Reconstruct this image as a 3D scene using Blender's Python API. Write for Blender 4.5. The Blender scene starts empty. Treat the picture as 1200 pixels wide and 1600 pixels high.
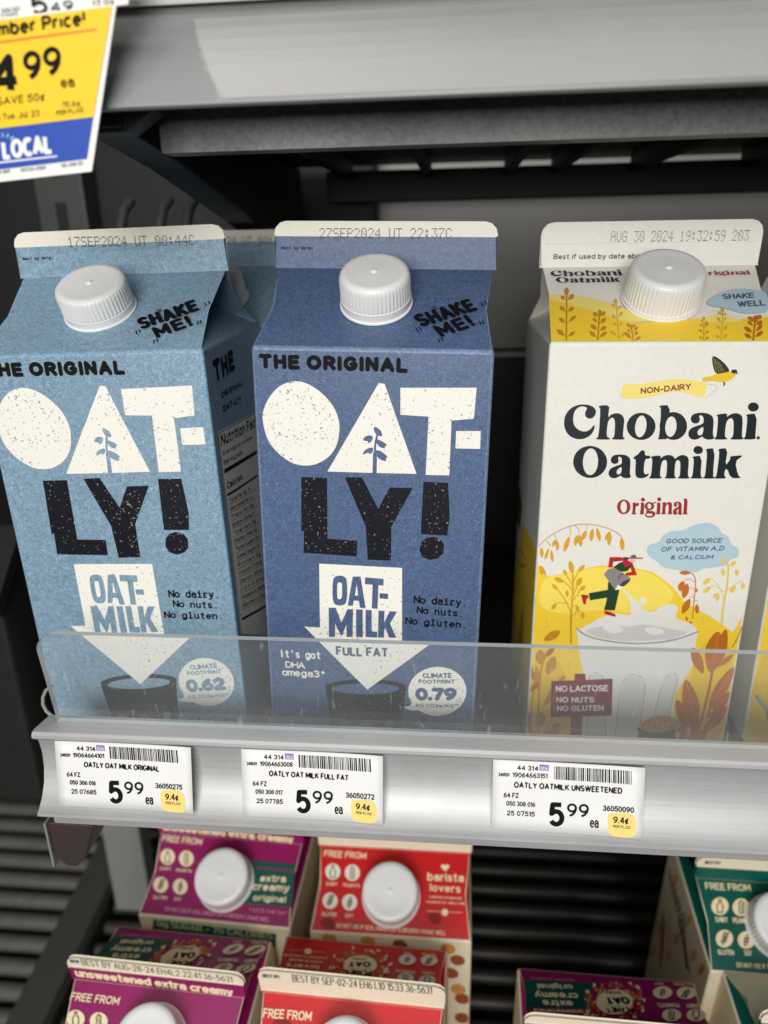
import bpy, bmesh, math, random
import numpy as np
from mathutils import Matrix, Vector
from mathutils.geometry import delaunay_2d_cdt

SC = bpy.context.scene
COL = SC.collection
S = 0.001                       # everything below is written in millimetres
ZC = 1350.0                     # height of the camera above the shop floor
random.seed(7)

# ---------------------------------------------------------------- camera
cam = bpy.data.cameras.new('camera'); cam_ob = bpy.data.objects.new('camera', cam); COL.objects.link(cam_ob)
cam.sensor_fit = 'HORIZONTAL'; cam.sensor_width = 36.0; cam.lens = 1164.8 / 1200 * 36.0
cam.clip_start = 0.01; cam.clip_end = 60.0
RC = ((0.9955, 0.0923, -0.021), (0.012, -0.3425, -0.9394), (-0.0939, 0.935, -0.3421))   # right, down, forward
cam_ob.matrix_world = Matrix(((RC[0][0], -RC[1][0], -RC[2][0], 0), (RC[0][1], -RC[1][1], -RC[2][1], 0),
                              (RC[0][2], -RC[1][2], -RC[2][2], ZC * S), (0, 0, 0, 1)))
cam.dof.use_dof = True; cam.dof.focus_distance = 0.305; cam.dof.aperture_fstop = 8.6; cam.dof.aperture_blades = 0
SC.camera = cam_ob

# ---------------------------------------------------------------- world, lamps, exposure
wd = bpy.data.worlds.new('World'); SC.world = wd; wd.use_nodes = True
bgn = wd.node_tree.nodes['Background']; bgn.inputs[0].default_value = (0.9, 0.95, 1.0, 1); bgn.inputs[1].default_value = 0.05

def area_lamp(name, loc, target, sx, sy, power, color=(1, 1, 1)):
    l = bpy.data.lights.new(name, 'AREA'); l.shape = 'RECTANGLE'; l.size = sx; l.size_y = sy; l.energy = power; l.color = color
    o = bpy.data.objects.new(name, l); COL.objects.link(o)
    o.location = loc; o.rotation_euler = (Vector(target) - Vector(loc)).to_track_quat('-Z', 'Y').to_euler()
    return o
# the bright opposite side of the aisle
area_lamp('aisle_lamp', (-0.1, -1.3, 1.62), (-0.05, 0.3, 1.25), 0.9, 0.7, 24.0, (1.0, 0.99, 0.97))
# ceiling lights over the aisle
area_lamp('ceiling_light', (-0.1, -1.15, 2.75), (0.0, 0.2, 1.0), 1.6, 0.9, 14.0, (1.0, 0.985, 0.96))

SC.view_settings.view_transform = 'Standard'; SC.view_settings.look = 'None'
SC.view_settings.exposure = 0.0; SC.view_settings.gamma = 1.0; SC.view_settings.use_curve_mapping = False
SC.cycles.max_bounces = 8; SC.cycles.transparent_max_bounces = 12
SC.cycles.use_denoising = True

# ---------------------------------------------------------------- printed artwork: outlines in 1/20 mm on each panel
ART = {
 'oat_top': '''P1|cream|-627 -261 -560 -264 -501 -281 -412 -332 -323 -420 -280 -491 -253 -577 -252 -666 -275 -779 -341 -877 -446 -943 -531 -960 -605 -955 -672 -935 -782 -854 -861 -743 -890 -583 -880 -517 -856 -453 -796 -360 -720 -294
P0|cream|64 -261 111 -265 377 -993 -359 -1001
P0|none|16 -997 20 -835 38 -806 53 -834 51 -998
P1|none|25 -602 83 -633 101 -692 56 -681 29 -654
P1|none|-72 -726 -30 -681 25 -685 10 -738 -32 -752 -13 -733
P1|none|34 -709 83 -720 142 -760 111 -772 124 -790 65 -777
P1|none|-73 -854 -45 -800 23 -775 20 -822 -8 -842 -17 -823
P1|none|29 -807 74 -801 148 -859 121 -869 134 -897 66 -881
L1|none|0.85|34 -844 38 -750 56 -675
P0|cream|236 -293 830 -278 820 -523 645 -543 643 -996 452 -999 463 -516 239 -508
P0|cream|684 -627 878 -621 881 -767 685 -769''',
 'oat_ly': '''P0|ink|-582 -1059 -364 -1057 -372 -1602 -115 -1606 -120 -1752 -585 -1743 -575 -1540 -599 -1552
P0|ink|-214 -1045 -70 -1039 63 -1308 159 -1117 348 -1115 175 -1463 174 -1772 -25 -1778 -42 -1474
P0|ink|435 -1058 636 -1059 660 -1360 643 -1521 423 -1518
P0|ink|521 -1538 588 -1555 621 -1604 616 -1686 574 -1729 508 -1750 441 -1726 415 -1666 429 -1593 471 -1550''',
 'oat_arrow': '''P0|cream|-450 -1837 271 -1836 280 -2560 529 -2559 -33 -3075 -599 -2460 -456 -2457
P1|none|-311 -1942 -232 -1938 -205 -1983 -207 -2174 -236 -2224 -312 -2229 -339 -2182 -335 -1991
P1|cream|-288 -2005 -256 -2003 -251 -2029 -252 -2138 -263 -2165 -291 -2166 -296 -2140 -294 -2032
P0|none|-204 -2223 -157 -1942 -88 -1938 -44 -2239 -96 -2238 -104 -2172 -149 -2171 -158 -2224
P0|cream|-139 -2120 -122 -2011 -111 -2121
P0|none|-49 -1942 113 -1948 111 -2012 68 -2010 61 -2239 9 -2236 17 -2009 -51 -2007
P0|none|78 -2085 153 -2087 153 -2139 78 -2135
P0|none|-374 -2255 -310 -2251 -262 -2393 -204 -2256 -156 -2257 -163 -2533 -218 -2537 -216 -2412 -264 -2536 -319 -2408 -321 -2544 -377 -2548
P0|none|-130 -2255 -70 -2254 -72 -2532 -132 -2531
P0|none|-45 -2255 9 -2253 9 -2465 59 -2466 57 -2525 -46 -2525
P0|none|69 -2254 122 -2253 119 -2368 168 -2254 231 -2255 172 -2376 228 -2514 164 -2518 129 -2419 119 -2458 119 -2521 65 -2525''',
 'oat_fullfat': '''T|blue|b|0.2|-15.83,-136.65,0.0226,23.89,4.98|FULL FAT''',
 'oat_glass': '''P0|ink|327 -3019 318 -3038 291 -3057 246 -3076 187 -3094 116 -3109 36 -3121 -48 -3130 -132 -3135 -213 -3135 -285 -3131 -345 -3122 -390 -3110 -418 -3095 -427 -3078 -417 -3059 -389 -3039 -343 -3020 -283 -3003 -211 -2988 -131 -2975 -47 -2967 36 -2963 115 -2963 186 -2967 245 -2975 290 -2987 318 -3002
P0|ink|-425 -3073 323 -3031 272 -3536 146 -3572 -366 -3579
P0|none|262 -3043 254 -3057 232 -3072 195 -3086 146 -3099 87 -3111 22 -3121 -48 -3128 -117 -3132 -183 -3132 -243 -3130 -293 -3124 -330 -3116 -353 -3105 -361 -3092 -352 -3078 -329 -3063 -291 -3049 -242 -3036 -182 -3024 -116 -3014 -47 -3008 22 -3004 87 -3003 146 -3006 194 -3011 231 -3020 254 -3031
P0|none|-317 -3613 -310 -3461 -281 -3414 -242 -3410 -214 -3458 -220 -3604
P0|none|-118 -3595 -112 -3464 -66 -3415 -28 -3412 19 -3458 14 -3584
P0|none|129 -3574 132 -3424 155 -3377 193 -3374 216 -3421 213 -3566''',
 'oat_bubble': '''P0|cream|869 -3024 865 -3083 848 -3140 819 -3192 779 -3237 729 -3273 674 -3297 615 -3309 555 -3307 498 -3292 447 -3265 403 -3226 371 -3178 350 -3124 342 -3066 348 -3007 367 -2950 397 -2899 438 -2855 487 -2821 542 -2798 599 -2787 657 -2790 713 -2804 763 -2831 806 -2868 839 -2914 860 -2967
P0|cream|391 -3146 361 -3221 299 -3238 362 -3269 455 -3261 558 -3265
T|blue|r|0.22|23.58,-145.56,0.058,13.11,2.57|CLIMATE
T|blue|r|0.22|21.82,-148.64,0.062,16.29,2.12|FOOTPRINT
T|blue|r|0.3|20.58,-157.8,0.0673,18.89,6.91|0.79
T|blue|r|0.2|20.85,-161.41,0.057,19.47,1.94|KG CO2e/KG**''',
 'oat_bubble_62': '''P0|cream|869 -3024 865 -3083 848 -3140 819 -3192 779 -3237 729 -3273 674 -3297 615 -3309 555 -3307 498 -3292 447 -3265 403 -3226 371 -3178 350 -3124 342 -3066 348 -3007 367 -2950 397 -2899 438 -2855 487 -2821 542 -2798 599 -2787 657 -2790 713 -2804 763 -2831 806 -2868 839 -2914 860 -2967
P0|cream|391 -3146 361 -3221 299 -3238 362 -3269 455 -3261 558 -3265
T|blue|r|0.22|23.58,-145.56,0.058,13.11,2.57|CLIMATE
T|blue|r|0.22|21.82,-148.64,0.062,16.29,2.12|FOOTPRINT
T|blue|r|0.3|20.58,-157.8,0.0673,18.89,6.91|0.62
T|blue|r|0.2|20.85,-161.41,0.057,19.47,1.94|KG CO2e/KG**''',
 'oat_omega': '''T|cream|m|0.18|-42.19,-139.94,0.0354,19.51,4.11|It's got
T|cream|m|0.18|-39.37,-145.18,0.0195,8.71,3.45|DHA
T|cream|m|0.18|-41.35,-149.63,0.0289,20.73,3.83|omega3*''',
 'oat_notes': '''T|ink|m|0.19|18.83,-108.25,-0.0273,23.12,3.8|No dairy.
T|ink|m|0.19|20.2,-113.08,-0.0482,20.53,3.51|No nuts.
T|ink|m|0.19|15.37,-118.58,-0.037,27.05,3.55|No gluten.''',
 'oat_volume': '''T|ink|m|0.19|19.57,-176.04,0.0425,22.35,4.1|64 fl oz''',
 'oat_original': '''T|ink|f|0.3|-44.62,-8.46,-0.0064,59.24,5.83|THE ORIGINAL''',
 'oat_shake': '''T|ink|f|0.22|18.76,13.81,0.5092,25.52,8.63|SHAKE
T|ink|f|0.22|27.04,7.84,0.5498,15.6,7.97|ME!
L1|ink|0.47|334 272 356 222
L1|ink|0.47|357 284 377 245
L1|ink|0.47|841 622 856 586
L1|ink|0.47|870 641 885 599
L1|ink|0.47|832 372 842 332
L1|ink|0.47|855 379 866 344
L1|ink|0.47|519 137 531 98
L1|ink|0.47|539 154 555 116
L1|ink|0.47|443 540 479 553
L1|ink|0.47|450 516 488 529''',
 'oat_finband': '''P0|cream|-932 360 945 365 951 260 -937 251''',
 'oat_date2': '''T|grey|d|0.1|-28.17,11.84,0.0032,56.79,3.88|27SEP2024 UT 22:37C''',
 'oat_date1': '''T|grey|d|0.1|-22.99,12.02,-0.0255,57.37,4.0|17SEP2024 UT 00:44C''',
 'oat_bestby': '''T|ink|m|0.18|-45.12,7.18,0.0,14.27,1.38|Best by date:''',
 'oat_nutrition': '''P0|cream|117 -694 1350 -798 945 -3099 104 -2597
T|ink|r|0.2|8.04,-41.59,-0.0961,63.58,5.17|Nutrition Facts
L1|ink|1.89|173 -1054 1239 -1183
T|ink|r|0.2|8.72,-61.14,-0.1177,23.41,3.26|Calories
L1|ink|1.13|169 -1270 1191 -1414
T|ink|r|0.2|9.01,-67.43,-0.1652,35.93,1.79|Total Fat 9g  14%
L0|ink|0.24|174 -1363 1066 -1517
T|ink|r|0.2|9.12,-71.23,-0.1764,36.18,1.81|Saturated Fat 1g
L0|ink|0.24|176 -1439 1073 -1604
T|ink|r|0.2|9.23,-75.06,-0.1874,36.45,1.82|Trans Fat 0g
L0|ink|0.24|179 -1516 1080 -1692
T|ink|r|0.2|9.34,-78.92,-0.1987,36.72,1.83|Sodium 120mg  5%
L0|ink|0.24|181 -1593 1087 -1781
T|ink|r|0.2|9.46,-82.82,-0.21,36.99,1.84|Total Carb 16g
L0|ink|0.24|183 -1671 1094 -1870
T|ink|r|0.2|9.58,-86.75,-0.2212,37.28,1.85|Dietary Fiber 2g
L0|ink|0.24|186 -1750 1101 -1961
T|ink|r|0.2|9.69,-90.71,-0.2328,37.58,1.86|Total Sugars 7g
L0|ink|0.24|188 -1829 1108 -2053
T|ink|r|0.2|9.81,-94.71,-0.2442,37.88,1.87|Added Sugars 7g
L0|ink|0.24|190 -1909 1115 -2145
T|ink|r|0.2|9.93,-98.75,-0.2557,38.19,1.88|Protein 3g
L0|ink|0.24|193 -1990 1123 -2239
T|ink|r|0.2|10.05,-102.82,-0.2672,38.52,1.89|Vitamin D 4mcg
L0|ink|0.24|195 -2071 1130 -2333
T|ink|r|0.2|10.17,-106.93,-0.2785,38.85,1.9|Calcium 350mg
L0|ink|0.24|197 -2154 1138 -2428
T|ink|r|0.2|10.29,-111.08,-0.2898,39.19,1.92|Iron 0.3mg
L0|ink|0.24|200 -2237 1146 -2525
T|ink|r|0.2|10.42,-115.26,-0.3015,39.53,1.93|Potassium 390mg
L0|ink|0.24|202 -2320 1153 -2622
T|ink|r|0.2|10.54,-119.48,-0.3131,39.9,1.93|Riboflavin 0.6mg
L0|ink|0.24|205 -2405 1161 -2720
L0|ink|1.32|174 -2484 1071 -2791
L0|ink|0.38|143 -712 1372 -812
L0|ink|0.38|126 -704 125 -2605
T|ink|r|0.18|8.73,-45.73,-0.1054,47.83,1.78|8 servings per container
T|ink|r|0.2|8.4,-49.91,-0.1122,28.14,2.07|Serving size''',
 'oat_sidetext': '''T|ink|f|0.3|9.85,-15.2,0.0155,30.34,9.29|THE
T|ink|f|0.25|15.62,-22.76,-0.0192,32.78,2.8|ORIGINAL
T|ink|f|0.25|15.57,-28.74,-0.0379,28.23,3.01|OAT-LY!''',
 'ch_word': '''P1|navy|-534 -553 -561 -523 -606 -506 -672 -504 -735 -528 -783 -584 -795 -660 -775 -736 -724 -790 -652 -809 -584 -789 -544 -743 -531 -685 -546 -682 -568 -720 -610 -740 -662 -728 -705 -690 -720 -637 -715 -569 -687 -531 -649 -519 -619 -527 -608 -538 -623 -569 -621 -603 -597 -624 -568 -626 -543 -606 -534 -579
P2|navy|-512 -513 -428 -509 -430 -575 -430 -617 -411 -590 -369 -575 -325 -585 -297 -620 -295 -665 -297 -779 -279 -790 -280 -804 -382 -804 -383 -791 -365 -780 -368 -665 -379 -623 -399 -613 -418 -628 -432 -666 -431 -780 -401 -791 -400 -805 -514 -805 -515 -792 -495 -781 -499 -538 -513 -531
P0|navy|-34 -688 -35 -714 -41 -739 -52 -761 -69 -780 -90 -794 -115 -803 -141 -806 -168 -803 -194 -794 -218 -781 -239 -762 -255 -740 -266 -715 -271 -689 -271 -663 -264 -639 -252 -617 -235 -598 -214 -584 -190 -576 -164 -573 -138 -576 -112 -584 -88 -598 -68 -616 -51 -638 -40 -662
P0|none|-109 -695 -111 -716 -115 -735 -121 -752 -129 -766 -138 -776 -148 -781 -159 -782 -169 -778 -179 -770 -187 -758 -194 -742 -199 -723 -202 -703 -202 -682 -200 -662 -196 -642 -190 -626 -182 -612 -173 -602 -163 -597 -152 -596 -142 -600 -133 -608 -124 -620 -117 -636 -112 -654 -110 -674
P2|navy|-19 -511 65 -508 71 -663 77 -797 37 -800 -9 -800 6 -777 -4 -532 -19 -526
P0|navy|222 -683 223 -710 218 -735 207 -758 191 -777 172 -792 149 -801 124 -804 99 -801 74 -792 51 -778 31 -759 15 -737 4 -711 -2 -685 -2 -658 4 -633 15 -611 31 -592 50 -578 73 -569 97 -566 122 -569 147 -577 169 -591 189 -610 205 -632 216 -657
P0|none|137 -695 137 -714 133 -732 128 -748 121 -762 112 -771 103 -777 92 -778 82 -774 72 -767 63 -756 56 -741 50 -724 46 -705 45 -685 46 -666 49 -648 54 -632 62 -619 70 -610 80 -605 90 -604 100 -607 110 -614 119 -625 127 -640 132 -657 136 -676
P1|navy|242 -617 256 -584 297 -571 361 -572 410 -591 433 -631 438 -759 455 -779 447 -797 397 -800 367 -785 356 -770 325 -795 290 -803 252 -786 236 -745 250 -707 290 -685 351 -665 352 -632 340 -599 316 -590 308 -602 321 -624 315 -654 287 -665 254 -652
P1|none|357 -684 325 -707 310 -734 321 -761 343 -764 359 -745
P2|navy|455 -584 535 -574 531 -609 560 -582 601 -571 645 -586 665 -623 676 -773 692 -783 693 -797 590 -798 588 -784 608 -773 597 -660 584 -623 565 -613 545 -628 533 -661 537 -774 560 -784 559 -798 459 -798 457 -785 473 -774 464 -604 449 -597
P2|navy|691 -583 773 -575 786 -772 794 -782 785 -796 694 -797 695 -783 708 -773 700 -603 685 -595
P0|navy|778 -522 778 -530 776 -538 772 -546 766 -552 758 -556 750 -559 740 -560 730 -559 721 -557 712 -552 704 -546 698 -539 693 -531 691 -522 691 -514 693 -506 697 -498 703 -492 710 -488 719 -485 729 -484 738 -485 748 -488 757 -492 765 -498 771 -505 775 -513
P0|navy|825 -782 826 -785 825 -788 824 -791 822 -793 820 -795 817 -796 815 -796 812 -796 809 -795 806 -793 804 -791 802 -788 801 -785 800 -782 800 -779 800 -777 801 -774 803 -772 805 -770 808 -769 811 -769 813 -769 816 -770 819 -772 821 -774 823 -776 825 -779
P0|navy|-406 -1002 -407 -1034 -415 -1064 -430 -1092 -450 -1115 -476 -1133 -506 -1144 -537 -1148 -570 -1144 -601 -1134 -629 -1117 -654 -1094 -673 -1067 -686 -1037 -691 -1005 -690 -973 -682 -943 -667 -916 -646 -893 -620 -876 -591 -865 -560 -861 -528 -865 -497 -875 -469 -891 -445 -914 -425 -940 -412 -970
P0|none|-482 -1005 -482 -1031 -486 -1056 -493 -1079 -503 -1097 -515 -1111 -528 -1120 -542 -1122 -557 -1118 -571 -1109 -583 -1094 -594 -1074 -602 -1051 -608 -1026 -610 -999 -609 -972 -605 -948 -598 -925 -588 -907 -576 -894 -563 -885 -549 -883 -535 -887 -521 -896 -509 -911 -498 -930 -490 -953 -484 -978
P1|navy|-380 -977 -366 -947 -329 -934 -271 -935 -228 -952 -209 -990 -208 -1108 -193 -1126 -201 -1143 -245 -1146 -272 -1133 -281 -1119 -310 -1142 -342 -1149 -376 -1134 -389 -1096 -375 -1061 -339 -1040 -283 -1021 -282 -990 -291 -960 -312 -952 -320 -963 -309 -984 -316 -1011 -340 -1021 -370 -1009
P1|none|-278 -1039 -307 -1060 -322 -1085 -313 -1111 -294 -1113 -278 -1095
P2|navy|-131 -894 -101 -898 -96 -943 -50 -942 -51 -970 -95 -971 -93 -1089 -76 -1112 -48 -1099 -44 -1109 -66 -1136 -110 -1147 -148 -1137 -163 -1097 -167 -975 -190 -972 -186 -953 -153 -932
P2|navy|-42 -947 38 -939 34 -970 60 -943 103 -933 140 -945 155 -972 184 -942 219 -932 260 -949 273 -983 278 -1121 297 -1132 295 -1143 200 -1144 199 -1133 215 -1121 207 -1015 196 -984 180 -976 161 -996 168 -1122 184 -1133 182 -1144 93 -1145 91 -1134 102 -1123 96 -1008 86 -982 68 -977 47 -1001 46 -1123 66 -1134 65 -1145 -40 -1147 -41 -1135 -26 -1124 -29 -970 -45 -963
P2|navy|303 -944 375 -939 383 -1119 403 -1130 402 -1141 307 -1142 305 -1131 319 -1120 313 -967 299 -959
P0|navy|376 -889 376 -897 374 -905 370 -911 365 -917 358 -921 350 -924 341 -925 332 -924 324 -922 316 -917 309 -912 304 -905 300 -898 298 -890 298 -882 300 -875 304 -868 309 -862 316 -858 324 -855 332 -854 341 -855 350 -858 358 -862 364 -867 370 -874 374 -881
P2|navy|404 -877 474 -873 485 -1118 505 -1129 502 -1140 409 -1141 408 -1130 424 -1119 413 -901 399 -894
P2|navy|508 -876 579 -872 575 -1034 613 -964 605 -954 610 -941 702 -933 704 -943 652 -987 691 -1103 716 -1127 714 -1135 637 -1135 596 -1050 577 -1066 581 -1117 597 -1128 594 -1139 504 -1140 502 -1129 518 -1118 514 -900 500 -893''',
 'ch_original': '''P0|red|-172 -1406 -172 -1421 -175 -1435 -180 -1449 -189 -1460 -199 -1468 -210 -1473 -223 -1475 -236 -1474 -249 -1469 -260 -1461 -271 -1450 -279 -1437 -284 -1423 -287 -1407 -287 -1392 -284 -1378 -278 -1365 -270 -1354 -260 -1346 -248 -1340 -236 -1339 -223 -1340 -210 -1345 -199 -1353 -189 -1363 -180 -1376 -175 -1391
P0|none|-202 -1406 -202 -1418 -203 -1429 -205 -1440 -208 -1448 -213 -1455 -218 -1459 -224 -1460 -231 -1459 -237 -1455 -243 -1449 -248 -1440 -252 -1430 -255 -1419 -257 -1407 -257 -1395 -256 -1384 -254 -1374 -250 -1365 -246 -1359 -240 -1355 -234 -1353 -228 -1355 -222 -1358 -216 -1365 -211 -1373 -207 -1383 -204 -1394
P1|red|-158 -1369 -127 -1364 -128 -1383 -117 -1367 -104 -1363 -100 -1392 -111 -1400 -121 -1396 -127 -1407 -127 -1464 -115 -1469 -116 -1476 -157 -1477 -158 -1470 -151 -1465 -154 -1379 -160 -1375
P1|red|-88 -1367 -56 -1362 -53 -1463 -49 -1468 -53 -1475 -88 -1476 -88 -1469 -83 -1464 -85 -1377 -91 -1373
P0|red|-55 -1339 -55 -1343 -56 -1347 -57 -1350 -60 -1353 -63 -1355 -67 -1356 -70 -1357 -74 -1356 -78 -1355 -82 -1353 -85 -1350 -87 -1347 -89 -1343 -90 -1339 -90 -1335 -89 -1332 -87 -1328 -84 -1325 -81 -1323 -78 -1322 -74 -1321 -70 -1322 -66 -1323 -63 -1325 -60 -1328 -57 -1331 -56 -1335
P0|red|29 -1397 29 -1405 27 -1413 23 -1421 17 -1427 10 -1432 1 -1435 -8 -1436 -17 -1435 -26 -1432 -34 -1428 -41 -1422 -47 -1415 -51 -1407 -53 -1398 -52 -1389 -50 -1381 -46 -1374 -40 -1368 -33 -1363 -25 -1360 -16 -1359 -7 -1360 2 -1362 10 -1367 18 -1373 23 -1380 27 -1388
P0|none|5 -1397 5 -1402 4 -1407 3 -1412 0 -1416 -2 -1419 -6 -1420 -9 -1421 -13 -1420 -17 -1419 -20 -1416 -23 -1412 -25 -1408 -27 -1403 -28 -1398 -28 -1392 -28 -1387 -26 -1383 -24 -1379 -21 -1376 -18 -1374 -14 -1374 -11 -1374 -7 -1376 -4 -1379 -1 -1382 2 -1387 4 -1392
P1|red|-41 -1427 -18 -1439 37 -1444 51 -1474 32 -1504 -23 -1505 -47 -1481 -28 -1451
P0|none|24 -1477 23 -1480 22 -1482 19 -1485 15 -1487 10 -1488 4 -1489 -2 -1489 -8 -1489 -14 -1488 -20 -1487 -24 -1485 -28 -1483 -30 -1481 -31 -1478 -30 -1475 -29 -1473 -26 -1470 -21 -1468 -16 -1467 -11 -1466 -5 -1466 1 -1466 7 -1467 13 -1468 17 -1470 21 -1472 23 -1474
L1|red|0.54|13 -1373 39 -1361
P1|red|50 -1365 82 -1360 86 -1461 90 -1466 86 -1473 51 -1474 51 -1467 56 -1461 53 -1375 48 -1371
P0|red|83 -1334 83 -1338 82 -1342 80 -1345 78 -1348 75 -1350 71 -1351 68 -1352 64 -1351 60 -1350 56 -1348 53 -1345 51 -1342 49 -1338 48 -1334 48 -1331 49 -1327 51 -1323 53 -1321 57 -1318 60 -1317 64 -1317 68 -1317 72 -1318 75 -1320 78 -1323 80 -1326 82 -1330
P1|red|95 -1363 128 -1358 126 -1376 138 -1362 154 -1356 173 -1364 180 -1383 185 -1459 191 -1464 192 -1471 150 -1472 149 -1465 157 -1460 153 -1402 148 -1383 140 -1378 132 -1386 127 -1403 129 -1460 138 -1465 137 -1472 97 -1473 96 -1466 103 -1460 99 -1374 93 -1370
P1|red|192 -1378 197 -1360 212 -1353 235 -1353 254 -1363 262 -1385 266 -1453 273 -1464 270 -1474 252 -1476 241 -1468 237 -1460 226 -1473 213 -1477 199 -1468 192 -1446 197 -1426 211 -1414 233 -1403 233 -1385 228 -1368 219 -1363 216 -1369 221 -1381 220 -1398 210 -1403 197 -1396
P1|none|238 -1417 228 -1429 224 -1443 228 -1457 235 -1459 239 -1448
P1|red|272 -1324 305 -1322 311 -1457 320 -1463 319 -1469 276 -1470 276 -1464 283 -1458 277 -1338 270 -1334''',
 'ch_bird': '''P1|paleyel|-346 -332 -174 -335 2 -294 163 -291 327 -322 348 -377 326 -452 213 -415 84 -387 -55 -428 -216 -459 -367 -444 -327 -397
T|maroon|r|0.2|-9.18,-20.76,0.0939,20.16,2.54|NON-DAIRY
L1|ltgrey|0.38|337 -331 446 -346 344 -452
P1|gold|289 -276 365 -272 430 -231 509 -225 560 -236 559 -267 512 -309 443 -322 378 -304 309 -322
P1|dkfeather|347 -95 417 -131 477 -185 510 -231 458 -243 398 -254 366 -185
L1|olive|0.38|363 -122 405 -243
L1|olive|0.38|380 -135 424 -240
L1|olive|0.38|398 -147 443 -236
L1|olive|0.38|415 -160 462 -232
P0|dkfeather|566 -231 566 -234 565 -238 562 -241 558 -243 554 -245 549 -247 544 -247 538 -247 533 -245 528 -243 523 -241 520 -238 518 -234 517 -231 517 -227 518 -224 521 -220 524 -218 529 -216 534 -215 539 -214 545 -215 550 -216 555 -218 559 -220 563 -224 565 -227
P0|brown|560 -236 579 -251 558 -252
L1|ink|0.47|469 -322 485 -331 472 -344''',
 'ch_field': '''P0|yellow|-1003 -1968 -875 -2093 -704 -2076 -565 -2009 -370 -1967 -115 -1973 87 -2025 271 -2161 402 -2318 615 -2442 758 -2536 866 -2619 926 -2446 925 -3461 960 -3938 -984 -3921 -976 -2829
P1|paleyel2|-896 -2126 -761 -2071 -593 -2023 -369 -1979 -86 -1985 148 -2068 342 -2287 18 -2460 -333 -2404 -677 -2481 -915 -2421
P1|gold|-1018 -2970 -833 -2825 -641 -3026 -490 -3450 -424 -3932 -982 -3960
P1|gold|543 -2777 735 -2703 915 -2764 955 -3901 532 -3922
L0|straw2|0.24|755 -3710 756 -3612
L0|straw2|0.24|-552 -2296 -560 -2218
L0|straw2|0.24|27 -2969 20 -2876
L0|straw2|0.24|499 -3312 493 -3225
L0|straw2|0.24|-337 -3771 -349 -3695
L0|straw2|0.24|-762 -3806 -781 -3722
L0|straw2|0.24|-822 -2616 -833 -2502
L0|straw2|0.24|-228 -3783 -253 -3698
L0|straw2|0.24|-192 -3423 -183 -3342
L0|straw2|0.24|-164 -2662 -163 -2565
L0|straw2|0.24|-792 -3194 -785 -3134
L0|straw2|0.24|-50 -3459 -41 -3358
L0|straw2|0.24|-862 -2952 -879 -2853
L0|straw2|0.24|-568 -2499 -571 -2439
L0|straw2|0.24|486 -3676 492 -3589
L0|straw2|0.24|189 -3246 180 -3156
L0|straw2|0.24|-948 -2388 -954 -2307
L0|straw2|0.24|-582 -3070 -586 -2964
L0|straw2|0.24|-375 -2870 -371 -2775
L0|straw2|0.24|364 -3005 364 -2900
L0|straw2|0.24|593 -2540 575 -2456
L0|straw2|0.24|-6 -3169 -4 -3076
L0|straw2|0.24|824 -3316 799 -3216
L0|straw2|0.24|144 -3408 147 -3329
L0|straw2|0.24|-659 -3239 -684 -3126
L0|straw2|0.24|69 -3790 79 -3712
P1|cloud|2 -1796 30 -1750 104 -1743 129 -1665 207 -1625 305 -1621 357 -1579 451 -1542 549 -1549 604 -1593 635 -1646 694 -1663 722 -1745 783 -1771 811 -1825 797 -1872 734 -1892 717 -1948 604 -1969 506 -1981 469 -2019 385 -2017 291 -1995 163 -1980 106 -1915 26 -1870
T|slate|i|0.19|8.21,-87.25,0.0315,23.79,2.3|GOOD SOURCE
T|slate|i|0.19|6.48,-91.16,0.038,27.09,2.31|OF VITAMIN A,D
T|slate|i|0.19|10.97,-94.83,0.0294,18.37,2.1|& CALCIUM
L1|rust|0.45|484 -2482 476 -2316 470 -2124 448 -2048 411 -2021
P1|rust|419 -2021 382 -2003 347 -2000 303 -2023 352 -2045 386 -2040
P1|rust|362 -2098 327 -2121 312 -2153 333 -2213 377 -2181 379 -2143
P1|rust|397 -2116 364 -2160 351 -2210 376 -2289 418 -2229 418 -2175
P1|rust|441 -2268 398 -2307 373 -2357 381 -2446 438 -2392 449 -2335
P1|rust|503 -2325 491 -2361 492 -2396 522 -2441 536 -2393 526 -2358
P1|rust|488 -2171 477 -2182 472 -2196 481 -2219 496 -2203 495 -2188
P1|rust|421 -2454 420 -2476 425 -2494 445 -2513 446 -2485 437 -2468
P1|rust|457 -2503 460 -2523 469 -2538 492 -2546 486 -2520 474 -2509
L1|rust|0.24|456 -2114 409 -2078 370 -2098
L1|rust|0.24|464 -2181 403 -2164
L1|rust|0.24|470 -2263 431 -2259
L1|rust|0.24|478 -2296 513 -2300
L1|straw|0.89|753 -2548 741 -2308 751 -2164 737 -1976 717 -1920
L1|straw|0.36|736 -2270 678 -2147 601 -2073
L1|straw|0.36|737 -2212 644 -2148 603 -2149
L1|straw|0.36|755 -2193 825 -2124 871 -2099
P1|straw|716 -1878 684 -1875 659 -1884 639 -1922 681 -1924 702 -1907
P1|straw|743 -1957 771 -1953 790 -1940 797 -1900 761 -1905 748 -1926
P1|straw|679 -1968 671 -2000 676 -2029 708 -2061 716 -2018 704 -1991
P1|straw|803 -1974 794 -2001 796 -2027 823 -2058 835 -2021 825 -1997
P1|straw|601 -2073 566 -2074 540 -2089 526 -2137 572 -2133 591 -2109
P1|straw|612 -2153 577 -2160 551 -2178 537 -2227 583 -2217 602 -2191
P1|straw|678 -2214 655 -2221 639 -2236 636 -2273 666 -2262 676 -2242
P1|straw|678 -2214 666 -2241 664 -2270 683 -2310 698 -2273 693 -2244
P1|straw|827 -2143 796 -2152 777 -2172 775 -2221 816 -2207 827 -2181
P1|straw|880 -2104 868 -2130 867 -2155 892 -2189 907 -2154 899 -2129
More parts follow.
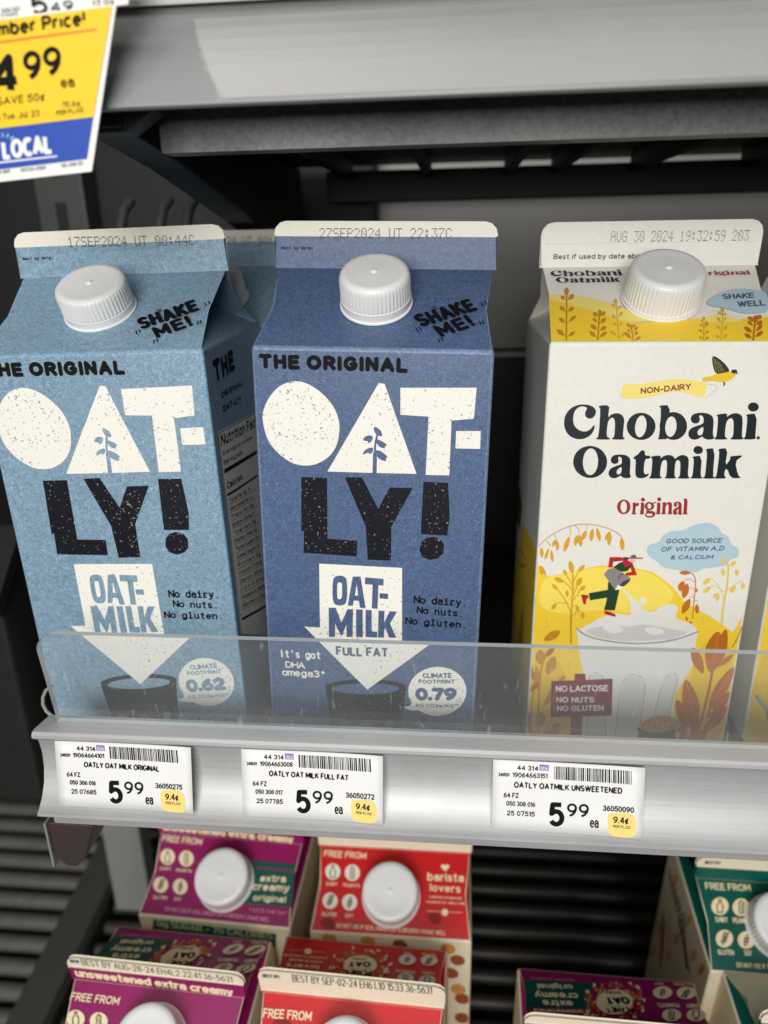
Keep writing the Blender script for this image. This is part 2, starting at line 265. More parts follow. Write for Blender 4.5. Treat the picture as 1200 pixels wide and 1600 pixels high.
L1|ochre|0.36|-949 -1796 -885 -1729 -788 -1653 -682 -1596 -583 -1573 -474 -1577 -355 -1604 -259 -1653 -223 -1689
P1|gold2|-915 -1800 -927 -1837 -927 -1874 -904 -1922 -889 -1872 -897 -1835
P1|gold2|-846 -1808 -869 -1843 -882 -1882 -881 -1940 -852 -1892 -845 -1852
P1|gold2|-828 -1826 -835 -1869 -832 -1910 -807 -1962 -799 -1905 -808 -1865
P1|gold2|-788 -1723 -811 -1741 -825 -1764 -821 -1807 -790 -1782 -784 -1755
P1|gold2|-779 -1732 -789 -1767 -790 -1802 -771 -1848 -759 -1801 -764 -1766
P1|gold2|-672 -1683 -703 -1730 -721 -1782 -719 -1861 -679 -1798 -669 -1743
P1|gold2|-610 -1673 -629 -1706 -637 -1741 -622 -1794 -597 -1749 -597 -1712
P1|gold2|-593 -1663 -602 -1708 -599 -1750 -566 -1802 -556 -1743 -568 -1702
P1|gold2|-533 -1626 -559 -1652 -572 -1684 -563 -1737 -530 -1700 -525 -1665
P1|gold2|-480 -1606 -499 -1647 -506 -1689 -486 -1749 -462 -1694 -465 -1651
P1|gold2|-448 -1597 -449 -1646 -439 -1692 -402 -1747 -401 -1681 -419 -1637
P1|gold2|-324 -1631 -350 -1654 -366 -1683 -369 -1733 -336 -1701 -325 -1669
P1|gold2|-328 -1631 -345 -1676 -349 -1723 -327 -1788 -306 -1726 -310 -1679
P1|gold2|-223 -1684 -235 -1730 -233 -1774 -201 -1832 -187 -1770 -198 -1726
P1|gold2|-918 -1979 -925 -2018 -921 -2053 -890 -2094 -881 -2043 -893 -2009
P1|gold2|-904 -1988 -899 -2029 -887 -2066 -854 -2107 -862 -2054 -879 -2019
L1|ochre|0.28|-812 -1681 -788 -1723
L1|ochre|0.28|-682 -1601 -665 -1656 -672 -1683
L1|ochre|0.28|-641 -1584 -605 -1618 -593 -1663
L1|ochre|0.28|-876 -1743 -839 -1789
L1|ochre|0.28|-533 -1575 -529 -1626
L1|gold2|0.81|-598 -2619 -607 -2429 -608 -2232 -620 -2068
L1|gold2|0.57|-604 -2478 -647 -2360 -743 -2226
L1|gold2|0.49|-607 -2242 -642 -2184 -697 -2137
L1|gold2|0.49|-611 -2183 -675 -2079
L1|gold2|0.49|-611 -2135 -574 -2048
L1|gold2|0.49|-605 -2281 -579 -2212 -560 -2124
L1|gold2|0.49|-601 -2330 -551 -2240
L1|gold2|0.4|-638 -2370 -682 -2352 -752 -2363
L1|gold2|0.4|-609 -2409 -577 -2368 -553 -2387
L1|gold2|0.4|-603 -2488 -546 -2437 -510 -2446
P1|gold2|-620 -2068 -612 -2017 -619 -1970 -660 -1916 -669 -1983 -652 -2028
P1|gold2|-583 -2043 -551 -2030 -528 -2008 -516 -1961 -557 -1979 -574 -2007
P1|gold2|-670 -2088 -670 -2058 -679 -2034 -709 -2013 -708 -2052 -693 -2073
P1|gold2|-687 -2147 -714 -2114 -744 -2097 -794 -2106 -758 -2148 -725 -2155
P1|gold2|-738 -2230 -750 -2199 -769 -2176 -807 -2164 -791 -2205 -768 -2222
P1|gold2|-581 -2192 -548 -2169 -531 -2138 -537 -2080 -578 -2112 -587 -2148
P1|gold2|-552 -2235 -522 -2227 -502 -2210 -496 -2166 -534 -2177 -548 -2201
P1|gold2|-651 -2301 -643 -2273 -644 -2246 -666 -2214 -675 -2251 -668 -2277
P1|gold2|-747 -2363 -773 -2374 -789 -2393 -791 -2434 -757 -2419 -748 -2395
P1|gold2|-568 -2368 -574 -2400 -569 -2427 -540 -2456 -533 -2415 -545 -2389
P1|gold2|-506 -2436 -520 -2464 -520 -2491 -495 -2525 -479 -2487 -486 -2461''',
 'ch_runner': '''P0|leafgreen|-300 -2204 -295 -2262 -307 -2370 -316 -2415 -217 -2415 -196 -2211 -243 -2116 -302 -2127
P0|leafgreen|-287 -2204 -464 -2247 -450 -2320 -280 -2282
P0|crimson|-534 -2264 -467 -2267 -465 -2296 -481 -2307 -483 -2361 -503 -2361
P1|crimson|-307 -2420 -268 -2429 -213 -2452 -194 -2481 -229 -2477 -313 -2455
P0|crimson|-310 -1882 -214 -1880 -108 -1932 -54 -2054 -155 -2061 -153 -2033 -103 -2022 -120 -1980 -194 -1916 -277 -1927 -276 -1983 -316 -1982
P0|leafgreen|-272 -1983 -225 -1940 -152 -1905 -109 -1961 -142 -2013 -192 -2024
P0|crimson|-193 -1925 -162 -1896 -115 -1942 -162 -1981
P0|pailgrey|-347 -2052 -313 -1999 -255 -1988 -106 -2084 -123 -2123 -178 -2172 -214 -2154 -235 -2207
P1|pailink|-201 -2158 -167 -2114 -105 -2089 -115 -2122 -169 -2177
P0|white|-235 -2207 -214 -2154 -169 -2177 -176 -2196
P0|skin|-84 -1908 -84 -1914 -85 -1919 -87 -1924 -90 -1928 -94 -1931 -99 -1933 -103 -1933 -108 -1933 -113 -1931 -117 -1928 -121 -1924 -124 -1920 -126 -1915 -128 -1909 -128 -1904 -126 -1899 -124 -1894 -121 -1890 -117 -1887 -113 -1885 -108 -1885 -103 -1885 -98 -1887 -94 -1890 -90 -1893 -87 -1898 -85 -1903
P1|brown|-128 -1891 -127 -1863 -99 -1853 -79 -1866 -74 -1887
L1|brown|0.57|-188 -1887 -24 -1888
P0|leafgreen|-193 -1878 -137 -1886 -152 -1910 -182 -1901
L1|pailink|0.36|-219 -2101 -206 -2058 -174 -2038''',
 'ch_milk': '''P1|milk|-542 -2644 -354 -2504 -215 -2434 -67 -2476 8 -2362 103 -2444 232 -2323 360 -2352 307 -2484 543 -2543 561 -2777 60 -2876 -479 -2778
P1|milk|-177 -2191 -151 -2196 -94 -2257 -19 -2323 42 -2410 86 -2507 -68 -2522 -75 -2364 -119 -2258
P0|milk|52 -2323 49 -2332 45 -2339 40 -2346 34 -2351 28 -2353 21 -2354 14 -2353 8 -2349 3 -2344 -1 -2337 -5 -2329 -6 -2320 -6 -2311 -5 -2302 -3 -2293 1 -2285 7 -2279 12 -2274 19 -2271 25 -2270 32 -2272 38 -2275 43 -2280 48 -2287 51 -2295 53 -2304 53 -2313
P0|milk|-546 -2614 548 -2611 549 -2976 422 -3315 466 -3870 -389 -3912 -439 -3125 -490 -2949
L1|glassln|0.77|-546 -2614 -482 -2677 -329 -2730 -84 -2760 173 -2747 387 -2697 549 -2616
L1|glassln|0.68|-340 -3910 -415 -3191 -366 -3088 -299 -3086 -234 -3184 -174 -3902
P0|milk2|-340 -3910 -415 -3191 -366 -3088 -299 -3086 -234 -3184 -174 -3902
L1|glassln|0.68|-86 -3897 -89 -3223 -42 -3109 40 -3084 131 -3147 140 -3327 128 -3887
P0|milk2|-86 -3897 -89 -3223 -42 -3109 40 -3084 131 -3147 140 -3327 128 -3887
L1|glassln|0.68|258 -3551 299 -3140 365 -3060 432 -3080 414 -3248 391 -3545
P0|milk2|258 -3551 299 -3140 365 -3060 432 -3080 414 -3248 391 -3545
P1|ltgrey|-494 -2634 -250 -2563 -100 -2590 60 -2542 339 -2597 488 -2624 315 -2700 -87 -2739 -349 -2709
P1|milk|-340 -2597 -214 -2551 -97 -2621 -204 -2668
P1|milk|46 -2585 191 -2570 271 -2641 128 -2667''',
 'ch_leaves_left': '''P1|amber|-851 -2764 -781 -2759 -725 -2730 -680 -2640 -772 -2649 -818 -2695
P1|amber|-855 -3029 -816 -2970 -809 -2914 -866 -2841 -915 -2918 -901 -2974
P1|amber|-792 -3138 -732 -3084 -702 -3017 -720 -2902 -795 -2975 -808 -3050
P1|amber|-858 -3322 -842 -3224 -846 -3128 -895 -3008 -915 -3137 -897 -3231
P1|amber|-809 -3505 -717 -3399 -648 -3278 -604 -3086 -722 -3225 -776 -3356
P1|amber|-835 -3742 -786 -3686 -768 -3624 -808 -3529 -869 -3602 -867 -3669
P1|amber|-830 -3838 -739 -3837 -658 -3810 -570 -3718 -689 -3721 -764 -3766
L1|ochre|0.6|-587 -2777 -611 -2479
L1|amber|0.85|-838 -3862 -859 -3141 -824 -2917
P1|amber2|-899 -3841 -895 -3737 -913 -3643 -984 -3536 -988 -3671 -955 -3760
P1|amber2|-735 -3929 -672 -3858 -634 -3775 -635 -3638 -715 -3732 -737 -3824
P1|amber2|-903 -3210 -905 -3136 -925 -3073 -990 -3011 -986 -3108 -954 -3164
P1|amber2|-822 -2939 -777 -2914 -744 -2877 -726 -2804 -785 -2837 -810 -2882
P1|amber2|-676 -3926 -609 -3920 -557 -3890 -516 -3799 -602 -3809 -646 -3856
P1|amber2|-946 -3326 -900 -3309 -866 -3278 -845 -3208 -905 -3232 -931 -3272
L1|amber2|0.51|-884 -3937 -921 -3604 -903 -3210
L1|ochre|0.34|-790 -3836 -723 -3642 -647 -3452''',
 'ch_leaves': '''P1|amber2|678 -3789 645 -3613 579 -3463 422 -3315 466 -3542 554 -3677
P1|amber2|694 -3764 693 -3531 646 -3317 486 -3067 489 -3364 567 -3570
P1|amber2|719 -3080 797 -2935 819 -2783 733 -2563 636 -2750 650 -2909
P1|amber2|760 -3034 817 -2895 840 -2749 802 -2540 731 -2721 729 -2872
P1|amber2|664 -3082 651 -2961 611 -2857 503 -2751 523 -2907 580 -3002
P1|amber2|741 -3461 848 -3331 921 -3181 948 -2940 812 -3108 760 -3272
P1|amber2|727 -3576 833 -3506 909 -3410 952 -3226 817 -3319 758 -3433
P1|amber2|719 -3740 826 -3666 905 -3568 955 -3383 819 -3480 756 -3596
P1|amber2|677 -3860 646 -3772 599 -3710 502 -3680 544 -3793 602 -3839
P1|rust|639 -3862 605 -3757 555 -3670 453 -3589 498 -3724 560 -3801
P1|rust|785 -3368 850 -3294 899 -3210 930 -3072 846 -3168 808 -3261
P1|rust|772 -2990 830 -2961 877 -2919 915 -2833 839 -2872 800 -2924
P1|rust|686 -3624 667 -3556 635 -3504 562 -3468 588 -3557 630 -3599
L0|amber|0.34|675 -3765 488 -3403
L0|amber|0.34|691 -3741 509 -3132
L0|amber|0.34|726 -3058 738 -2626
L0|amber|0.34|747 -3437 927 -2984
L0|amber|0.34|734 -3553 929 -3260
L0|amber|0.34|727 -3727 932 -3418
L1|amber2|1.2|667 -3860 712 -3531 734 -3190 733 -2970
L1|amber|0.51|879 -2770 912 -2684 948 -2557
P0|amber2|504 -3868 529 -3749 654 -3672 773 -3714 753 -3856''',
 'ch_sign': '''P0|maroon|-531 -3586 -424 -3582 -412 -3865 -515 -3870
P0|maroon|-530 -3101 -431 -3097 -422 -3169 -525 -3177
P0|maroon|-744 -3193 -172 -3141 -145 -3557 -725 -3600
T|cream|r|0.19|-34.72,-165.56,0.0639,24.6,3.53|NO LACTOSE
T|cream|r|0.19|-34.15,-171.51,0.0426,17.85,3.23|NO NUTS
T|cream|r|0.19|-33.54,-176.59,0.0647,22.26,3.25|NO GLUTEN''',
 'ch_bowl': '''P1|bowl|100 -3663 180 -3730 354 -3733 481 -3669 484 -3774 487 -3881 119 -3887 144 -3791
P1|grain|128 -3685 167 -3602 257 -3540 370 -3528 469 -3565 531 -3632 465 -3693 354 -3729 199 -3722
P0|ochre|189 -3647 185 -3654 173 -3657 161 -3655 155 -3649 159 -3642 171 -3639 184 -3641
P0|grain2|215 -3687 208 -3689 196 -3683 187 -3672 185 -3663 192 -3661 204 -3667 213 -3678
P0|ochre|226 -3637 219 -3634 212 -3620 209 -3605 212 -3598 219 -3601 226 -3615 229 -3629
P0|grain2|243 -3665 239 -3657 239 -3642 244 -3629 251 -3625 255 -3633 254 -3648 249 -3661
P0|ochre|261 -3683 262 -3674 270 -3664 281 -3658 288 -3660 288 -3668 279 -3679 269 -3685
P0|grain2|276 -3613 281 -3606 293 -3604 305 -3608 311 -3615 306 -3621 294 -3623 281 -3620
P0|ochre|307 -3629 314 -3628 326 -3635 335 -3647 336 -3656 328 -3657 317 -3649 308 -3638
P0|grain2|344 -3647 350 -3652 356 -3665 358 -3681 355 -3688 348 -3684 342 -3670 340 -3655
P0|ochre|373 -3591 377 -3599 375 -3614 369 -3626 362 -3629 359 -3621 360 -3606 366 -3594
P0|grain2|410 -3629 409 -3638 400 -3647 389 -3652 382 -3650 383 -3641 391 -3631 403 -3626
P0|ochre|441 -3667 435 -3672 423 -3673 411 -3668 406 -3661 411 -3655 424 -3655 436 -3659
P0|grain2|455 -3621 448 -3621 437 -3613 429 -3601 428 -3592 436 -3591 447 -3600 455 -3612
P0|ochre|474 -3657 468 -3652 463 -3638 462 -3623 466 -3616 472 -3621 477 -3635 478 -3650
P0|grain2|491 -3678 488 -3670 491 -3656 497 -3644 504 -3642 507 -3650 505 -3665 498 -3676''',
 'ch_roof': '''P0|yellow|-909 665 -792 635 -649 590 -475 546 -377 422 -320 314 -210 260 77 297 314 320 539 292 854 328 796 7 -969 19
P1|paleyel|-909 671 -790 663 -644 641 -517 602 -335 503 -191 392 -12 324 -146 273 -318 275 -492 396 -690 502 -911 588
P1|paleyel|227 269 467 385 563 331 671 265 442 267
L1|amber|0.71|-814 35 -780 399 -748 745
P1|amber|-821 92 -828 142 -844 175 -886 185 -875 120 -853 98
L0|amber|0.24|-810 72 -824 95
P1|amber|-797 84 -770 89 -747 105 -724 154 -760 147 -780 122
L0|amber|0.24|-811 64 -793 87
P1|amber|-805 268 -807 310 -818 337 -851 342 -848 287 -831 269
L0|amber|0.24|-794 246 -808 270
P1|amber|-779 274 -748 288 -721 314 -695 375 -737 354 -760 320
L0|amber|0.24|-794 253 -776 277
P1|amber|-790 433 -792 472 -803 498 -833 504 -829 453 -814 436
L0|amber|0.24|-779 411 -793 435
P1|amber|-765 426 -740 423 -720 437 -705 489 -737 491 -754 467
L0|amber|0.24|-780 405 -761 429
P1|amber|-775 598 -774 635 -781 657 -809 655 -810 608 -797 596
L0|amber|0.24|-764 576 -778 601
P1|amber|-750 591 -720 595 -699 615 -687 679 -725 672 -741 640
L0|amber|0.24|-765 569 -746 594
P1|amber|-756 655 -735 696 -726 736 -744 792 -772 737 -771 696
L1|amber|0.68|-561 34 -529 244 -500 420
P1|amber|-567 70 -571 115 -583 146 -619 160 -612 102 -594 79
L0|amber|0.24|-557 50 -570 73
P1|amber|-543 71 -514 77 -490 96 -467 151 -505 142 -526 113
L0|amber|0.24|-557 51 -539 73
P1|amber|-552 170 -554 214 -566 243 -601 248 -597 191 -579 173
L0|amber|0.24|-542 150 -555 173
P1|amber|-529 157 -504 159 -483 174 -464 225 -498 221 -516 196
L0|amber|0.24|-544 137 -526 160
P1|amber|-537 270 -538 305 -546 330 -573 339 -571 293 -557 276
L0|amber|0.24|-526 249 -540 273
P1|amber|-513 258 -487 263 -468 283 -455 338 -490 330 -505 301
L0|amber|0.24|-528 238 -510 261
P1|amber|-525 349 -523 388 -531 412 -562 413 -562 363 -548 348
L0|amber|0.24|-514 327 -527 351
P1|amber|-497 363 -475 363 -459 376 -448 423 -477 422 -489 399
L0|amber|0.24|-512 342 -493 366
P1|amber|-509 341 -488 377 -479 414 -495 464 -521 415 -521 378
L1|straw2|0.45|-393 32 -367 315 -346 569
P1|straw2|-401 90 -408 124 -421 148 -450 157 -440 114 -423 97
L0|straw2|0.24|-391 70 -403 93
P1|straw2|-378 74 -355 83 -335 101 -316 145 -347 132 -364 107
L0|straw2|0.24|-393 54 -374 76
P1|straw2|-389 226 -389 249 -394 266 -412 272 -411 241 -402 229
L0|straw2|0.24|-379 205 -391 228
P1|straw2|-364 224 -347 232 -335 246 -326 280 -347 269 -357 250
L0|straw2|0.24|-379 203 -360 227
P1|straw2|-380 319 -379 349 -384 371 -406 380 -407 341 -397 326
L0|straw2|0.24|-370 298 -383 322
P1|straw2|-352 348 -331 359 -315 378 -304 423 -331 408 -344 382
L0|straw2|0.24|-368 327 -349 351
P1|straw2|-366 474 -362 503 -366 524 -386 535 -390 497 -382 482
L0|straw2|0.24|-356 452 -369 477
P1|straw2|-342 455 -327 458 -316 469 -312 502 -331 497 -339 480
L0|straw2|0.24|-358 433 -339 457
P1|straw2|-351 529 -336 554 -330 580 -340 614 -359 580 -359 555
L1|amber|0.51|-279 32 -271 139 -269 207
P1|amber|-290 53 -294 96 -305 128 -337 147 -332 91 -315 66
L0|amber|0.24|-281 33 -293 56
P1|amber|-268 27 -246 29 -226 43 -205 83 -235 79 -253 58
L0|amber|0.24|-283 7 -264 29
P1|amber|-289 72 -293 106 -303 131 -330 144 -324 99 -310 81
L0|amber|0.24|-280 52 -292 75
P1|amber|-262 100 -244 98 -230 108 -219 146 -243 148 -255 130
L0|amber|0.24|-278 80 -259 103
P1|amber|-285 133 -283 157 -288 175 -306 183 -307 150 -299 138
L0|amber|0.24|-275 112 -288 135
P1|amber|-259 150 -238 158 -222 175 -209 218 -236 206 -250 182
L0|amber|0.24|-274 130 -255 152
P1|amber|-280 197 -276 227 -280 249 -300 263 -304 224 -296 207
L0|amber|0.24|-271 176 -283 200
P1|amber|-255 205 -240 202 -231 209 -231 240 -250 244 -255 230
L0|amber|0.24|-270 185 -251 208
P1|amber|-275 160 -259 186 -253 212 -263 248 -283 213 -284 186
L1|amber|0.34|279 33 311 187 335 304
P1|amber|268 39 270 61 267 75 252 82 250 54 256 44
L0|amber|0.24|276 19 266 42
P1|amber|292 37 306 39 317 48 328 76 309 73 299 59
L0|amber|0.24|276 17 295 39
P1|amber|287 131 288 153 283 169 267 175 266 146 274 135
L0|amber|0.24|295 111 284 133
P1|amber|307 109 322 114 334 127 345 157 325 149 315 132
L0|amber|0.24|291 89 310 111
P1|amber|303 208 308 228 308 242 294 249 287 223 292 213
L0|amber|0.24|311 188 300 211
P1|amber|327 207 343 216 355 231 363 263 342 251 333 232
L0|amber|0.24|311 187 331 210
P1|amber|316 271 323 287 324 298 312 303 303 283 306 274
L0|amber|0.24|324 250 313 273
P1|amber|335 246 346 252 354 263 358 286 344 277 338 264
L0|amber|0.24|319 225 339 248
P1|amber|331 287 343 304 349 322 343 346 328 323 327 305
L1|straw2|0.45|414 32 469 250 517 435
P1|straw2|408 51 410 79 404 97 383 100 381 64 391 53
L0|straw2|0.24|415 31 405 54
P1|straw2|432 52 451 57 467 70 484 107 459 99 444 80
L0|straw2|0.24|416 32 435 54
P1|straw2|436 163 440 191 438 212 420 226 414 188 421 172
L0|straw2|0.24|443 142 433 165
P1|straw2|457 153 477 163 493 181 504 222 478 208 466 184
L0|straw2|0.24|441 133 461 156
P1|straw2|463 271 466 304 462 328 439 341 436 298 445 280
L0|straw2|0.24|470 251 460 274
P1|straw2|490 283 505 291 517 305 524 336 504 326 495 308
L0|straw2|0.24|474 263 494 286
P1|straw2|486 367 495 390 495 408 481 420 471 389 475 375
L0|straw2|0.24|494 346 484 369
P1|straw2|508 353 520 359 529 369 532 395 516 387 510 373
L0|straw2|0.24|491 332 511 356
P1|straw2|509 396 525 420 533 445 526 478 505 445 503 421
L1|amber2|0.74|663 25 712 194 753 326
P1|amber2|659 51 657 91 645 115 610 114 614 62 632 48
L0|amber2|0.24|666 31 656 53
P1|amber2|687 65 718 71 745 91 776 149 735 140 709 110
L0|amber2|0.24|670 45 691 67
P1|amber2|680 121 678 168 666 199 627 207 631 146 650 126
L0|amber2|0.24|687 101 677 124
P1|amber2|709 138 739 151 765 176 792 234 752 215 728 182
L0|amber2|0.24|692 118 712 141
P1|amber2|706 213 709 250 702 275 675 284 673 237 686 219
L0|amber2|0.24|714 193 704 216
P1|amber2|733 221 757 217 779 229 802 282 770 286 750 262
L0|amber2|0.24|716 201 737 223
P1|amber2|723 268 729 308 725 336 696 345 689 293 700 274
L0|amber2|0.24|730 248 720 271
P1|amber2|756 299 778 297 796 310 812 360 783 361 767 337
L0|amber2|0.24|739 278 760 302
P1|amber2|732 240 759 278 773 316 763 368 729 316 724 278
P1|cloud|409 561 508 657 635 725 765 737 870 707 934 678 889 406 792 386 652 382 546 464 410 487
T|slate|i|0.2|27.35,28.91,0.068,13.25,3.8|SHAKE
T|slate|i|0.2|32.26,23.39,0.0787,11.7,3.98|WELL''',
 'ch_fin': '''T|ink|r|0.16|-42.07,3.15,-0.0038,42.18,2.21|Best if used by date above
T|grey|d|0.1|-17.34,10.24,-0.0066,59.47,4.23|AUG 30 2024 19:32:59 203''',
 'ch_left': '''P0|yellow|-1623 -5047 -2287 -2976 -975 -1965 -45 -1860 64 -2724 -179 -3976
L1|ink|0.43|-1930 -2571 -600 -2163 -702 -2348 -1863 -2690
L1|ink|0.43|-1763 -2868 -788 -2315
P0|brown|-2117 -2237 -1925 -1779 -1314 -1874 -1372 -2191
P1|amber|-1032 -4173 -700 -3540 -568 -3070 -746 -2658 -1164 -3401 -1197 -3844''',
 'po_purple_roof': '''T|icream|h|0.17|-44.7,42.63,-0.0166,26.47,4.01|FREE FROM
P0|icream|-669 684 -665 655 -671 627 -687 605 -709 590 -738 583 -768 585 -799 597 -826 615 -847 640 -861 669 -865 698 -859 726 -843 748 -820 764 -792 771 -761 768 -730 757 -703 738 -682 712
L0|ink|0.49|-797 746 -787 713 -799 683 -774 609 -717 613 -736 688 -764 715 -773 748 -797 746
P0|icream|-420 682 -417 653 -423 626 -439 604 -462 588 -490 582 -520 584 -551 595 -577 614 -598 639 -611 667 -614 696 -608 724 -592 746 -569 762 -541 768 -510 766 -480 755 -453 735 -432 710
L1|ink|0.49|-534 745 -499 723 -498 676 -472 630 -495 602 -533 625 -532 673 -557 719 -534 745
L1|ink|0.37|-528 721 -500 628
P0|icream|-664 359 -660 331 -667 305 -682 283 -704 269 -731 262 -762 264 -791 275 -818 293 -839 316 -852 344 -856 372 -850 398 -835 420 -812 435 -784 441 -754 439 -724 429 -697 410 -677 386
L1|ink|0.37|-761 282 -756 361 -759 420
P0|ink|-773 327 -764 315 -765 307 -774 308 -786 317 -795 329 -794 337 -785 336
P0|ink|-733 322 -739 311 -748 309 -753 316 -751 328 -745 339 -736 341 -731 334
P0|ink|-770 354 -762 343 -762 335 -771 336 -784 345 -792 357 -792 364 -783 363
P0|ink|-730 349 -737 339 -745 336 -750 344 -749 356 -742 367 -734 369 -729 362
P0|ink|-767 382 -759 370 -759 363 -769 364 -781 373 -790 385 -789 392 -780 391
P0|ink|-727 377 -734 366 -742 364 -747 371 -746 384 -739 395 -731 397 -726 390
P0|ink|-765 410 -756 398 -757 391 -766 391 -779 401 -787 412 -787 420 -777 419
P0|ink|-725 405 -732 394 -740 392 -745 399 -744 412 -737 422 -728 425 -723 418
P0|icream|-412 358 -409 331 -415 305 -431 283 -453 269 -480 262 -510 264 -540 275 -566 293 -586 316 -599 344 -602 372 -596 398 -581 419 -558 434 -530 441 -500 439 -470 428 -444 410 -424 386
P1|ink|-506 423 -480 371 -477 317 -504 280 -528 331 -531 381
P0|icream|-496 384 -497 375 -503 371 -511 374 -517 382 -516 391 -510 395 -501 392
P0|icream|-494 350 -495 342 -501 338 -510 340 -515 348 -514 357 -508 361 -500 358
P0|icream|-491 317 -492 309 -498 305 -506 308 -512 316 -511 324 -505 328 -496 325
T|icream|h|0.16|-41.25,25.94,0.0246,7.31,1.93|DAIRY
T|icream|h|0.16|-30.46,25.74,0.0147,10.19,1.92|PEANUTS
T|icream|h|0.16|-40.7,9.51,0.0255,9.01,1.96|GLUTEN
T|icream|h|0.16|-27.34,9.59,0.0299,4.68,1.97|SOY
P0|green|258 721 892 713 920 235 224 230
T|crimson2|r|0.2|19.71,31.1,0.0008,24.95,2.3|unsweetened
T|icream|r|0.2|23.99,24.26,0.0484,16.13,4.18|extra
T|icream|r|0.2|19.93,19.27,0.0319,23.2,4.37|creamy
T|icream|r|0.2|21.71,13.57,0.0207,20.28,3.68|original
T|pinkish|h|0.15|-31.33,3.59,-0.0091,65.89,2.39|DO NOT USE IF SEAL UNDER CAP IS BROKEN | SHAKE WELL
T|pinkish|h|0.15|20.48,7.6,-0.0047,23.53,1.92|TASTE THE OAT''',
 'po_purple_front': '''P0|green|-754 -46 773 -97 732 -352 -814 -293
T|gtext|h|0.2|-36.36,-8.61,-0.0265,72.51,6.17|0g SUGAR - 70 CALORIES''',
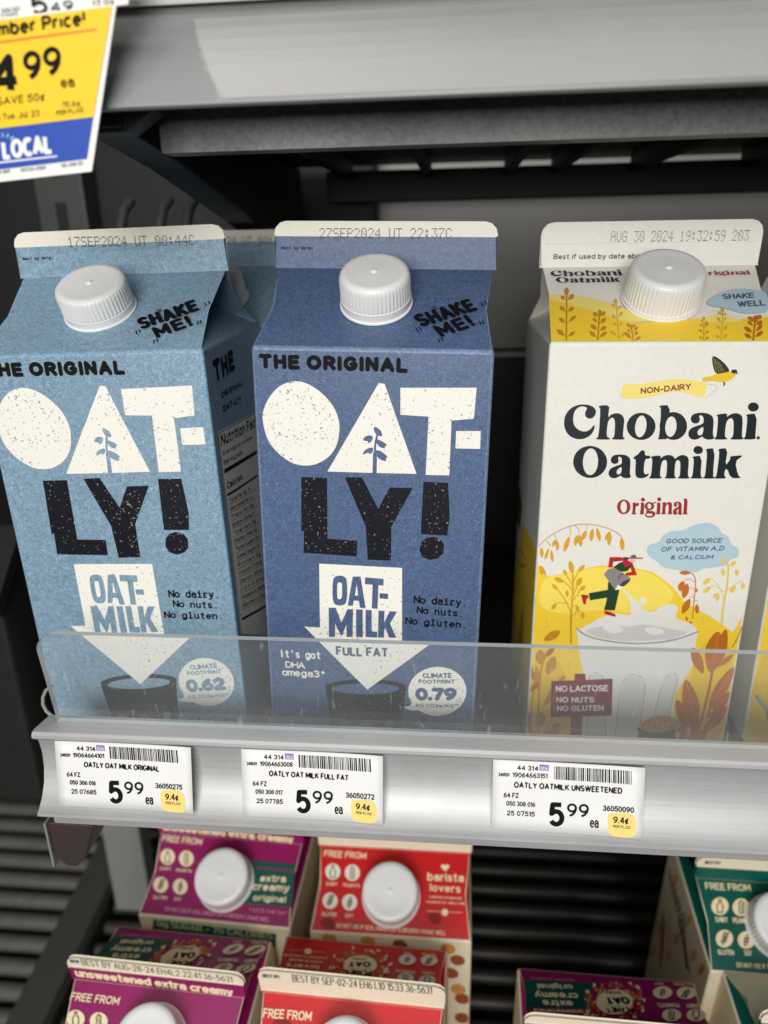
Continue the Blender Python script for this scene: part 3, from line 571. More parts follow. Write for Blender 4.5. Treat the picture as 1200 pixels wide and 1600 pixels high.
 'po_red_roof': '''T|icream|h|0.17|-43.81,41.71,-0.0076,26.46,3.92|FREE FROM
P0|iwhite|-650 673 -652 644 -662 617 -681 595 -706 581 -734 575 -764 578 -791 589 -814 609 -831 634 -839 663 -838 692 -827 719 -809 741 -784 756 -755 762 -725 759 -697 747 -674 727 -658 702
L0|ink|0.5|-764 738 -760 705 -777 676 -765 601 -709 604 -715 679 -737 706 -741 739 -764 738
P0|iwhite|-409 673 -411 644 -422 617 -440 595 -465 581 -494 575 -523 578 -550 590 -573 609 -589 634 -596 663 -595 692 -584 719 -565 741 -540 756 -511 762 -482 759 -454 747 -432 727 -416 702
L1|ink|0.5|-509 739 -479 716 -486 669 -468 623 -496 595 -528 620 -519 667 -535 713 -509 739
L1|ink|0.39|-507 715 -495 621
P0|iwhite|-649 348 -650 321 -661 295 -679 274 -703 260 -731 254 -760 257 -787 268 -809 287 -826 311 -833 338 -832 366 -822 392 -804 413 -780 428 -751 434 -722 431 -695 419 -672 400 -656 376
L1|ink|0.39|-756 275 -738 353 -730 412
P0|ink|-760 319 -753 308 -755 300 -764 301 -775 310 -781 322 -779 330 -770 329
P0|ink|-722 313 -730 303 -739 301 -742 308 -739 321 -730 331 -722 333 -718 326
P0|ink|-752 347 -746 335 -748 327 -757 329 -767 338 -774 350 -772 357 -763 356
P0|ink|-715 341 -723 330 -731 328 -735 336 -731 348 -723 358 -715 360 -711 353
P0|ink|-745 374 -739 362 -741 355 -750 356 -760 365 -766 377 -765 385 -756 384
P0|ink|-707 368 -716 358 -724 356 -728 363 -724 376 -716 386 -707 388 -704 381
P0|ink|-738 402 -732 390 -734 382 -742 384 -753 393 -759 405 -757 413 -748 412
P0|ink|-700 396 -708 385 -717 383 -720 391 -717 403 -708 414 -700 416 -697 408
P0|iwhite|-412 344 -414 317 -425 291 -443 270 -467 256 -495 250 -524 253 -551 264 -573 283 -588 307 -596 334 -594 362 -584 388 -565 409 -541 423 -513 429 -484 427 -457 415 -434 396 -419 372
P1|ink|-492 411 -476 359 -482 305 -515 269 -530 320 -523 370
P0|iwhite|-489 372 -492 363 -498 360 -506 363 -510 371 -507 379 -501 383 -493 380
P0|iwhite|-494 338 -496 330 -503 326 -510 329 -514 337 -512 345 -505 349 -497 346
P0|iwhite|-496 306 -498 297 -505 294 -512 297 -516 305 -514 313 -507 317 -500 314
T|icream|h|0.16|-40.48,25.38,0.0,6.9,2.12|DAIRY
T|icream|h|0.16|-30.13,25.32,0.0058,10.29,1.99|PEANUTS
T|icream|h|0.16|-41.24,8.84,0.0023,8.77,2.15|GLUTEN
T|icream|h|0.16|-27.08,8.8,0.032,4.68,2.03|SOY
T|icream|r|0.18|21.0,31.44,0.0141,22.03,4.77|barista
T|icream|r|0.18|22.66,25.7,0.0011,18.38,4.33|lovers
T|icream|r|0.17|22.37,22.02,0.0047,19.35,1.46|crafted to blend &
T|icream|r|0.17|20.45,19.25,0.0034,23.26,1.45|created for dairy milk
L1|icream|0.28|425 299 584 301
L1|icream|0.28|690 302 843 304
P0|icream|677 297 676 288 673 280 668 273 662 266 655 261 647 258 638 257 629 257 621 259 613 263 607 269 602 276 599 284 597 292 598 301 601 309 606 317 612 323 619 328 628 331 636 333 645 332 654 330 661 326 668 320 673 313 676 305
P0|icream|634 799 633 794 631 789 628 785 624 781 619 778 613 776 607 775 601 775 595 777 590 779 585 782 582 787 580 791 579 796 580 801 582 806 585 811 589 815 594 818 600 820 606 821 612 820 618 819 623 817 628 813 631 809 633 804
P0|icream|683 802 682 797 681 792 677 787 673 783 668 780 662 778 656 777 650 778 644 779 639 782 635 785 631 789 629 794 628 799 629 804 631 809 634 814 638 817 644 820 649 822 655 823 662 823 667 822 673 819 677 816 680 812 682 807
P0|icream|585 786 678 791 635 743
P0|dkred|-652 76 -658 65 -668 55 -681 47 -697 42 -716 40 -736 41 -756 45 -775 51 -792 60 -807 70 -819 82 -827 95 -830 108 -829 121 -823 133 -813 142 -800 150 -783 155 -764 157 -744 157 -724 153 -705 146 -687 138 -673 127 -661 115 -654 102 -651 89
P0|dkred|589 193 580 182 569 174 555 168 539 165 523 165 506 168 490 173 475 182 463 192 453 204 447 217 444 230 445 243 450 256 459 266 470 275 484 280 500 284 517 284 534 281 550 275 565 267 577 256 587 244 593 231 595 218 594 205
P0|dkred|-347 97 -348 91 -353 85 -360 79 -370 74 -382 70 -396 67 -411 66 -425 65 -440 67 -452 69 -463 73 -472 78 -477 84 -480 90 -478 96 -474 102 -467 108 -457 113 -444 117 -431 120 -416 122 -401 122 -387 120 -374 118 -363 114 -355 109 -349 103
T|icream|h|0.15|-31.86,3.22,-0.0076,64.57,2.34|DO NOT USE IF SEAL UNDER CAP IS BROKEN | SHAKE WELL''',
 'po_red_front': '''P0|bean|-627 -118 -649 -161 -689 -185 -736 -183 -776 -157 -800 -113 -801 -63 -778 -21 -738 3 -692 1 -652 -25 -628 -68
P0|bean|-171 -118 -192 -161 -231 -184 -277 -183 -318 -157 -342 -113 -344 -64 -323 -21 -284 2 -238 1 -197 -25 -173 -69
P0|bean2|206 -149 185 -192 147 -216 101 -214 60 -188 35 -144 32 -95 53 -53 91 -29 136 -31 177 -57 203 -100
P0|bean|766 -161 748 -203 710 -227 665 -226 624 -200 598 -156 594 -107 613 -65 650 -42 695 -43 736 -69 762 -112
P0|bean2|881 -360 862 -403 825 -428 779 -426 738 -400 711 -356 707 -305 726 -263 763 -239 808 -240 850 -266 876 -310
P0|bean2|809 -608 790 -653 752 -678 706 -676 664 -650 637 -604 633 -553 652 -509 690 -484 736 -486 778 -512 805 -557
P0|bean2|948 -1090 929 -1137 890 -1163 843 -1162 799 -1134 772 -1087 767 -1033 787 -987 825 -961 872 -962 915 -990 943 -1037
P0|bean2|-449 -383 -471 -427 -511 -452 -558 -451 -600 -424 -624 -379 -625 -328 -603 -284 -563 -260 -516 -261 -475 -288 -451 -332
P0|bean|9 -454 -12 -498 -51 -523 -98 -522 -139 -495 -164 -450 -167 -399 -145 -355 -106 -331 -60 -332 -19 -359 7 -403
P0|bean|898 -907 879 -952 841 -978 794 -977 751 -950 723 -903 719 -850 738 -805 777 -780 823 -781 866 -808 893 -854
P0|bean2|390 -534 370 -578 332 -602 285 -601 243 -574 217 -529 214 -478 235 -434 273 -410 319 -411 361 -437 387 -482
P0|bean2|955 -1479 936 -1527 897 -1555 849 -1554 804 -1525 776 -1476 771 -1420 791 -1372 830 -1345 878 -1346 922 -1375 950 -1423''',
 'po_purple_back': '''P0|green|887 224 156 173 269 685 207 744 899 834 909 686
T|icream|r|0.2|19.28,11.56,0.0999,19.05,4.38|original
T|icream|r|0.21|17.41,18.36,0.0927,23.01,5.24|creamy
T|icream|r|0.22|21.16,24.95,0.0939,15.58,5.08|extra
P0|crimson2|865 653 301 607 295 647 325 703 856 753 878 710
T|icream|r|0.2|16.61,31.5,0.0921,25.22,3.15|unsweetened
P0|icream|-211 433 -188 497 -149 556 -98 605 -40 639 21 656 77 654 125 634 159 596 176 544 175 484 155 419 117 358 65 306 5 269 -59 250 -118 252 -167 275 -200 316 -216 371
P0|oat1|-258 375 -270 355 -290 346 -303 354 -299 374 -282 391 -264 391
P0|oat2|-26 196 -10 204 3 191 5 166 -6 148 -22 151 -31 172
P0|oat3|-220 427 -206 432 -194 417 -195 392 -207 376 -222 382 -228 404
P0|oat1|247 626 262 634 276 624 279 602 270 586 254 587 244 604
P0|oat1|-292 191 -276 203 -261 195 -257 172 -267 153 -285 151 -295 168
P0|oat2|114 395 127 391 131 367 124 340 111 331 101 347 102 375
P0|oat3|-290 539 -279 532 -278 506 -289 481 -302 475 -309 494 -303 522
P0|oat1|-287 344 -295 321 -315 303 -331 303 -332 321 -317 343 -297 353
P0|oat1|-59 657 -55 641 -63 613 -79 594 -90 599 -87 623 -74 649
P0|oat2|-103 717 -91 712 -88 688 -97 664 -110 657 -118 673 -115 700
P0|oat3|279 476 288 463 285 434 272 411 260 411 257 434 265 463
P0|oat1|-140 604 -133 591 -139 563 -153 541 -165 543 -166 566 -155 593
P0|oat1|237 481 249 476 254 452 246 425 233 418 224 434 226 463
P0|oat2|99 305 103 287 94 257 77 237 66 244 69 271 84 298
P0|oat3|-87 262 -74 259 -69 234 -77 207 -90 197 -100 213 -99 242
P0|oat1|242 511 257 517 269 501 270 477 258 462 243 468 236 490
P0|oat1|238 410 231 388 212 372 196 375 195 393 210 414 229 422
P0|oat2|177 703 191 712 205 702 209 681 199 665 184 665 174 682
P0|oat3|215 500 206 479 187 465 172 469 172 488 187 507 206 513
P0|oat1|266 648 278 642 281 617 273 592 260 586 252 603 254 630
P0|oat1|-250 318 -236 317 -229 296 -235 269 -248 257 -260 269 -261 296
P0|oat2|245 374 239 351 220 333 204 332 201 350 215 373 234 383
P0|oat3|137 395 142 378 134 348 119 328 107 332 109 358 122 386
P0|oat1|51 752 43 732 25 717 10 719 9 736 24 755 42 762
P0|oat1|219 471 232 487 250 488 260 473 254 453 237 444 221 452
P0|oat2|183 463 188 446 179 417 163 398 152 404 154 430 168 456
P0|oat3|184 702 197 718 215 720 225 707 220 689 203 678 187 684
P0|oat1|-181 642 -173 630 -177 603 -190 580 -202 580 -205 601 -195 629
P0|oat1|228 392 238 381 237 353 225 328 212 325 207 347 214 377
P0|oat2|-139 204 -149 182 -169 168 -185 173 -183 193 -167 214 -147 218
P0|oat3|46 311 60 309 66 285 59 258 46 247 35 262 35 291
P0|oat1|-225 270 -210 280 -196 269 -193 246 -204 228 -220 228 -230 247
P0|oat1|234 563 239 546 231 517 215 499 204 505 207 530 220 556
P0|oat2|199 603 211 598 214 573 206 548 193 541 185 558 187 586
P0|oat3|290 647 279 628 260 620 247 628 249 647 266 662 283 662
P0|oat1|116 357 115 335 100 309 83 298 75 310 84 337 102 358
P0|oat1|52 222 66 220 73 197 68 169 54 158 43 172 42 200
P0|oat2|-259 535 -244 548 -228 544 -222 526 -230 507 -248 502 -260 515
P0|oat3|-96 178 -84 173 -81 146 -90 117 -104 110 -112 128 -109 159
P0|oat1|-208 365 -218 344 -238 332 -253 338 -251 357 -234 376 -215 379
P0|oat1|287 582 286 561 271 537 254 528 247 541 256 566 273 584
P0|oat2|-354 381 -341 399 -322 402 -312 388 -318 368 -336 356 -352 362
P0|oat3|-287 453 -273 470 -255 474 -244 461 -250 441 -268 429 -284 434
P0|oat1|97 280 100 260 88 231 70 214 61 223 66 251 82 276
P0|oat1|224 576 215 556 196 545 181 551 183 570 199 587 217 590
P0|oat2|-50 269 -36 285 -18 283 -10 264 -17 244 -35 237 -50 248
P0|oat3|101 335 114 330 117 304 109 277 95 269 87 287 89 316
P0|oat1|-89 218 -99 196 -119 182 -135 187 -133 207 -117 227 -97 232
P0|oat1|-38 209 -22 219 -7 209 -3 186 -14 167 -31 167 -41 185
P0|oat2|267 649 256 630 238 623 225 632 228 651 244 665 261 664
P0|oat3|-160 555 -162 534 -177 510 -195 499 -201 512 -192 537 -173 556
P0|oat1|-133 281 -139 258 -157 237 -175 234 -178 251 -164 275 -144 289
P0|oat1|-143 191 -129 190 -123 167 -128 139 -142 127 -154 141 -154 169
P0|oat2|236 587 231 566 213 547 197 544 193 561 206 583 225 595
P0|oat3|149 686 140 666 121 654 106 659 107 678 123 695 141 699
P0|oat1|-302 286 -307 263 -325 240 -343 235 -347 251 -334 276 -313 292
P0|oat1|-154 576 -147 562 -154 534 -169 512 -180 514 -180 538 -168 565
P0|oat2|-241 214 -238 195 -250 164 -267 146 -277 153 -272 181 -256 208
P0|oat3|-241 392 -226 400 -214 387 -213 363 -224 346 -240 349 -248 370
P0|oat1|119 692 133 693 141 675 138 650 126 638 114 648 110 672
P0|oat1|-176 599 -163 617 -144 621 -134 608 -139 589 -156 577 -173 582
P0|oat2|268 455 279 447 281 420 272 394 258 389 251 408 255 438
P0|oat3|158 294 149 273 129 259 114 265 115 285 131 304 150 309
P0|oat1|-55 177 -41 177 -34 154 -39 126 -52 114 -64 127 -66 155
P0|oat1|-220 344 -208 339 -205 313 -214 286 -228 278 -236 296 -232 325
P0|oat2|-24 229 -32 206 -52 189 -68 191 -69 210 -54 232 -34 241
P0|oat3|-199 291 -184 298 -171 283 -171 259 -183 242 -198 246 -205 268
P0|oat1|-278 548 -264 548 -258 527 -264 501 -277 490 -288 502 -288 528
P0|oat1|162 632 175 644 192 640 199 622 191 604 175 599 161 611
P0|oat2|210 578 217 564 212 536 198 515 186 517 185 541 196 568
P0|oat3|-20 701 -29 682 -48 671 -62 677 -60 695 -44 712 -26 714
P0|oat1|212 713 224 729 242 730 252 717 247 698 230 688 215 695
P0|oat1|240 414 230 394 211 384 197 391 198 411 215 428 233 430
P0|oat2|-247 333 -250 311 -267 286 -285 277 -291 291 -280 317 -261 336
P0|oat3|-281 385 -292 364 -312 353 -326 360 -323 380 -306 398 -288 400
P0|oat1|-252 361 -250 342 -263 313 -281 296 -290 305 -284 332 -267 357
P0|icream|-73 756 -80 736 -98 719 -114 719 -115 735 -101 756 -82 765
P0|icream|221 347 235 360 253 356 260 337 252 317 235 312 221 325
P0|icream|-3 785 12 791 24 779 25 757 14 742 -1 746 -8 765
P0|icream|267 715 262 695 245 676 228 673 225 689 237 711 256 723
P0|icream|303 719 307 702 298 675 282 658 272 665 275 689 289 713
P0|icream|-190 678 -176 689 -160 683 -156 663 -165 646 -182 644 -193 658
P0|icream|-332 421 -321 415 -320 389 -330 363 -344 356 -351 374 -346 403
P0|icream|-336 167 -323 187 -303 192 -292 180 -297 158 -315 144 -333 148
P0|icream|-334 213 -319 225 -303 216 -300 194 -310 174 -328 173 -338 190
P0|icream|188 772 199 788 217 792 228 780 224 761 207 750 191 755
P0|icream|130 220 146 228 159 213 161 188 149 171 133 175 125 197
P0|icream|266 640 278 657 296 662 308 650 304 631 288 619 271 623
P0|icream|260 338 255 315 237 295 220 293 216 310 229 334 249 346
P0|icream|-40 788 -38 771 -50 745 -66 730 -75 738 -70 763 -54 785
P0|icream|-263 588 -262 569 -276 543 -293 529 -301 538 -294 564 -277 586
P0|icream|47 814 53 800 46 774 32 755 21 757 21 780 33 806
P0|icream|330 706 325 686 307 668 291 667 288 684 301 705 320 715
P0|icream|-264 144 -249 155 -234 143 -231 120 -243 101 -260 101 -269 121
P0|icream|153 250 163 238 160 208 148 182 134 181 131 205 139 235
P0|icream|-205 434 -183 495 -145 552 -96 600 -39 633 19 650 74 648 120 628 153 591 170 542 169 483 149 421 113 361 63 311 4 275 -57 257 -114 259 -162 281 -195 321 -209 374
T|olive|r|0.2|-5.68,13.85,0.0955,8.39,2.52|OATMILK
T|ink|b|0.26|-8.65,18.01,0.108,12.71,5.87|OAT
L1|oat2|0.38|-146 506 106 531
T|ink|b|0.2|-9.41,26.02,0.1304,14.61,4.1|PLANET
P0|icream|-908 545 -894 575 -871 603 -843 627 -812 644 -780 652 -751 652 -727 642 -711 624 -704 599 -708 571 -721 540 -743 512 -772 487 -804 470 -837 461 -867 461 -890 472 -906 490 -912 515
L0|ink|0.64|-799 627 -808 594 -838 563 -858 486 -798 494 -772 571 -785 597 -775 630 -799 627
P0|icream|-658 577 -645 607 -624 635 -596 659 -565 676 -533 684 -504 684 -480 674 -463 656 -456 632 -459 603 -471 573 -492 544 -520 520 -552 503 -584 494 -614 494 -638 505 -655 523 -661 548
L1|ink|0.64|-539 661 -516 641 -540 593 -539 546 -578 515 -603 538 -576 588 -575 634 -539 661
L1|ink|0.5|-546 638 -568 543
P0|icream|-913 198 -898 231 -875 262 -845 288 -812 306 -779 315 -749 315 -724 304 -707 284 -700 257 -704 226 -718 193 -741 162 -771 135 -804 116 -839 106 -870 107 -895 119 -911 139 -917 167
L1|ink|0.5|-857 130 -800 223 -766 293
P0|ink|-862 167 -860 182 -852 194 -843 195 -839 186 -841 171 -849 159 -858 157
P0|ink|-815 189 -805 200 -797 201 -796 190 -802 175 -812 163 -820 163 -822 173
P0|ink|-841 200 -839 215 -831 227 -823 228 -818 219 -821 204 -828 192 -837 190
P0|ink|-795 222 -784 233 -776 234 -775 223 -781 208 -791 196 -800 196 -801 207
P0|ink|-820 233 -818 248 -810 259 -802 261 -798 252 -800 237 -808 225 -816 223
P0|ink|-774 255 -764 266 -756 266 -755 256 -761 241 -771 229 -779 229 -780 239
P0|ink|-800 265 -798 280 -790 292 -782 293 -777 284 -780 269 -787 258 -796 256
P0|ink|-754 287 -744 298 -736 299 -734 288 -740 273 -751 262 -759 261 -760 272
P0|icream|-664 222 -650 255 -628 286 -599 312 -566 330 -533 339 -503 338 -478 328 -460 308 -453 281 -455 250 -468 217 -490 186 -519 159 -553 140 -587 130 -618 131 -643 143 -660 163 -668 191
P1|ink|-518 319 -521 261 -549 197 -602 151 -596 211 -569 270
P0|icream|-553 272 -548 282 -539 287 -531 284 -531 275 -536 265 -545 260 -552 263
P0|icream|-572 232 -566 242 -557 248 -550 245 -549 235 -554 225 -564 220 -571 223
P0|icream|-588 194 -582 204 -573 209 -565 206 -565 197 -570 187 -580 182 -587 185
T|icream|h|0.16|-30.38,3.17,0.0997,4.82,2.15|SOY
T|icream|h|0.16|-45.35,1.65,0.0987,9.34,2.32|GLUTEN
T|icream|h|0.16|-33.72,19.75,0.1304,11.15,3.07|PEANUTS
T|icream|h|0.16|-44.47,18.76,0.1311,7.34,3.07|DAIRY
T|pinkish|h|0.14|17.16,6.81,0.0541,24.03,1.57|TASTE THE OAT - LIVE CREAMY OAT''',
 'po_red_back': '''L1|icream|0.23|835 271 680 257
L1|icream|0.23|575 258 430 253
P0|icream|581 259 579 271 580 283 583 293 587 303 593 310 601 315 610 318 619 318 628 316 637 311 646 303 653 294 658 283 662 271 664 259 664 248 661 237 657 227 650 220 643 214 634 211 624 211 615 214 606 219 597 227 590 236 585 247
T|icream|r|0.17|18.97,17.34,0.016,24.33,1.96|crafted to blend &
T|icream|r|0.17|20.75,21.28,0.0063,19.02,1.91|created for dairy milk
T|icream|r|0.2|22.03,24.91,0.0384,18.22,3.93|lovers
T|icream|r|0.2|19.54,32.02,0.0436,21.36,4.54|barista
P0|icream|-186 392 -183 445 -164 495 -128 537 -81 568 -27 585 30 585 84 570 130 540 164 499 182 449 182 395 164 344 130 299 82 266 25 249 -34 248 -90 265 -137 297 -170 341
P0|oat1|220 249 222 229 212 207 197 199 189 213 193 236 207 253
P0|oat2|-222 597 -216 579 -220 553 -231 538 -240 545 -241 569 -233 592
P0|oat3|68 681 79 672 87 646 86 623 76 620 65 640 61 667
P0|oat1|220 384 230 393 249 386 262 367 260 352 244 351 226 365
P0|oat1|99 602 106 615 124 616 138 605 139 589 126 581 108 587
P0|oat2|59 261 71 250 79 221 77 196 67 193 56 215 52 245
P0|oat3|-275 319 -263 321 -247 304 -239 280 -246 268 -261 276 -274 299
P0|oat1|153 589 162 599 180 595 194 579 193 564 178 561 160 572
P0|oat1|-57 226 -47 238 -29 233 -15 217 -16 200 -32 196 -50 207
P0|oat2|75 214 82 230 100 234 116 223 117 206 104 195 85 199
P0|oat3|242 364 249 379 266 383 282 372 284 355 271 345 252 349
P0|oat1|130 310 142 302 153 275 153 249 144 244 131 264 125 293
P0|oat1|-211 492 -215 474 -230 463 -246 466 -250 482 -239 498 -222 502
P0|oat2|51 603 52 585 40 567 25 563 18 577 25 597 39 609
P0|oat3|-197 328 -200 309 -215 294 -231 296 -236 311 -226 330 -209 337
P0|oat1|-191 272 -191 252 -203 231 -218 226 -225 240 -219 263 -204 277
P0|oat1|-186 639 -174 632 -164 608 -163 585 -172 579 -184 596 -190 622
P0|oat2|36 657 36 638 24 622 9 619 3 632 9 652 24 663
P0|oat3|140 539 152 540 168 523 176 500 170 488 154 497 141 520
P0|oat1|39 662 35 645 20 636 4 640 0 655 11 670 28 673
P0|oat1|214 421 220 402 216 376 205 361 195 370 194 395 202 418
P0|oat2|-126 567 -119 550 -121 523 -131 506 -141 512 -144 536 -137 561
P0|oat3|116 595 124 608 142 608 156 595 157 579 143 572 125 580
P0|oat1|261 492 257 476 240 468 224 475 221 491 232 504 250 505
P0|oat1|-247 446 -237 436 -230 408 -233 384 -243 382 -253 403 -255 432
P0|oat2|222 302 234 290 242 261 239 237 229 235 218 257 215 287
P0|oat3|242 380 245 360 236 338 221 330 213 343 216 366 229 382
P0|oat1|-157 310 -153 290 -159 264 -172 251 -181 261 -180 286 -169 308
P0|oat1|166 292 169 271 159 249 144 242 136 255 140 278 154 295
P0|oat2|112 260 122 245 125 214 119 192 108 194 101 220 102 249
P0|oat3|-229 341 -221 324 -223 295 -233 277 -243 282 -246 308 -240 334
P0|oat1|183 630 183 612 171 596 155 594 149 608 156 627 171 637
P0|oat1|54 641 61 624 58 598 48 583 38 589 36 613 43 636
P0|oat2|1 613 13 614 29 597 36 574 30 563 14 572 2 595
P0|oat3|110 257 120 242 123 212 116 189 105 192 98 218 100 246
P0|oat1|216 294 212 276 196 266 180 272 175 289 187 304 205 307
P0|oat1|-66 179 -60 159 -65 131 -77 115 -87 124 -87 150 -78 175
P0|oat2|-33 179 -36 160 -52 148 -69 152 -73 168 -62 186 -44 190
P0|oat3|67 599 73 614 89 619 105 611 107 595 95 584 77 585
P0|oat1|-287 521 -276 511 -269 484 -271 461 -281 458 -291 478 -293 506
P0|oat1|-159 551 -149 539 -143 511 -147 489 -158 488 -166 510 -167 538
P0|oat2|195 269 205 254 208 224 202 202 191 204 184 229 185 258
P0|oat3|76 656 86 663 104 653 115 634 112 620 96 622 80 638
P0|oat1|76 613 82 596 79 570 68 554 58 562 57 586 64 609
P0|oat1|211 423 223 427 240 413 251 392 246 378 230 383 214 403
P0|oat2|-83 239 -86 219 -101 205 -117 206 -122 223 -112 241 -95 248
P0|oat3|8 674 12 656 6 632 -7 621 -16 630 -14 653 -4 673
P0|oat1|-109 586 -106 567 -114 544 -127 535 -136 545 -133 568 -121 586
P0|oat1|-236 508 -227 520 -210 519 -196 506 -196 490 -211 483 -229 492
P0|oat2|-283 341 -271 345 -255 331 -246 309 -251 295 -267 301 -281 321
P0|oat3|-143 198 -133 209 -115 206 -101 190 -102 173 -118 168 -136 179
P0|oat1|-2 675 4 658 -1 633 -13 620 -22 628 -22 652 -13 673
P0|oat1|76 613 87 602 94 575 92 552 82 551 72 571 69 599
P0|oat2|-9 210 2 217 20 206 32 185 28 169 12 172 -5 190
P0|oat3|44 688 55 680 64 655 63 631 53 628 42 647 38 674
P0|oat1|15 263 21 245 17 216 6 200 -4 208 -6 235 3 259
P0|oat1|-69 179 -56 180 -40 160 -33 134 -40 123 -56 133 -69 159
P0|oat2|-213 292 -201 293 -186 274 -179 250 -186 238 -201 248 -213 273
P0|oat3|-240 435 -244 417 -260 407 -275 411 -279 427 -268 443 -250 446
P0|oat1|189 389 201 387 217 366 223 341 215 331 200 344 188 369
P0|oat1|279 513 291 505 302 480 304 455 294 450 281 469 274 496
P0|oat2|134 604 146 609 163 596 173 576 169 562 153 567 138 585
P0|oat3|47 679 46 661 32 647 17 646 11 661 19 678 35 686
P0|oat1|151 610 149 593 135 579 120 579 114 594 123 611 139 619
P0|oat1|106 225 102 207 85 196 69 201 65 218 76 234 94 237
P0|oat2|-178 267 -167 274 -149 263 -138 242 -142 227 -158 229 -174 247
P0|oat3|-110 200 -103 181 -107 152 -118 135 -128 143 -130 169 -122 195
P0|oat1|-37 286 -28 269 -29 240 -37 220 -48 225 -52 251 -47 278
P0|oat1|-70 237 -60 246 -41 238 -29 219 -31 203 -47 202 -65 217
P0|oat2|-203 257 -191 254 -178 230 -174 204 -183 195 -197 210 -206 238
P0|oat3|179 387 192 386 207 365 213 340 206 330 190 343 179 368
P0|oat1|159 221 158 201 145 184 129 182 122 198 130 219 146 229
P0|oat1|162 246 173 253 192 242 204 221 200 206 184 208 167 226
P0|oat2|118 170 116 151 101 136 85 137 79 153 89 172 106 180
P0|oat3|-32 184 -20 175 -11 146 -11 120 -22 116 -33 137 -38 167
P0|oat1|69 673 78 659 80 632 74 612 64 614 57 638 60 663
P0|icream|-303 477 -294 462 -293 434 -301 413 -311 416 -317 440 -313 467
P0|icream|-296 513 -284 509 -272 486 -270 462 -278 454 -291 469 -299 495
P0|icream|-244 607 -238 590 -242 564 -253 548 -263 555 -264 579 -256 602
P0|icream|295 521 293 503 278 491 262 493 257 508 267 525 284 530
P0|icream|-48 708 -36 700 -27 676 -27 652 -37 648 -48 666 -53 693
P0|icream|-189 143 -179 154 -161 148 -148 130 -150 113 -166 110 -183 124
P0|icream|-302 518 -303 499 -315 481 -330 477 -336 491 -329 511 -314 524
P0|icream|-251 239 -251 218 -263 198 -279 193 -286 208 -279 230 -264 244
P0|icream|-108 166 -97 174 -79 164 -67 144 -70 128 -87 129 -104 146
P0|icream|-270 454 -275 437 -292 429 -307 435 -310 452 -298 465 -280 466
P0|icream|-341 382 -331 391 -313 384 -301 367 -304 351 -319 350 -336 363
P0|icream|-233 624 -236 606 -250 594 -266 595 -270 610 -260 627 -244 633
P0|icream|309 344 319 328 321 299 314 278 303 282 297 307 299 335
P0|icream|118 154 131 146 141 118 142 91 133 85 119 106 113 136
P0|icream|-271 534 -265 518 -268 491 -278 474 -288 480 -290 504 -283 528
P0|icream|-272 489 -274 471 -287 455 -303 454 -308 469 -300 488 -283 497
P0|icream|-282 293 -271 298 -254 285 -244 263 -249 248 -265 253 -280 273
P0|icream|-332 382 -324 366 -326 337 -336 318 -346 323 -349 348 -343 375
P0|icream|308 552 319 541 328 514 326 491 316 488 305 509 301 537
P0|icream|-180 393 -178 444 -158 493 -124 534 -79 563 -26 579 29 580 81 565 126 536 159 496 176 448 176 396 159 346 125 303 79 271 24 255 -33 254 -87 270 -132 301 -164 343
T|olive|r|0.2|-2.69,14.65,0.0318,8.18,2.14|OATMILK
T|ink|b|0.26|-5.65,17.52,0.076,12.64,5.0|OAT
L1|oat2|0.38|-141 483 117 497
T|ink|b|0.2|-6.71,25.14,0.0735,13.9,4.34|PLANET
P0|iwhite|-843 559 -840 587 -828 613 -809 636 -785 652 -758 660 -730 660 -704 652 -683 636 -668 613 -662 587 -664 559 -675 533 -694 510 -719 493 -747 484 -775 484 -801 493 -823 510 -837 533
L0|ink|0.56|-767 637 -765 607 -783 577 -776 507 -721 515 -723 587 -744 610 -745 640 -767 637
P0|iwhite|-609 564 -607 592 -596 619 -578 641 -554 657 -527 666 -498 666 -472 657 -450 641 -435 619 -428 592 -430 564 -440 538 -458 515 -482 498 -510 489 -539 489 -566 498 -588 515 -603 538
L1|ink|0.56|-525 644 -496 626 -502 581 -485 539 -512 509 -544 530 -535 576 -550 618 -525 644
L1|ink|0.43|-523 622 -512 534
P0|iwhite|-845 207 -842 238 -830 266 -810 290 -785 308 -756 317 -727 317 -700 307 -678 290 -663 265 -656 237 -658 206 -670 177 -690 152 -715 134 -744 125 -774 125 -802 135 -824 153 -839 178
L1|ink|0.43|-770 146 -746 232 -736 296
P0|ink|-786 179 -789 193 -785 204 -778 206 -771 198 -768 184 -772 173 -779 171
P0|ink|-749 201 -743 211 -736 212 -731 202 -732 188 -738 177 -745 177 -750 187
P0|ink|-777 210 -780 224 -776 235 -769 236 -762 228 -759 214 -763 203 -770 202
P0|ink|-740 231 -735 242 -727 242 -722 233 -723 218 -729 208 -737 207 -741 217
P0|ink|-768 240 -771 254 -767 265 -760 267 -753 258 -750 245 -754 234 -761 232
P0|ink|-732 262 -726 272 -718 272 -714 263 -714 249 -720 238 -728 238 -733 247
P0|ink|-760 270 -762 284 -759 295 -751 297 -744 288 -742 275 -745 264 -752 262
P0|ink|-723 292 -717 302 -710 302 -705 293 -706 279 -712 268 -719 268 -724 278
P0|iwhite|-603 232 -600 262 -589 290 -570 314 -545 332 -517 341 -487 341 -460 331 -437 314 -421 289 -414 261 -415 230 -426 201 -445 177 -470 159 -500 149 -529 150 -557 159 -580 178 -596 203
P1|ink|-496 323 -480 270 -486 211 -521 168 -535 223 -528 277
P0|iwhite|-514 279 -512 288 -505 293 -497 290 -493 282 -496 273 -503 268 -510 271
P0|iwhite|-518 243 -516 252 -509 257 -502 254 -498 246 -500 237 -507 232 -515 234
P0|iwhite|-521 207 -519 216 -512 221 -504 219 -500 210 -502 201 -510 196 -517 199
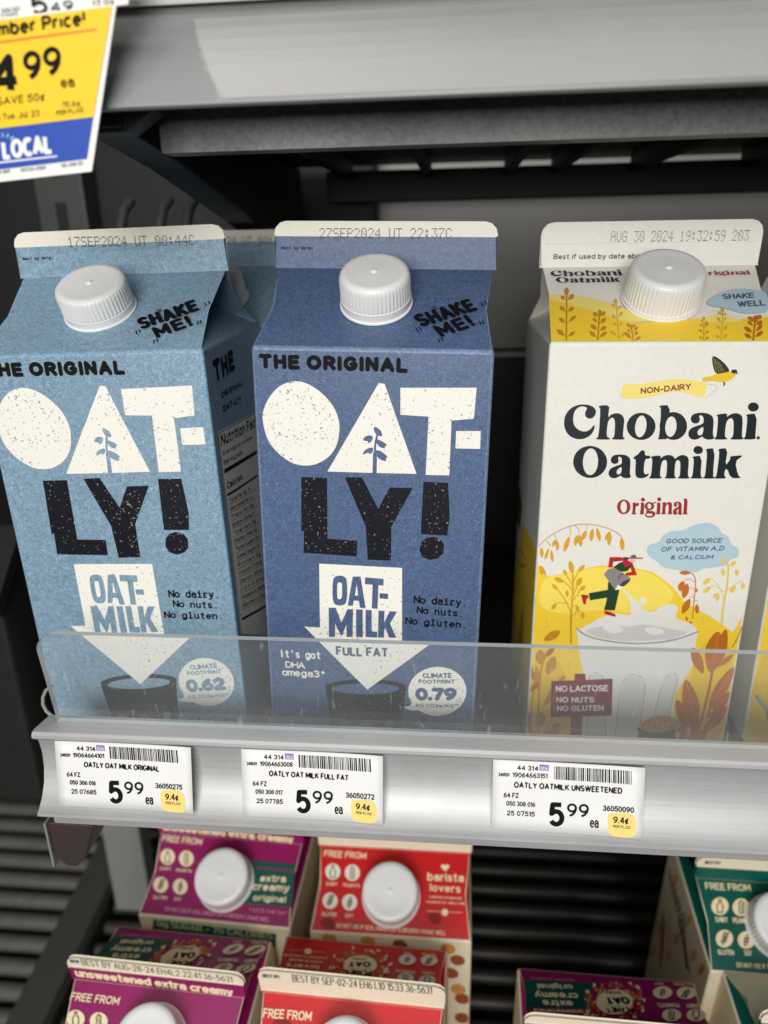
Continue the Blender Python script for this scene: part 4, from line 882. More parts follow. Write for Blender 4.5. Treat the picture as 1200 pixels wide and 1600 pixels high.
T|icream|h|0.16|-26.86,5.46,0.0704,4.12,1.87|SOY
T|icream|h|0.16|-41.23,4.6,0.0304,8.22,2.04|GLUTEN
T|icream|h|0.16|-30.74,21.92,0.001,10.44,2.34|PEANUTS
T|icream|h|0.16|-41.09,21.12,0.0391,6.92,2.19|DAIRY''',
 'po_finband_C': '''P0|icream|-948 451 1031 363 965 61 -956 191''',
 'po_fin_text': '''T|icream|r|0.22|-45.37,2.16,-0.0261,86.6,6.76|unsweetened extra creamy''',
 'po_date_C': '''T|ink|r|0.17|-45.7,13.85,0.0058,5.15,2.3|BEST BY
T|grey|r|0.09|-39.55,12.61,-0.0147,81.71,4.94|BEST BY AUG-28-24 EH4L2 22:41 36-5631''',
 'po_free_C': '''T|icream|h|0.17|-45.85,38.36,0.0059,26.92,3.63|FREE FROM
P0|icream|-697 624 -693 601 -699 579 -714 560 -737 547 -765 541 -796 542 -827 550 -854 564 -876 584 -890 607 -894 630 -888 653 -873 672 -850 685 -822 691 -791 690 -760 682 -732 667 -710 647
L0|ink|0.59|-826 671 -816 645 -828 620 -802 560 -745 566 -764 626 -793 647 -803 673 -826 671
P0|icream|-446 628 -442 604 -449 582 -464 564 -487 551 -515 544 -546 545 -576 553 -603 568 -624 587 -637 610 -641 634 -635 656 -619 675 -597 688 -568 694 -537 693 -506 685 -479 670 -458 650
L1|ink|0.59|-561 675 -526 659 -524 620 -498 584 -521 561 -559 579 -559 617 -583 654 -561 675
L1|ink|0.46|-555 656 -525 582
P0|icream|-661 368 -657 345 -663 324 -678 306 -700 294 -728 288 -758 288 -788 296 -815 310 -836 329 -849 350 -853 373 -848 395 -833 413 -811 426 -783 432 -752 431 -722 423 -695 409 -674 390
L1|ink|0.46|-758 303 -753 367 -757 415
P0|ink|-770 339 -762 330 -762 323 -771 324 -783 331 -791 340 -791 346 -782 346
P0|ink|-729 336 -736 327 -744 325 -749 331 -748 341 -742 350 -734 352 -729 346
P0|ink|-768 362 -759 352 -760 346 -769 346 -781 353 -789 363 -789 369 -780 369
P0|ink|-727 358 -733 350 -741 348 -747 354 -746 364 -740 373 -732 374 -727 368
P0|ink|-765 385 -757 375 -758 369 -767 369 -779 376 -787 385 -786 392 -777 392
P0|ink|-725 381 -731 372 -739 370 -744 376 -744 387 -738 395 -730 397 -724 391
P0|ink|-763 407 -755 398 -756 391 -764 392 -777 399 -785 408 -784 415 -775 414
P0|ink|-722 404 -729 395 -737 393 -742 399 -741 409 -735 418 -727 420 -722 414
P0|icream|-403 369 -400 346 -406 325 -421 307 -444 295 -471 289 -501 289 -531 297 -557 311 -578 329 -591 351 -594 374 -588 395 -573 413 -551 426 -523 432 -492 431 -463 423 -436 409 -416 391
P1|ink|-498 418 -472 377 -468 333 -496 302 -520 343 -523 384
P0|icream|-488 387 -489 380 -495 376 -503 378 -509 385 -508 392 -502 395 -493 393
P0|icream|-486 359 -487 353 -493 349 -501 351 -507 357 -506 364 -500 368 -491 366
P0|icream|-482 333 -483 326 -489 323 -498 325 -503 331 -502 338 -496 341 -488 339''',
 'po_date_D': '''T|ink|r|0.17|-45.55,12.08,0.0288,9.38,2.71|BEST BY:
T|grey|r|0.09|-29.95,10.79,0.014,71.46,5.99|BEST BY SEP-02-24 EH6 L10 15:33 36-5631''',
 'po_free_D': '''T|icream|h|0.17|-44.77,36.78,0.0281,25.27,4.03|FREE FROM
P0|dkred|-600 707 -601 699 -606 690 -616 682 -630 675 -646 669 -665 664 -686 662 -707 661 -727 662 -745 665 -761 669 -774 676 -782 683 -786 691 -785 700 -780 708 -770 716 -756 724 -739 730 -720 734 -700 737 -679 738 -658 737 -640 734 -624 729 -612 723 -604 715
P0|dkred|-378 613 -379 606 -384 599 -391 593 -402 587 -416 583 -431 579 -447 577 -463 576 -479 577 -494 579 -506 583 -516 588 -522 594 -525 600 -524 607 -520 614 -512 620 -501 626 -488 630 -473 634 -456 636 -440 637 -424 636 -410 634 -397 630 -388 625 -381 619''',
 'po_green_roof': '''T|icream|h|0.17|-42.14,41.92,0.0153,25.57,3.89|FREE FROM
P0|icream|-619 675 -630 646 -649 619 -674 596 -704 581 -735 575 -765 578 -789 589 -807 609 -816 634 -815 663 -805 692 -786 720 -760 742 -730 757 -698 764 -669 761 -644 749 -626 730 -618 704
L0|ink|0.57|-715 739 -721 706 -748 676 -759 601 -700 605 -683 680 -698 708 -691 741 -715 739
P0|icream|-383 678 -394 649 -414 622 -440 600 -470 585 -501 578 -530 581 -554 593 -571 612 -580 637 -579 666 -568 695 -548 723 -522 745 -492 761 -461 767 -431 764 -407 752 -390 733 -381 707
L1|ink|0.57|-466 743 -441 721 -463 673 -460 627 -496 599 -522 623 -498 671 -500 718 -466 743
L1|ink|0.44|-471 719 -488 625
P0|icream|-637 344 -648 316 -666 290 -691 269 -721 254 -751 248 -779 250 -804 261 -821 279 -830 304 -829 331 -819 359 -800 386 -775 407 -746 422 -715 428 -686 426 -662 414 -645 396 -636 371
L1|ink|0.44|-770 268 -726 347 -700 407
P0|ink|-759 313 -757 301 -762 293 -770 294 -778 303 -780 315 -775 323 -767 322
P0|ink|-723 307 -734 297 -743 295 -745 302 -738 315 -726 325 -717 327 -716 320
P0|ink|-743 341 -741 329 -746 321 -754 322 -762 331 -764 343 -759 351 -751 350
P0|ink|-707 335 -718 324 -727 322 -729 330 -722 342 -710 353 -701 355 -700 347
P0|ink|-727 369 -725 357 -730 349 -738 350 -746 359 -748 371 -743 379 -735 378
P0|ink|-691 363 -702 352 -711 350 -713 358 -706 370 -694 381 -685 383 -684 375
P0|ink|-711 397 -709 385 -714 377 -722 378 -730 387 -732 399 -727 407 -719 406
P0|ink|-674 390 -686 380 -695 378 -696 385 -689 398 -678 409 -669 411 -667 403
P0|icream|-400 346 -411 318 -430 292 -455 271 -484 257 -515 250 -543 253 -567 264 -584 282 -592 306 -591 333 -580 362 -562 388 -536 409 -507 424 -476 430 -447 428 -423 416 -407 398 -399 373
P1|ink|-461 411 -461 360 -484 305 -530 269 -528 320 -506 370
P0|icream|-471 372 -475 364 -484 360 -490 363 -492 371 -487 380 -479 383 -472 380
P0|icream|-485 339 -490 330 -498 326 -505 329 -506 337 -502 346 -493 350 -487 347
P0|icream|-498 306 -503 297 -511 294 -518 296 -519 304 -514 313 -506 317 -499 314
T|icream|h|0.16|-39.58,25.01,0.0478,6.7,2.76|DAIRY
T|icream|h|0.16|-30.13,25.05,0.0343,11.09,2.88|PEANUTS
T|icream|h|0.16|-41.65,8.62,0.0419,8.84,2.63|GLUTEN
T|icream|h|0.16|-27.42,9.13,0.0167,4.19,2.75|SOY
T|icream|h|0.16|-32.6,3.2,0.0166,45.69,2.37|DO NOT USE IF SEAL UNDER CAP IS BROKEN''',
 'po_date_F': '''T|ink|r|0.17|-43.58,11.74,0.0506,9.09,2.62|BEST BY:''',
 'po_green_left': '''T|bean3|h|0.14|-82.24,-22.91,-0.2196,61.89,5.61|CREAMY AND RICH
T|bean3|h|0.14|-70.34,-20.54,-0.3473,49.47,5.62|MADE FROM WHOLE
T|bean3|h|0.14|-58.98,-18.28,-0.5448,38.76,5.55|OATS WITH NO
T|bean3|h|0.14|-48.14,-16.12,-0.8535,30.87,5.09|DAIRY OR NUTS
P0|oat3|-1864 -1065 -1891 -1166 -1945 -1273 -2006 -1344 -2050 -1352 -2059 -1291 -2030 -1188 -1975 -1081 -1915 -1013 -1873 -1007
P0|oat3|-1266 -158 -1287 -244 -1332 -334 -1382 -391 -1420 -395 -1429 -341 -1407 -253 -1362 -164 -1312 -109 -1276 -106
P0|oat3|-672 -94 -689 -175 -725 -258 -769 -312 -802 -315 -812 -265 -794 -182 -757 -99 -714 -48 -682 -46
P0|bean|-121 -161 -134 -238 -164 -317 -202 -368 -231 -371 -241 -324 -228 -245 -196 -166 -159 -117 -131 -115
P0|oat3|132 -74 121 -148 93 -225 59 -274 31 -276 21 -230 33 -155 61 -79 95 -32 122 -30
P0|oat3|-997 -1257 -1017 -1353 -1060 -1454 -1110 -1521 -1147 -1529 -1157 -1472 -1136 -1375 -1092 -1274 -1043 -1209 -1007 -1203
P0|oat3|-857 -694 -876 -783 -916 -875 -963 -936 -998 -941 -1008 -888 -989 -797 -948 -705 -901 -647 -867 -643
P0|oat3|-367 -297 -381 -378 -415 -461 -455 -515 -486 -518 -496 -469 -481 -387 -447 -304 -407 -252 -376 -250
P0|oat3|-1436 -1355 -1460 -1456 -1509 -1562 -1565 -1634 -1605 -1642 -1615 -1583 -1590 -1480 -1540 -1374 -1485 -1305 -1446 -1298
P0|oat3|129 231 118 159 90 87 56 40 29 39 19 83 31 156 59 229 92 273 119 274
P0|oat3|-1508 -1938 -1533 -2045 -1584 -2160 -1642 -2239 -1685 -2250 -1695 -2188 -1668 -2078 -1616 -1963 -1559 -1887 -1518 -1878
P1|crimson|-1561 -1056 -1396 -1191 -1244 -1619 -1219 -1963 -1423 -1508''',
 'label_a': '''P1|lemon|903 -451 911 -399 1009 -382 1108 -392 1125 -477 1121 -567 1079 -599 958 -601 918 -565
T|ink|r|0.18|9.46,-3.94,0.0024,8.33,2.08|44 314
P0|violet|363 -23 436 -24 438 -75 364 -74
T|paper|r|0.12|18.56,-3.51,-0.0168,2.97,1.79|006
T|ink|r|0.18|2.21,-6.84,0.0046,4.32,1.42|240529
T|ink|r|0.17|7.77,-7.05,0.0139,13.68,2.08|19064664101
T|ink|b|0.2|12.28,-11.3,-0.01,33.12,2.57|OATLY OAT MILK ORIGINAL
T|ink|r|0.17|4.43,-15.8,0.005,6.02,2.11|64 FZ
T|ink|r|0.17|5.57,-19.29,0.0026,11.49,2.02|050 306 016
T|ink|r|0.17|5.92,-23.41,0.0018,11.08,2.12|25 07685
T|ink|b|0.19|22.57,-27.12,0.0227,6.16,10.35|5
T|ink|b|0.15|29.55,-22.62,0.0201,8.47,5.83|99
T|ink|r|0.13|38.6,-26.53,0.0294,3.4,4.49|ea
T|ink|r|0.18|43.27,-19.02,0.0126,11.91,2.36|36050275
T|ink|r|0.17|47.45,-23.84,0.0207,5.79,2.85|9.4¢
T|ink|r|0.17|47.53,-25.75,0.0123,6.49,1.15|PER FL.OZ''',
 'code_a': '''P0|ink|476 -31 489 -31 492 -140 480 -140
P0|ink|497 -31 502 -31 505 -140 501 -141
P0|ink|507 -31 515 -31 519 -140 510 -141
P0|ink|520 -31 532 -31 536 -140 524 -141
P0|ink|537 -31 542 -31 545 -141 541 -141
P0|ink|550 -32 555 -31 559 -141 554 -141
P0|ink|564 -32 576 -31 579 -140 567 -141
P0|ink|581 -32 585 -31 589 -141 584 -141
P0|ink|590 -32 599 -31 602 -141 594 -141
P0|ink|604 -32 608 -31 612 -141 607 -141
P0|ink|613 -32 617 -31 621 -141 617 -141
P0|ink|622 -32 627 -31 630 -141 626 -141
P0|ink|632 -32 644 -31 647 -141 635 -141
P0|ink|652 -32 661 -31 665 -141 656 -141
P0|ink|666 -32 678 -31 682 -141 670 -142
P0|ink|683 -32 695 -31 699 -141 687 -142
P0|ink|700 -32 704 -32 708 -142 704 -142
P0|ink|709 -32 714 -32 718 -142 713 -142
P0|ink|722 -32 734 -31 738 -141 726 -142
P0|ink|739 -32 748 -32 752 -142 743 -142
P0|ink|756 -32 761 -32 765 -142 760 -142
P0|ink|769 -32 778 -32 782 -142 774 -142
P0|ink|783 -32 787 -32 792 -142 787 -142
P0|ink|792 -32 797 -32 801 -142 796 -142
P0|ink|802 -32 806 -32 810 -142 806 -142
P0|ink|815 -32 823 -32 827 -142 819 -142
P0|ink|832 -32 840 -32 845 -142 836 -143
P0|ink|845 -32 850 -32 854 -142 850 -143
P0|ink|858 -32 863 -32 867 -142 863 -143
P0|ink|871 -32 876 -32 880 -143 876 -143
P0|ink|881 -32 889 -32 894 -142 885 -143
P0|ink|898 -32 910 -32 914 -142 902 -143
P0|ink|915 -32 923 -32 928 -143 919 -143
P0|ink|932 -32 940 -32 945 -143 936 -143
P0|ink|945 -32 957 -32 962 -143 950 -143
P0|ink|966 -32 970 -32 975 -143 970 -143
P0|ink|975 -32 987 -32 992 -143 980 -143
P0|ink|995 -32 1007 -32 1012 -143 1000 -143
P0|ink|1016 -32 1028 -32 1033 -143 1021 -144
P0|ink|1033 -33 1037 -32 1042 -143 1038 -144
P0|ink|1046 -33 1050 -32 1055 -144 1051 -144
P0|ink|1059 -33 1071 -32 1076 -143 1064 -144''',
 'label_b': '''P1|lemon|903 -451 911 -399 1009 -382 1108 -392 1125 -477 1121 -567 1079 -599 958 -601 918 -565
T|ink|r|0.18|9.46,-3.94,0.0024,8.33,2.08|44 314
P0|violet|363 -23 436 -24 438 -75 364 -74
T|paper|r|0.12|18.56,-3.51,-0.0168,2.97,1.79|006
T|ink|r|0.18|2.21,-6.84,0.0046,4.32,1.42|240529
T|ink|r|0.17|7.77,-7.05,0.0139,13.68,2.08|19064663008
T|ink|b|0.2|11.4,-11.34,-0.01,33.14,2.56|OATLY OAT MILK FULL FAT
T|ink|r|0.17|4.43,-15.8,0.005,6.02,2.11|64 FZ
T|ink|r|0.17|5.57,-19.29,0.0026,11.49,2.02|050 308 017
T|ink|r|0.17|5.92,-23.41,0.0018,11.08,2.12|25 07785
T|ink|b|0.19|22.57,-27.12,0.0227,6.16,10.35|5
T|ink|b|0.15|29.55,-22.62,0.0201,8.47,5.83|99
T|ink|r|0.13|38.6,-26.53,0.0294,3.4,4.49|ea
T|ink|r|0.18|43.27,-19.02,0.0126,11.91,2.36|36050272
T|ink|r|0.17|47.45,-23.84,0.0207,5.79,2.85|9.4¢
T|ink|r|0.17|47.53,-25.75,0.0123,6.49,1.15|PER FL.OZ''',
 'code_b': '''P0|ink|476 -31 489 -31 492 -140 480 -140
P0|ink|497 -31 502 -31 505 -140 501 -141
P0|ink|507 -31 515 -31 519 -140 510 -141
P0|ink|520 -31 532 -31 536 -140 524 -141
P0|ink|537 -31 542 -31 545 -141 541 -141
P0|ink|550 -32 555 -31 559 -141 554 -141
P0|ink|564 -32 576 -31 579 -140 567 -141
P0|ink|581 -32 585 -31 589 -141 584 -141
P0|ink|590 -32 599 -31 602 -141 594 -141
P0|ink|604 -32 608 -31 612 -141 607 -141
P0|ink|613 -32 617 -31 621 -141 617 -141
P0|ink|622 -32 627 -31 630 -141 626 -141
P0|ink|632 -32 644 -31 647 -141 635 -141
P0|ink|652 -32 661 -31 665 -141 656 -141
P0|ink|666 -32 678 -31 682 -141 670 -142
P0|ink|683 -32 695 -31 699 -141 687 -142
P0|ink|700 -32 704 -32 708 -142 704 -142
P0|ink|709 -32 714 -32 718 -142 713 -142
P0|ink|722 -32 734 -31 738 -141 726 -142
P0|ink|739 -32 748 -32 752 -142 743 -142
P0|ink|756 -32 761 -32 765 -142 760 -142
P0|ink|769 -32 778 -32 782 -142 774 -142
P0|ink|783 -32 787 -32 792 -142 787 -142
P0|ink|792 -32 797 -32 801 -142 796 -142
P0|ink|802 -32 806 -32 810 -142 806 -142
P0|ink|815 -32 823 -32 827 -142 819 -142
P0|ink|832 -32 840 -32 845 -142 836 -143
P0|ink|845 -32 850 -32 854 -142 850 -143
P0|ink|858 -32 863 -32 867 -142 863 -143
P0|ink|871 -32 876 -32 880 -143 876 -143
P0|ink|881 -32 889 -32 894 -142 885 -143
P0|ink|898 -32 910 -32 914 -142 902 -143
P0|ink|915 -32 923 -32 928 -143 919 -143
P0|ink|932 -32 940 -32 945 -143 936 -143
P0|ink|945 -32 957 -32 962 -143 950 -143
P0|ink|966 -32 970 -32 975 -143 970 -143
P0|ink|975 -32 987 -32 992 -143 980 -143
P0|ink|995 -32 1007 -32 1012 -143 1000 -143
P0|ink|1016 -32 1028 -32 1033 -143 1021 -144
P0|ink|1033 -33 1037 -32 1042 -143 1038 -144
P0|ink|1046 -33 1050 -32 1055 -144 1051 -144
P0|ink|1059 -33 1071 -32 1076 -143 1064 -144''',
 'label_c': '''P1|lemon|903 -451 911 -399 1009 -382 1108 -392 1125 -477 1121 -567 1079 -599 958 -601 918 -565
T|ink|r|0.18|9.46,-3.94,0.0024,8.33,2.08|44 314
P0|violet|363 -23 436 -24 438 -75 364 -74
T|paper|r|0.12|18.56,-3.51,-0.0168,2.97,1.79|006
T|ink|r|0.18|2.21,-6.84,0.0046,4.32,1.42|240529
T|ink|r|0.17|7.77,-7.05,0.0139,13.68,2.08|19064663151
T|ink|b|0.2|8.4,-11.49,0.0026,41.98,2.57|OATLY OATMILK UNSWEETENED
T|ink|r|0.17|4.43,-15.8,0.005,6.02,2.11|64 FZ
T|ink|r|0.17|5.57,-19.29,0.0026,11.49,2.02|050 308 016
T|ink|r|0.17|5.92,-23.41,0.0018,11.08,2.12|25 07515
T|ink|b|0.19|22.57,-27.12,0.0227,6.16,10.35|5
T|ink|b|0.15|29.55,-22.62,0.0201,8.47,5.83|99
T|ink|r|0.13|38.6,-26.53,0.0294,3.4,4.49|ea
T|ink|r|0.18|43.27,-19.02,0.0126,11.91,2.36|36050090
T|ink|r|0.17|47.45,-23.84,0.0207,5.79,2.85|9.4¢
T|ink|r|0.17|47.53,-25.75,0.0123,6.49,1.15|PER FL.OZ''',
 'code_c': '''P0|ink|476 -31 481 -31 484 -140 480 -140
P0|ink|490 -31 498 -31 502 -140 493 -141
P0|ink|503 -31 512 -31 515 -140 507 -141
P0|ink|517 -31 525 -31 529 -140 520 -141
P0|ink|530 -31 535 -31 538 -141 534 -141
P0|ink|540 -32 544 -31 548 -141 543 -141
P0|ink|549 -32 554 -31 557 -141 553 -141
P0|ink|558 -32 563 -31 567 -141 562 -141
P0|ink|568 -32 580 -31 584 -140 571 -141
P0|ink|585 -32 597 -31 601 -141 588 -141
P0|ink|602 -32 606 -31 610 -141 605 -141
P0|ink|611 -32 620 -31 624 -141 615 -141
P0|ink|625 -32 637 -31 641 -141 628 -141
P0|ink|642 -32 646 -32 650 -141 645 -141
P0|ink|651 -32 655 -32 659 -141 655 -141
P0|ink|664 -32 669 -32 672 -141 668 -142
P0|ink|673 -32 678 -32 682 -141 677 -142
P0|ink|683 -32 691 -31 695 -141 687 -142
P0|ink|696 -32 708 -31 712 -141 700 -142
P0|ink|717 -32 721 -32 725 -142 721 -142
P0|ink|730 -32 742 -31 746 -141 734 -142
P0|ink|747 -32 756 -32 760 -142 751 -142
P0|ink|760 -32 765 -32 769 -142 765 -142
P0|ink|774 -32 782 -32 786 -142 778 -142
P0|ink|787 -32 792 -32 796 -142 791 -142
P0|ink|796 -32 805 -32 809 -142 801 -142
P0|ink|810 -32 818 -32 823 -142 814 -142
P0|ink|823 -32 828 -32 832 -142 827 -142
P0|ink|832 -32 841 -32 845 -142 837 -143
P0|ink|846 -32 858 -32 862 -142 850 -143
P0|ink|867 -32 879 -32 883 -142 871 -143
P0|ink|887 -32 892 -32 896 -143 892 -143
P0|ink|896 -32 908 -32 913 -142 901 -143
P0|ink|917 -32 921 -32 926 -143 922 -143
P0|ink|930 -32 942 -32 947 -142 935 -143
P0|ink|947 -32 955 -32 960 -143 951 -143
P0|ink|964 -32 976 -32 981 -143 969 -143
P0|ink|985 -32 996 -32 1001 -143 989 -143
P0|ink|1005 -32 1014 -32 1018 -143 1010 -144
P0|ink|1022 -32 1027 -32 1031 -143 1027 -144
P0|ink|1031 -33 1040 -32 1045 -143 1036 -144
P0|ink|1045 -33 1049 -32 1054 -144 1050 -144
P0|ink|1054 -33 1058 -32 1063 -144 1059 -144
P0|ink|1067 -33 1071 -32 1076 -144 1072 -144''',
 'tag_paper': '''P0|paper|-246 365 821 413 532 -458 -428 -526''',
 'tag_print': '''P0|tagyel|-237 346 796 405 594 -158 -358 -225
P0|tagblue|-358 -228 591 -160 513 -387 -404 -455
L0|orange|0.63|-251 231 680 293
T|ink|k|0.22|-3.29,13.5,0.0651,34.58,3.86|Member Price!
T|ink|k|0.22|-2.11,-1.44,0.0473,10.36,10.72|4
T|ink|k|0.19|10.19,2.1,0.1256,12.14,7.62|99
T|ink|r|0.17|21.05,-0.05,0.0677,4.29,2.98|ea
T|ink|i|0.16|-0.07,-3.82,0.052,15.2,2.09|SAVE 50¢
T|ink|i|0.15|-4.58,-8.15,0.0572,17.32,1.71|thru Tue. Jul. 23
T|ink|r|0.16|20.57,-5.11,0.0359,5.57,1.51|15.6¢
T|ink|r|0.18|18.29,-7.23,0.0789,8.76,1.3|PER FL.OZ
T|paper|k|0.24|-1.41,-18.99,0.0845,16.94,5.51|LOCAL
L0|paper|0.45|-85 -394 323 -367
L0|cloud|0.45|-71 -283 -94 -278
L0|cloud|0.45|-53 -264 -70 -254
L0|cloud|0.45|-30 -251 -38 -238
L0|cloud|0.45|-3 -246 -2 -232
L0|cloud|0.45|23 -250 33 -237
L0|cloud|0.45|44 -262 62 -251
L0|cloud|0.45|57 -280 80 -274
T|grey|r|0.17|-3.46,-22.77,0.0914,3.62,0.9|P-880
T|grey|r|0.17|3.81,-22.42,0.075,8.27,0.95|IFK7ZA-4SD9
T|grey|r|0.17|17.26,-21.53,0.0854,6.92,1.01|50-306-21''',
 'tag2_paper': '''P0|paper|-169 690 928 667 885 417 814 413 -231 370''',
 'tag2_print': '''T|ink|b|0.19|15.17,19.23,0.0668,4.79,4.86|5
T|ink|b|0.16|20.84,19.78,0.0565,6.91,2.41|49
T|grey|r|0.17|5.5,20.29,0.0746,5.91,1.04|308 021
T|grey|r|0.17|5.2,18.85,0.1096,5.3,1.04|07682
T|brown|r|0.18|33.64,20.65,0.0616,6.5,1.44|17.0¢''',
}

from mathutils import noise as mnoise
# ---------------------------------------------------------------- materials
def lin(c):
    return tuple((v / 255 / 12.92) if v / 255 <= 0.04045 else ((v / 255 + 0.055) / 1.055) ** 2.4 for v in c) + (1.0,)
MATS = {}
def new_mat(name):
    m = bpy.data.materials.new(name); m.use_nodes = True
    return m, m.node_tree.nodes, m.node_tree.links, m.node_tree.nodes['Principled BSDF']
def coords(n, l, scale=(1, 1, 1)):
    tc = n.new('ShaderNodeTexCoord'); mp = n.new('ShaderNodeMapping'); mp.inputs['Scale'].default_value = scale
    l.new(tc.outputs['Object'], mp.inputs['Vector']); return mp.outputs['Vector']
def noise(n, l, vec, scale, detail=3, rough=0.6):
    t = n.new('ShaderNodeTexNoise'); t.inputs['Scale'].default_value = scale; t.inputs['Detail'].default_value = detail
    t.inputs['Roughness'].default_value = rough; l.new(vec, t.inputs['Vector']); return t.outputs['Fac']
def ramp(n, l, fac, stops):
    r = n.new('ShaderNodeValToRGB'); e = r.color_ramp.elements
    e[0].position, e[0].color = stops[0]; e[1].position, e[1].color = stops[-1]
    for p_, c_ in stops[1:-1]:
        q = e.new(p_); q.color = c_
    l.new(fac, r.inputs['Fac']); return r.outputs['Color']
def mixc(n, l, fac, a, b, mode='MIX'):
    m = n.new('ShaderNodeMix'); m.data_type = 'RGBA'; m.blend_type = mode
    for s_, v in ((0, fac), (6, a), (7, b)):
        if hasattr(v, 'links'): l.new(v, m.inputs[s_])
        else: m.inputs[s_].default_value = v
    return m.outputs[2]
def bump(n, l, b, h, strength, dist):
    u = n.new('ShaderNodeBump'); u.inputs['Strength'].default_value = strength; u.inputs['Distance'].default_value = dist
    l.new(h, u.inputs['Height']); l.new(u.outputs['Normal'], b.inputs['Normal'])
def gr(v): return (v, v, v, 1)

def plain(name, rgb, rough=0.5, metal=0.0, var=0.06, spec=0.4, scale=60):
    if name in MATS: return MATS[name]
    m, n, l, b = new_mat(name); v = coords(n, l); c = lin(rgb)
    f = noise(n, l, v, scale, 5)
    col = mixc(n, l, f, tuple(x * (1 - var) for x in c[:3]) + (1,), tuple(min(1, x * (1 + var)) for x in c[:3]) + (1,))
    l.new(col, b.inputs['Base Color']); b.inputs['Roughness'].default_value = rough; b.inputs['Metallic'].default_value = metal
    b.inputs['Specular IOR Level'].default_value = spec
    MATS[name] = m; return m
def kraft(name, rgb, rough=0.42):                 # mottled coloured paper board with pale and dark fibres
    m, n, l, b = new_mat(name); v = coords(n, l); c = lin(rgb)
    f1 = noise(n, l, v, 1500, 5, 0.8); f2 = noise(n, l, v, 420, 3); f3 = noise(n, l, v, 14, 2)
    dk = tuple(x * 0.60 for x in c[:3]) + (1,); lt = tuple(min(1, x * 1.22 + 0.012) for x in c[:3]) + (1,)
    col = ramp(n, l, f1, [(0.36, dk), (0.5, c), (0.60, lt), (0.68, tuple(min(1, x * 1.7 + 0.10) for x in c[:3]) + (1,))])
    col2 = ramp(n, l, f2, [(0.3, gr(0.80)), (0.7, gr(1.12))]); col = mixc(n, l, 1.0, col, col2, 'MULTIPLY')
    col3 = ramp(n, l, f3, [(0.3, gr(0.93)), (0.7, gr(1.06))]); col = mixc(n, l, 1.0, col, col3, 'MULTIPLY')
    l.new(col, b.inputs['Base Color']); b.inputs['Roughness'].default_value = rough; b.inputs['Specular IOR Level'].default_value = 0.45
    bump(n, l, b, f2, 0.12, 0.0004)
    MATS[name] = m; return m
def specked(name, rgb, spec_rgb, thr, rough=0.42, scale=950):   # flat ink broken by specks of what is under it
    m, n, l, b = new_mat(name); v = coords(n, l)
    f = noise(n, l, v, scale, 2, 0.55); f2 = noise(n, l, v, 55, 2)
    add = n.new('ShaderNodeMath'); add.operation = 'MULTIPLY_ADD'; l.new(f2, add.inputs[0]); add.inputs[1].default_value = 0.22; l.new(f, add.inputs[2])
    col = ramp(n, l, add.outputs[0], [(thr, lin(rgb)), (thr + 0.03, lin(spec_rgb))])
    l.new(col, b.inputs['Base Color']); b.inputs['Roughness'].default_value = rough; b.inputs['Specular IOR Level'].default_value = 0.2
    MATS[name] = m; return m
def board(name, rgb, rough=0.4):                  # coated white board, faintly cloudy, with soft waviness
    m, n, l, b = new_mat(name); v = coords(n, l); c = lin(rgb)
    f = noise(n, l, v, 30, 4); f2 = noise(n, l, v, 600, 2)
    col = mixc(n, l, f, tuple(x * 0.93 for x in c[:3]) + (1,), c)
    col = mixc(n, l, 1.0, col, ramp(n, l, f2, [(0.3, gr(0.965)), (0.7, gr(1.02))]), 'MULTIPLY')
    l.new(col, b.inputs['Base Color']); b.inputs['Roughness'].default_value = rough
    bump(n, l, b, f, 0.15, 0.002)
    MATS[name] = m; return m
def alu(name, base, rough, streak=0.12, metal=0.9, scr=True):           # drawn aluminium with scratches and grime
    m, n, l, b = new_mat(name); v = coords(n, l, (4, 300, 300)); v2 = coords(n, l)
    f = noise(n, l, v, 3, 4); g = noise(n, l, v2, 22, 5, 0.7)
    col = ramp(n, l, f, [(0.3, gr(base * (1 - streak))), (0.7, gr(base * (1 + streak)))])
    col = mixc(n, l, 1.0, col, ramp(n, l, g, [(0.35, (0.94, 0.93, 0.92, 1)), (0.6, gr(1.0))]), 'MULTIPLY')
    if scr:
        s_ = noise(n, l, coords(n, l, (1, 0.5, 1)), 800, 2); s2 = noise(n, l, v2, 21, 2)
        a = n.new('ShaderNodeMath'); a.operation = 'MULTIPLY_ADD'; l.new(s2, a.inputs[0]); a.inputs[1].default_value = 0.6; l.new(s_, a.inputs[2])
        col = mixc(n, l, 1.0, col, ramp(n, l, a.outputs[0], [(1.03, gr(1.0)), (1.07, gr(0.5))]), 'MULTIPLY')
    l.new(col, b.inputs['Base Color']); b.inputs['Metallic'].default_value = metal
    rr = n.new('ShaderNodeMapRange'); l.new(g, rr.inputs['Value']); rr.inputs['To Min'].default_value = rough * 0.75; rr.inputs['To Max'].default_value = rough * 1.3
    l.new(rr.outputs[0], b.inputs['Roughness'])
    MATS[name] = m; return m
def galv(name, base):
    m, n, l, b = new_mat(name); v = coords(n, l, (1, 0.6, 1))
    t = n.new('ShaderNodeTexVoronoi'); t.inputs['Scale'].default_value = 700; l.new(v, t.inputs['Vector'])
    bw = n.new('ShaderNodeRGBToBW'); l.new(t.outputs['Color'], bw.inputs[0])
    g = noise(n, l, v, 16, 5, 0.7)
    col = ramp(n, l, bw.outputs[0], [(0.1, gr(base * 0.85)), (0.9, gr(base * 1.2))])
    col = mixc(n, l, 1.0, col, ramp(n, l, g, [(0.3, gr(0.75)), (0.7, gr(1.15))]), 'MULTIPLY')
    l.new(col, b.inputs['Base Color']); b.inputs['Metallic'].default_value = 0.55; b.inputs['Roughness'].default_value = 0.5
    MATS[name] = m; return m

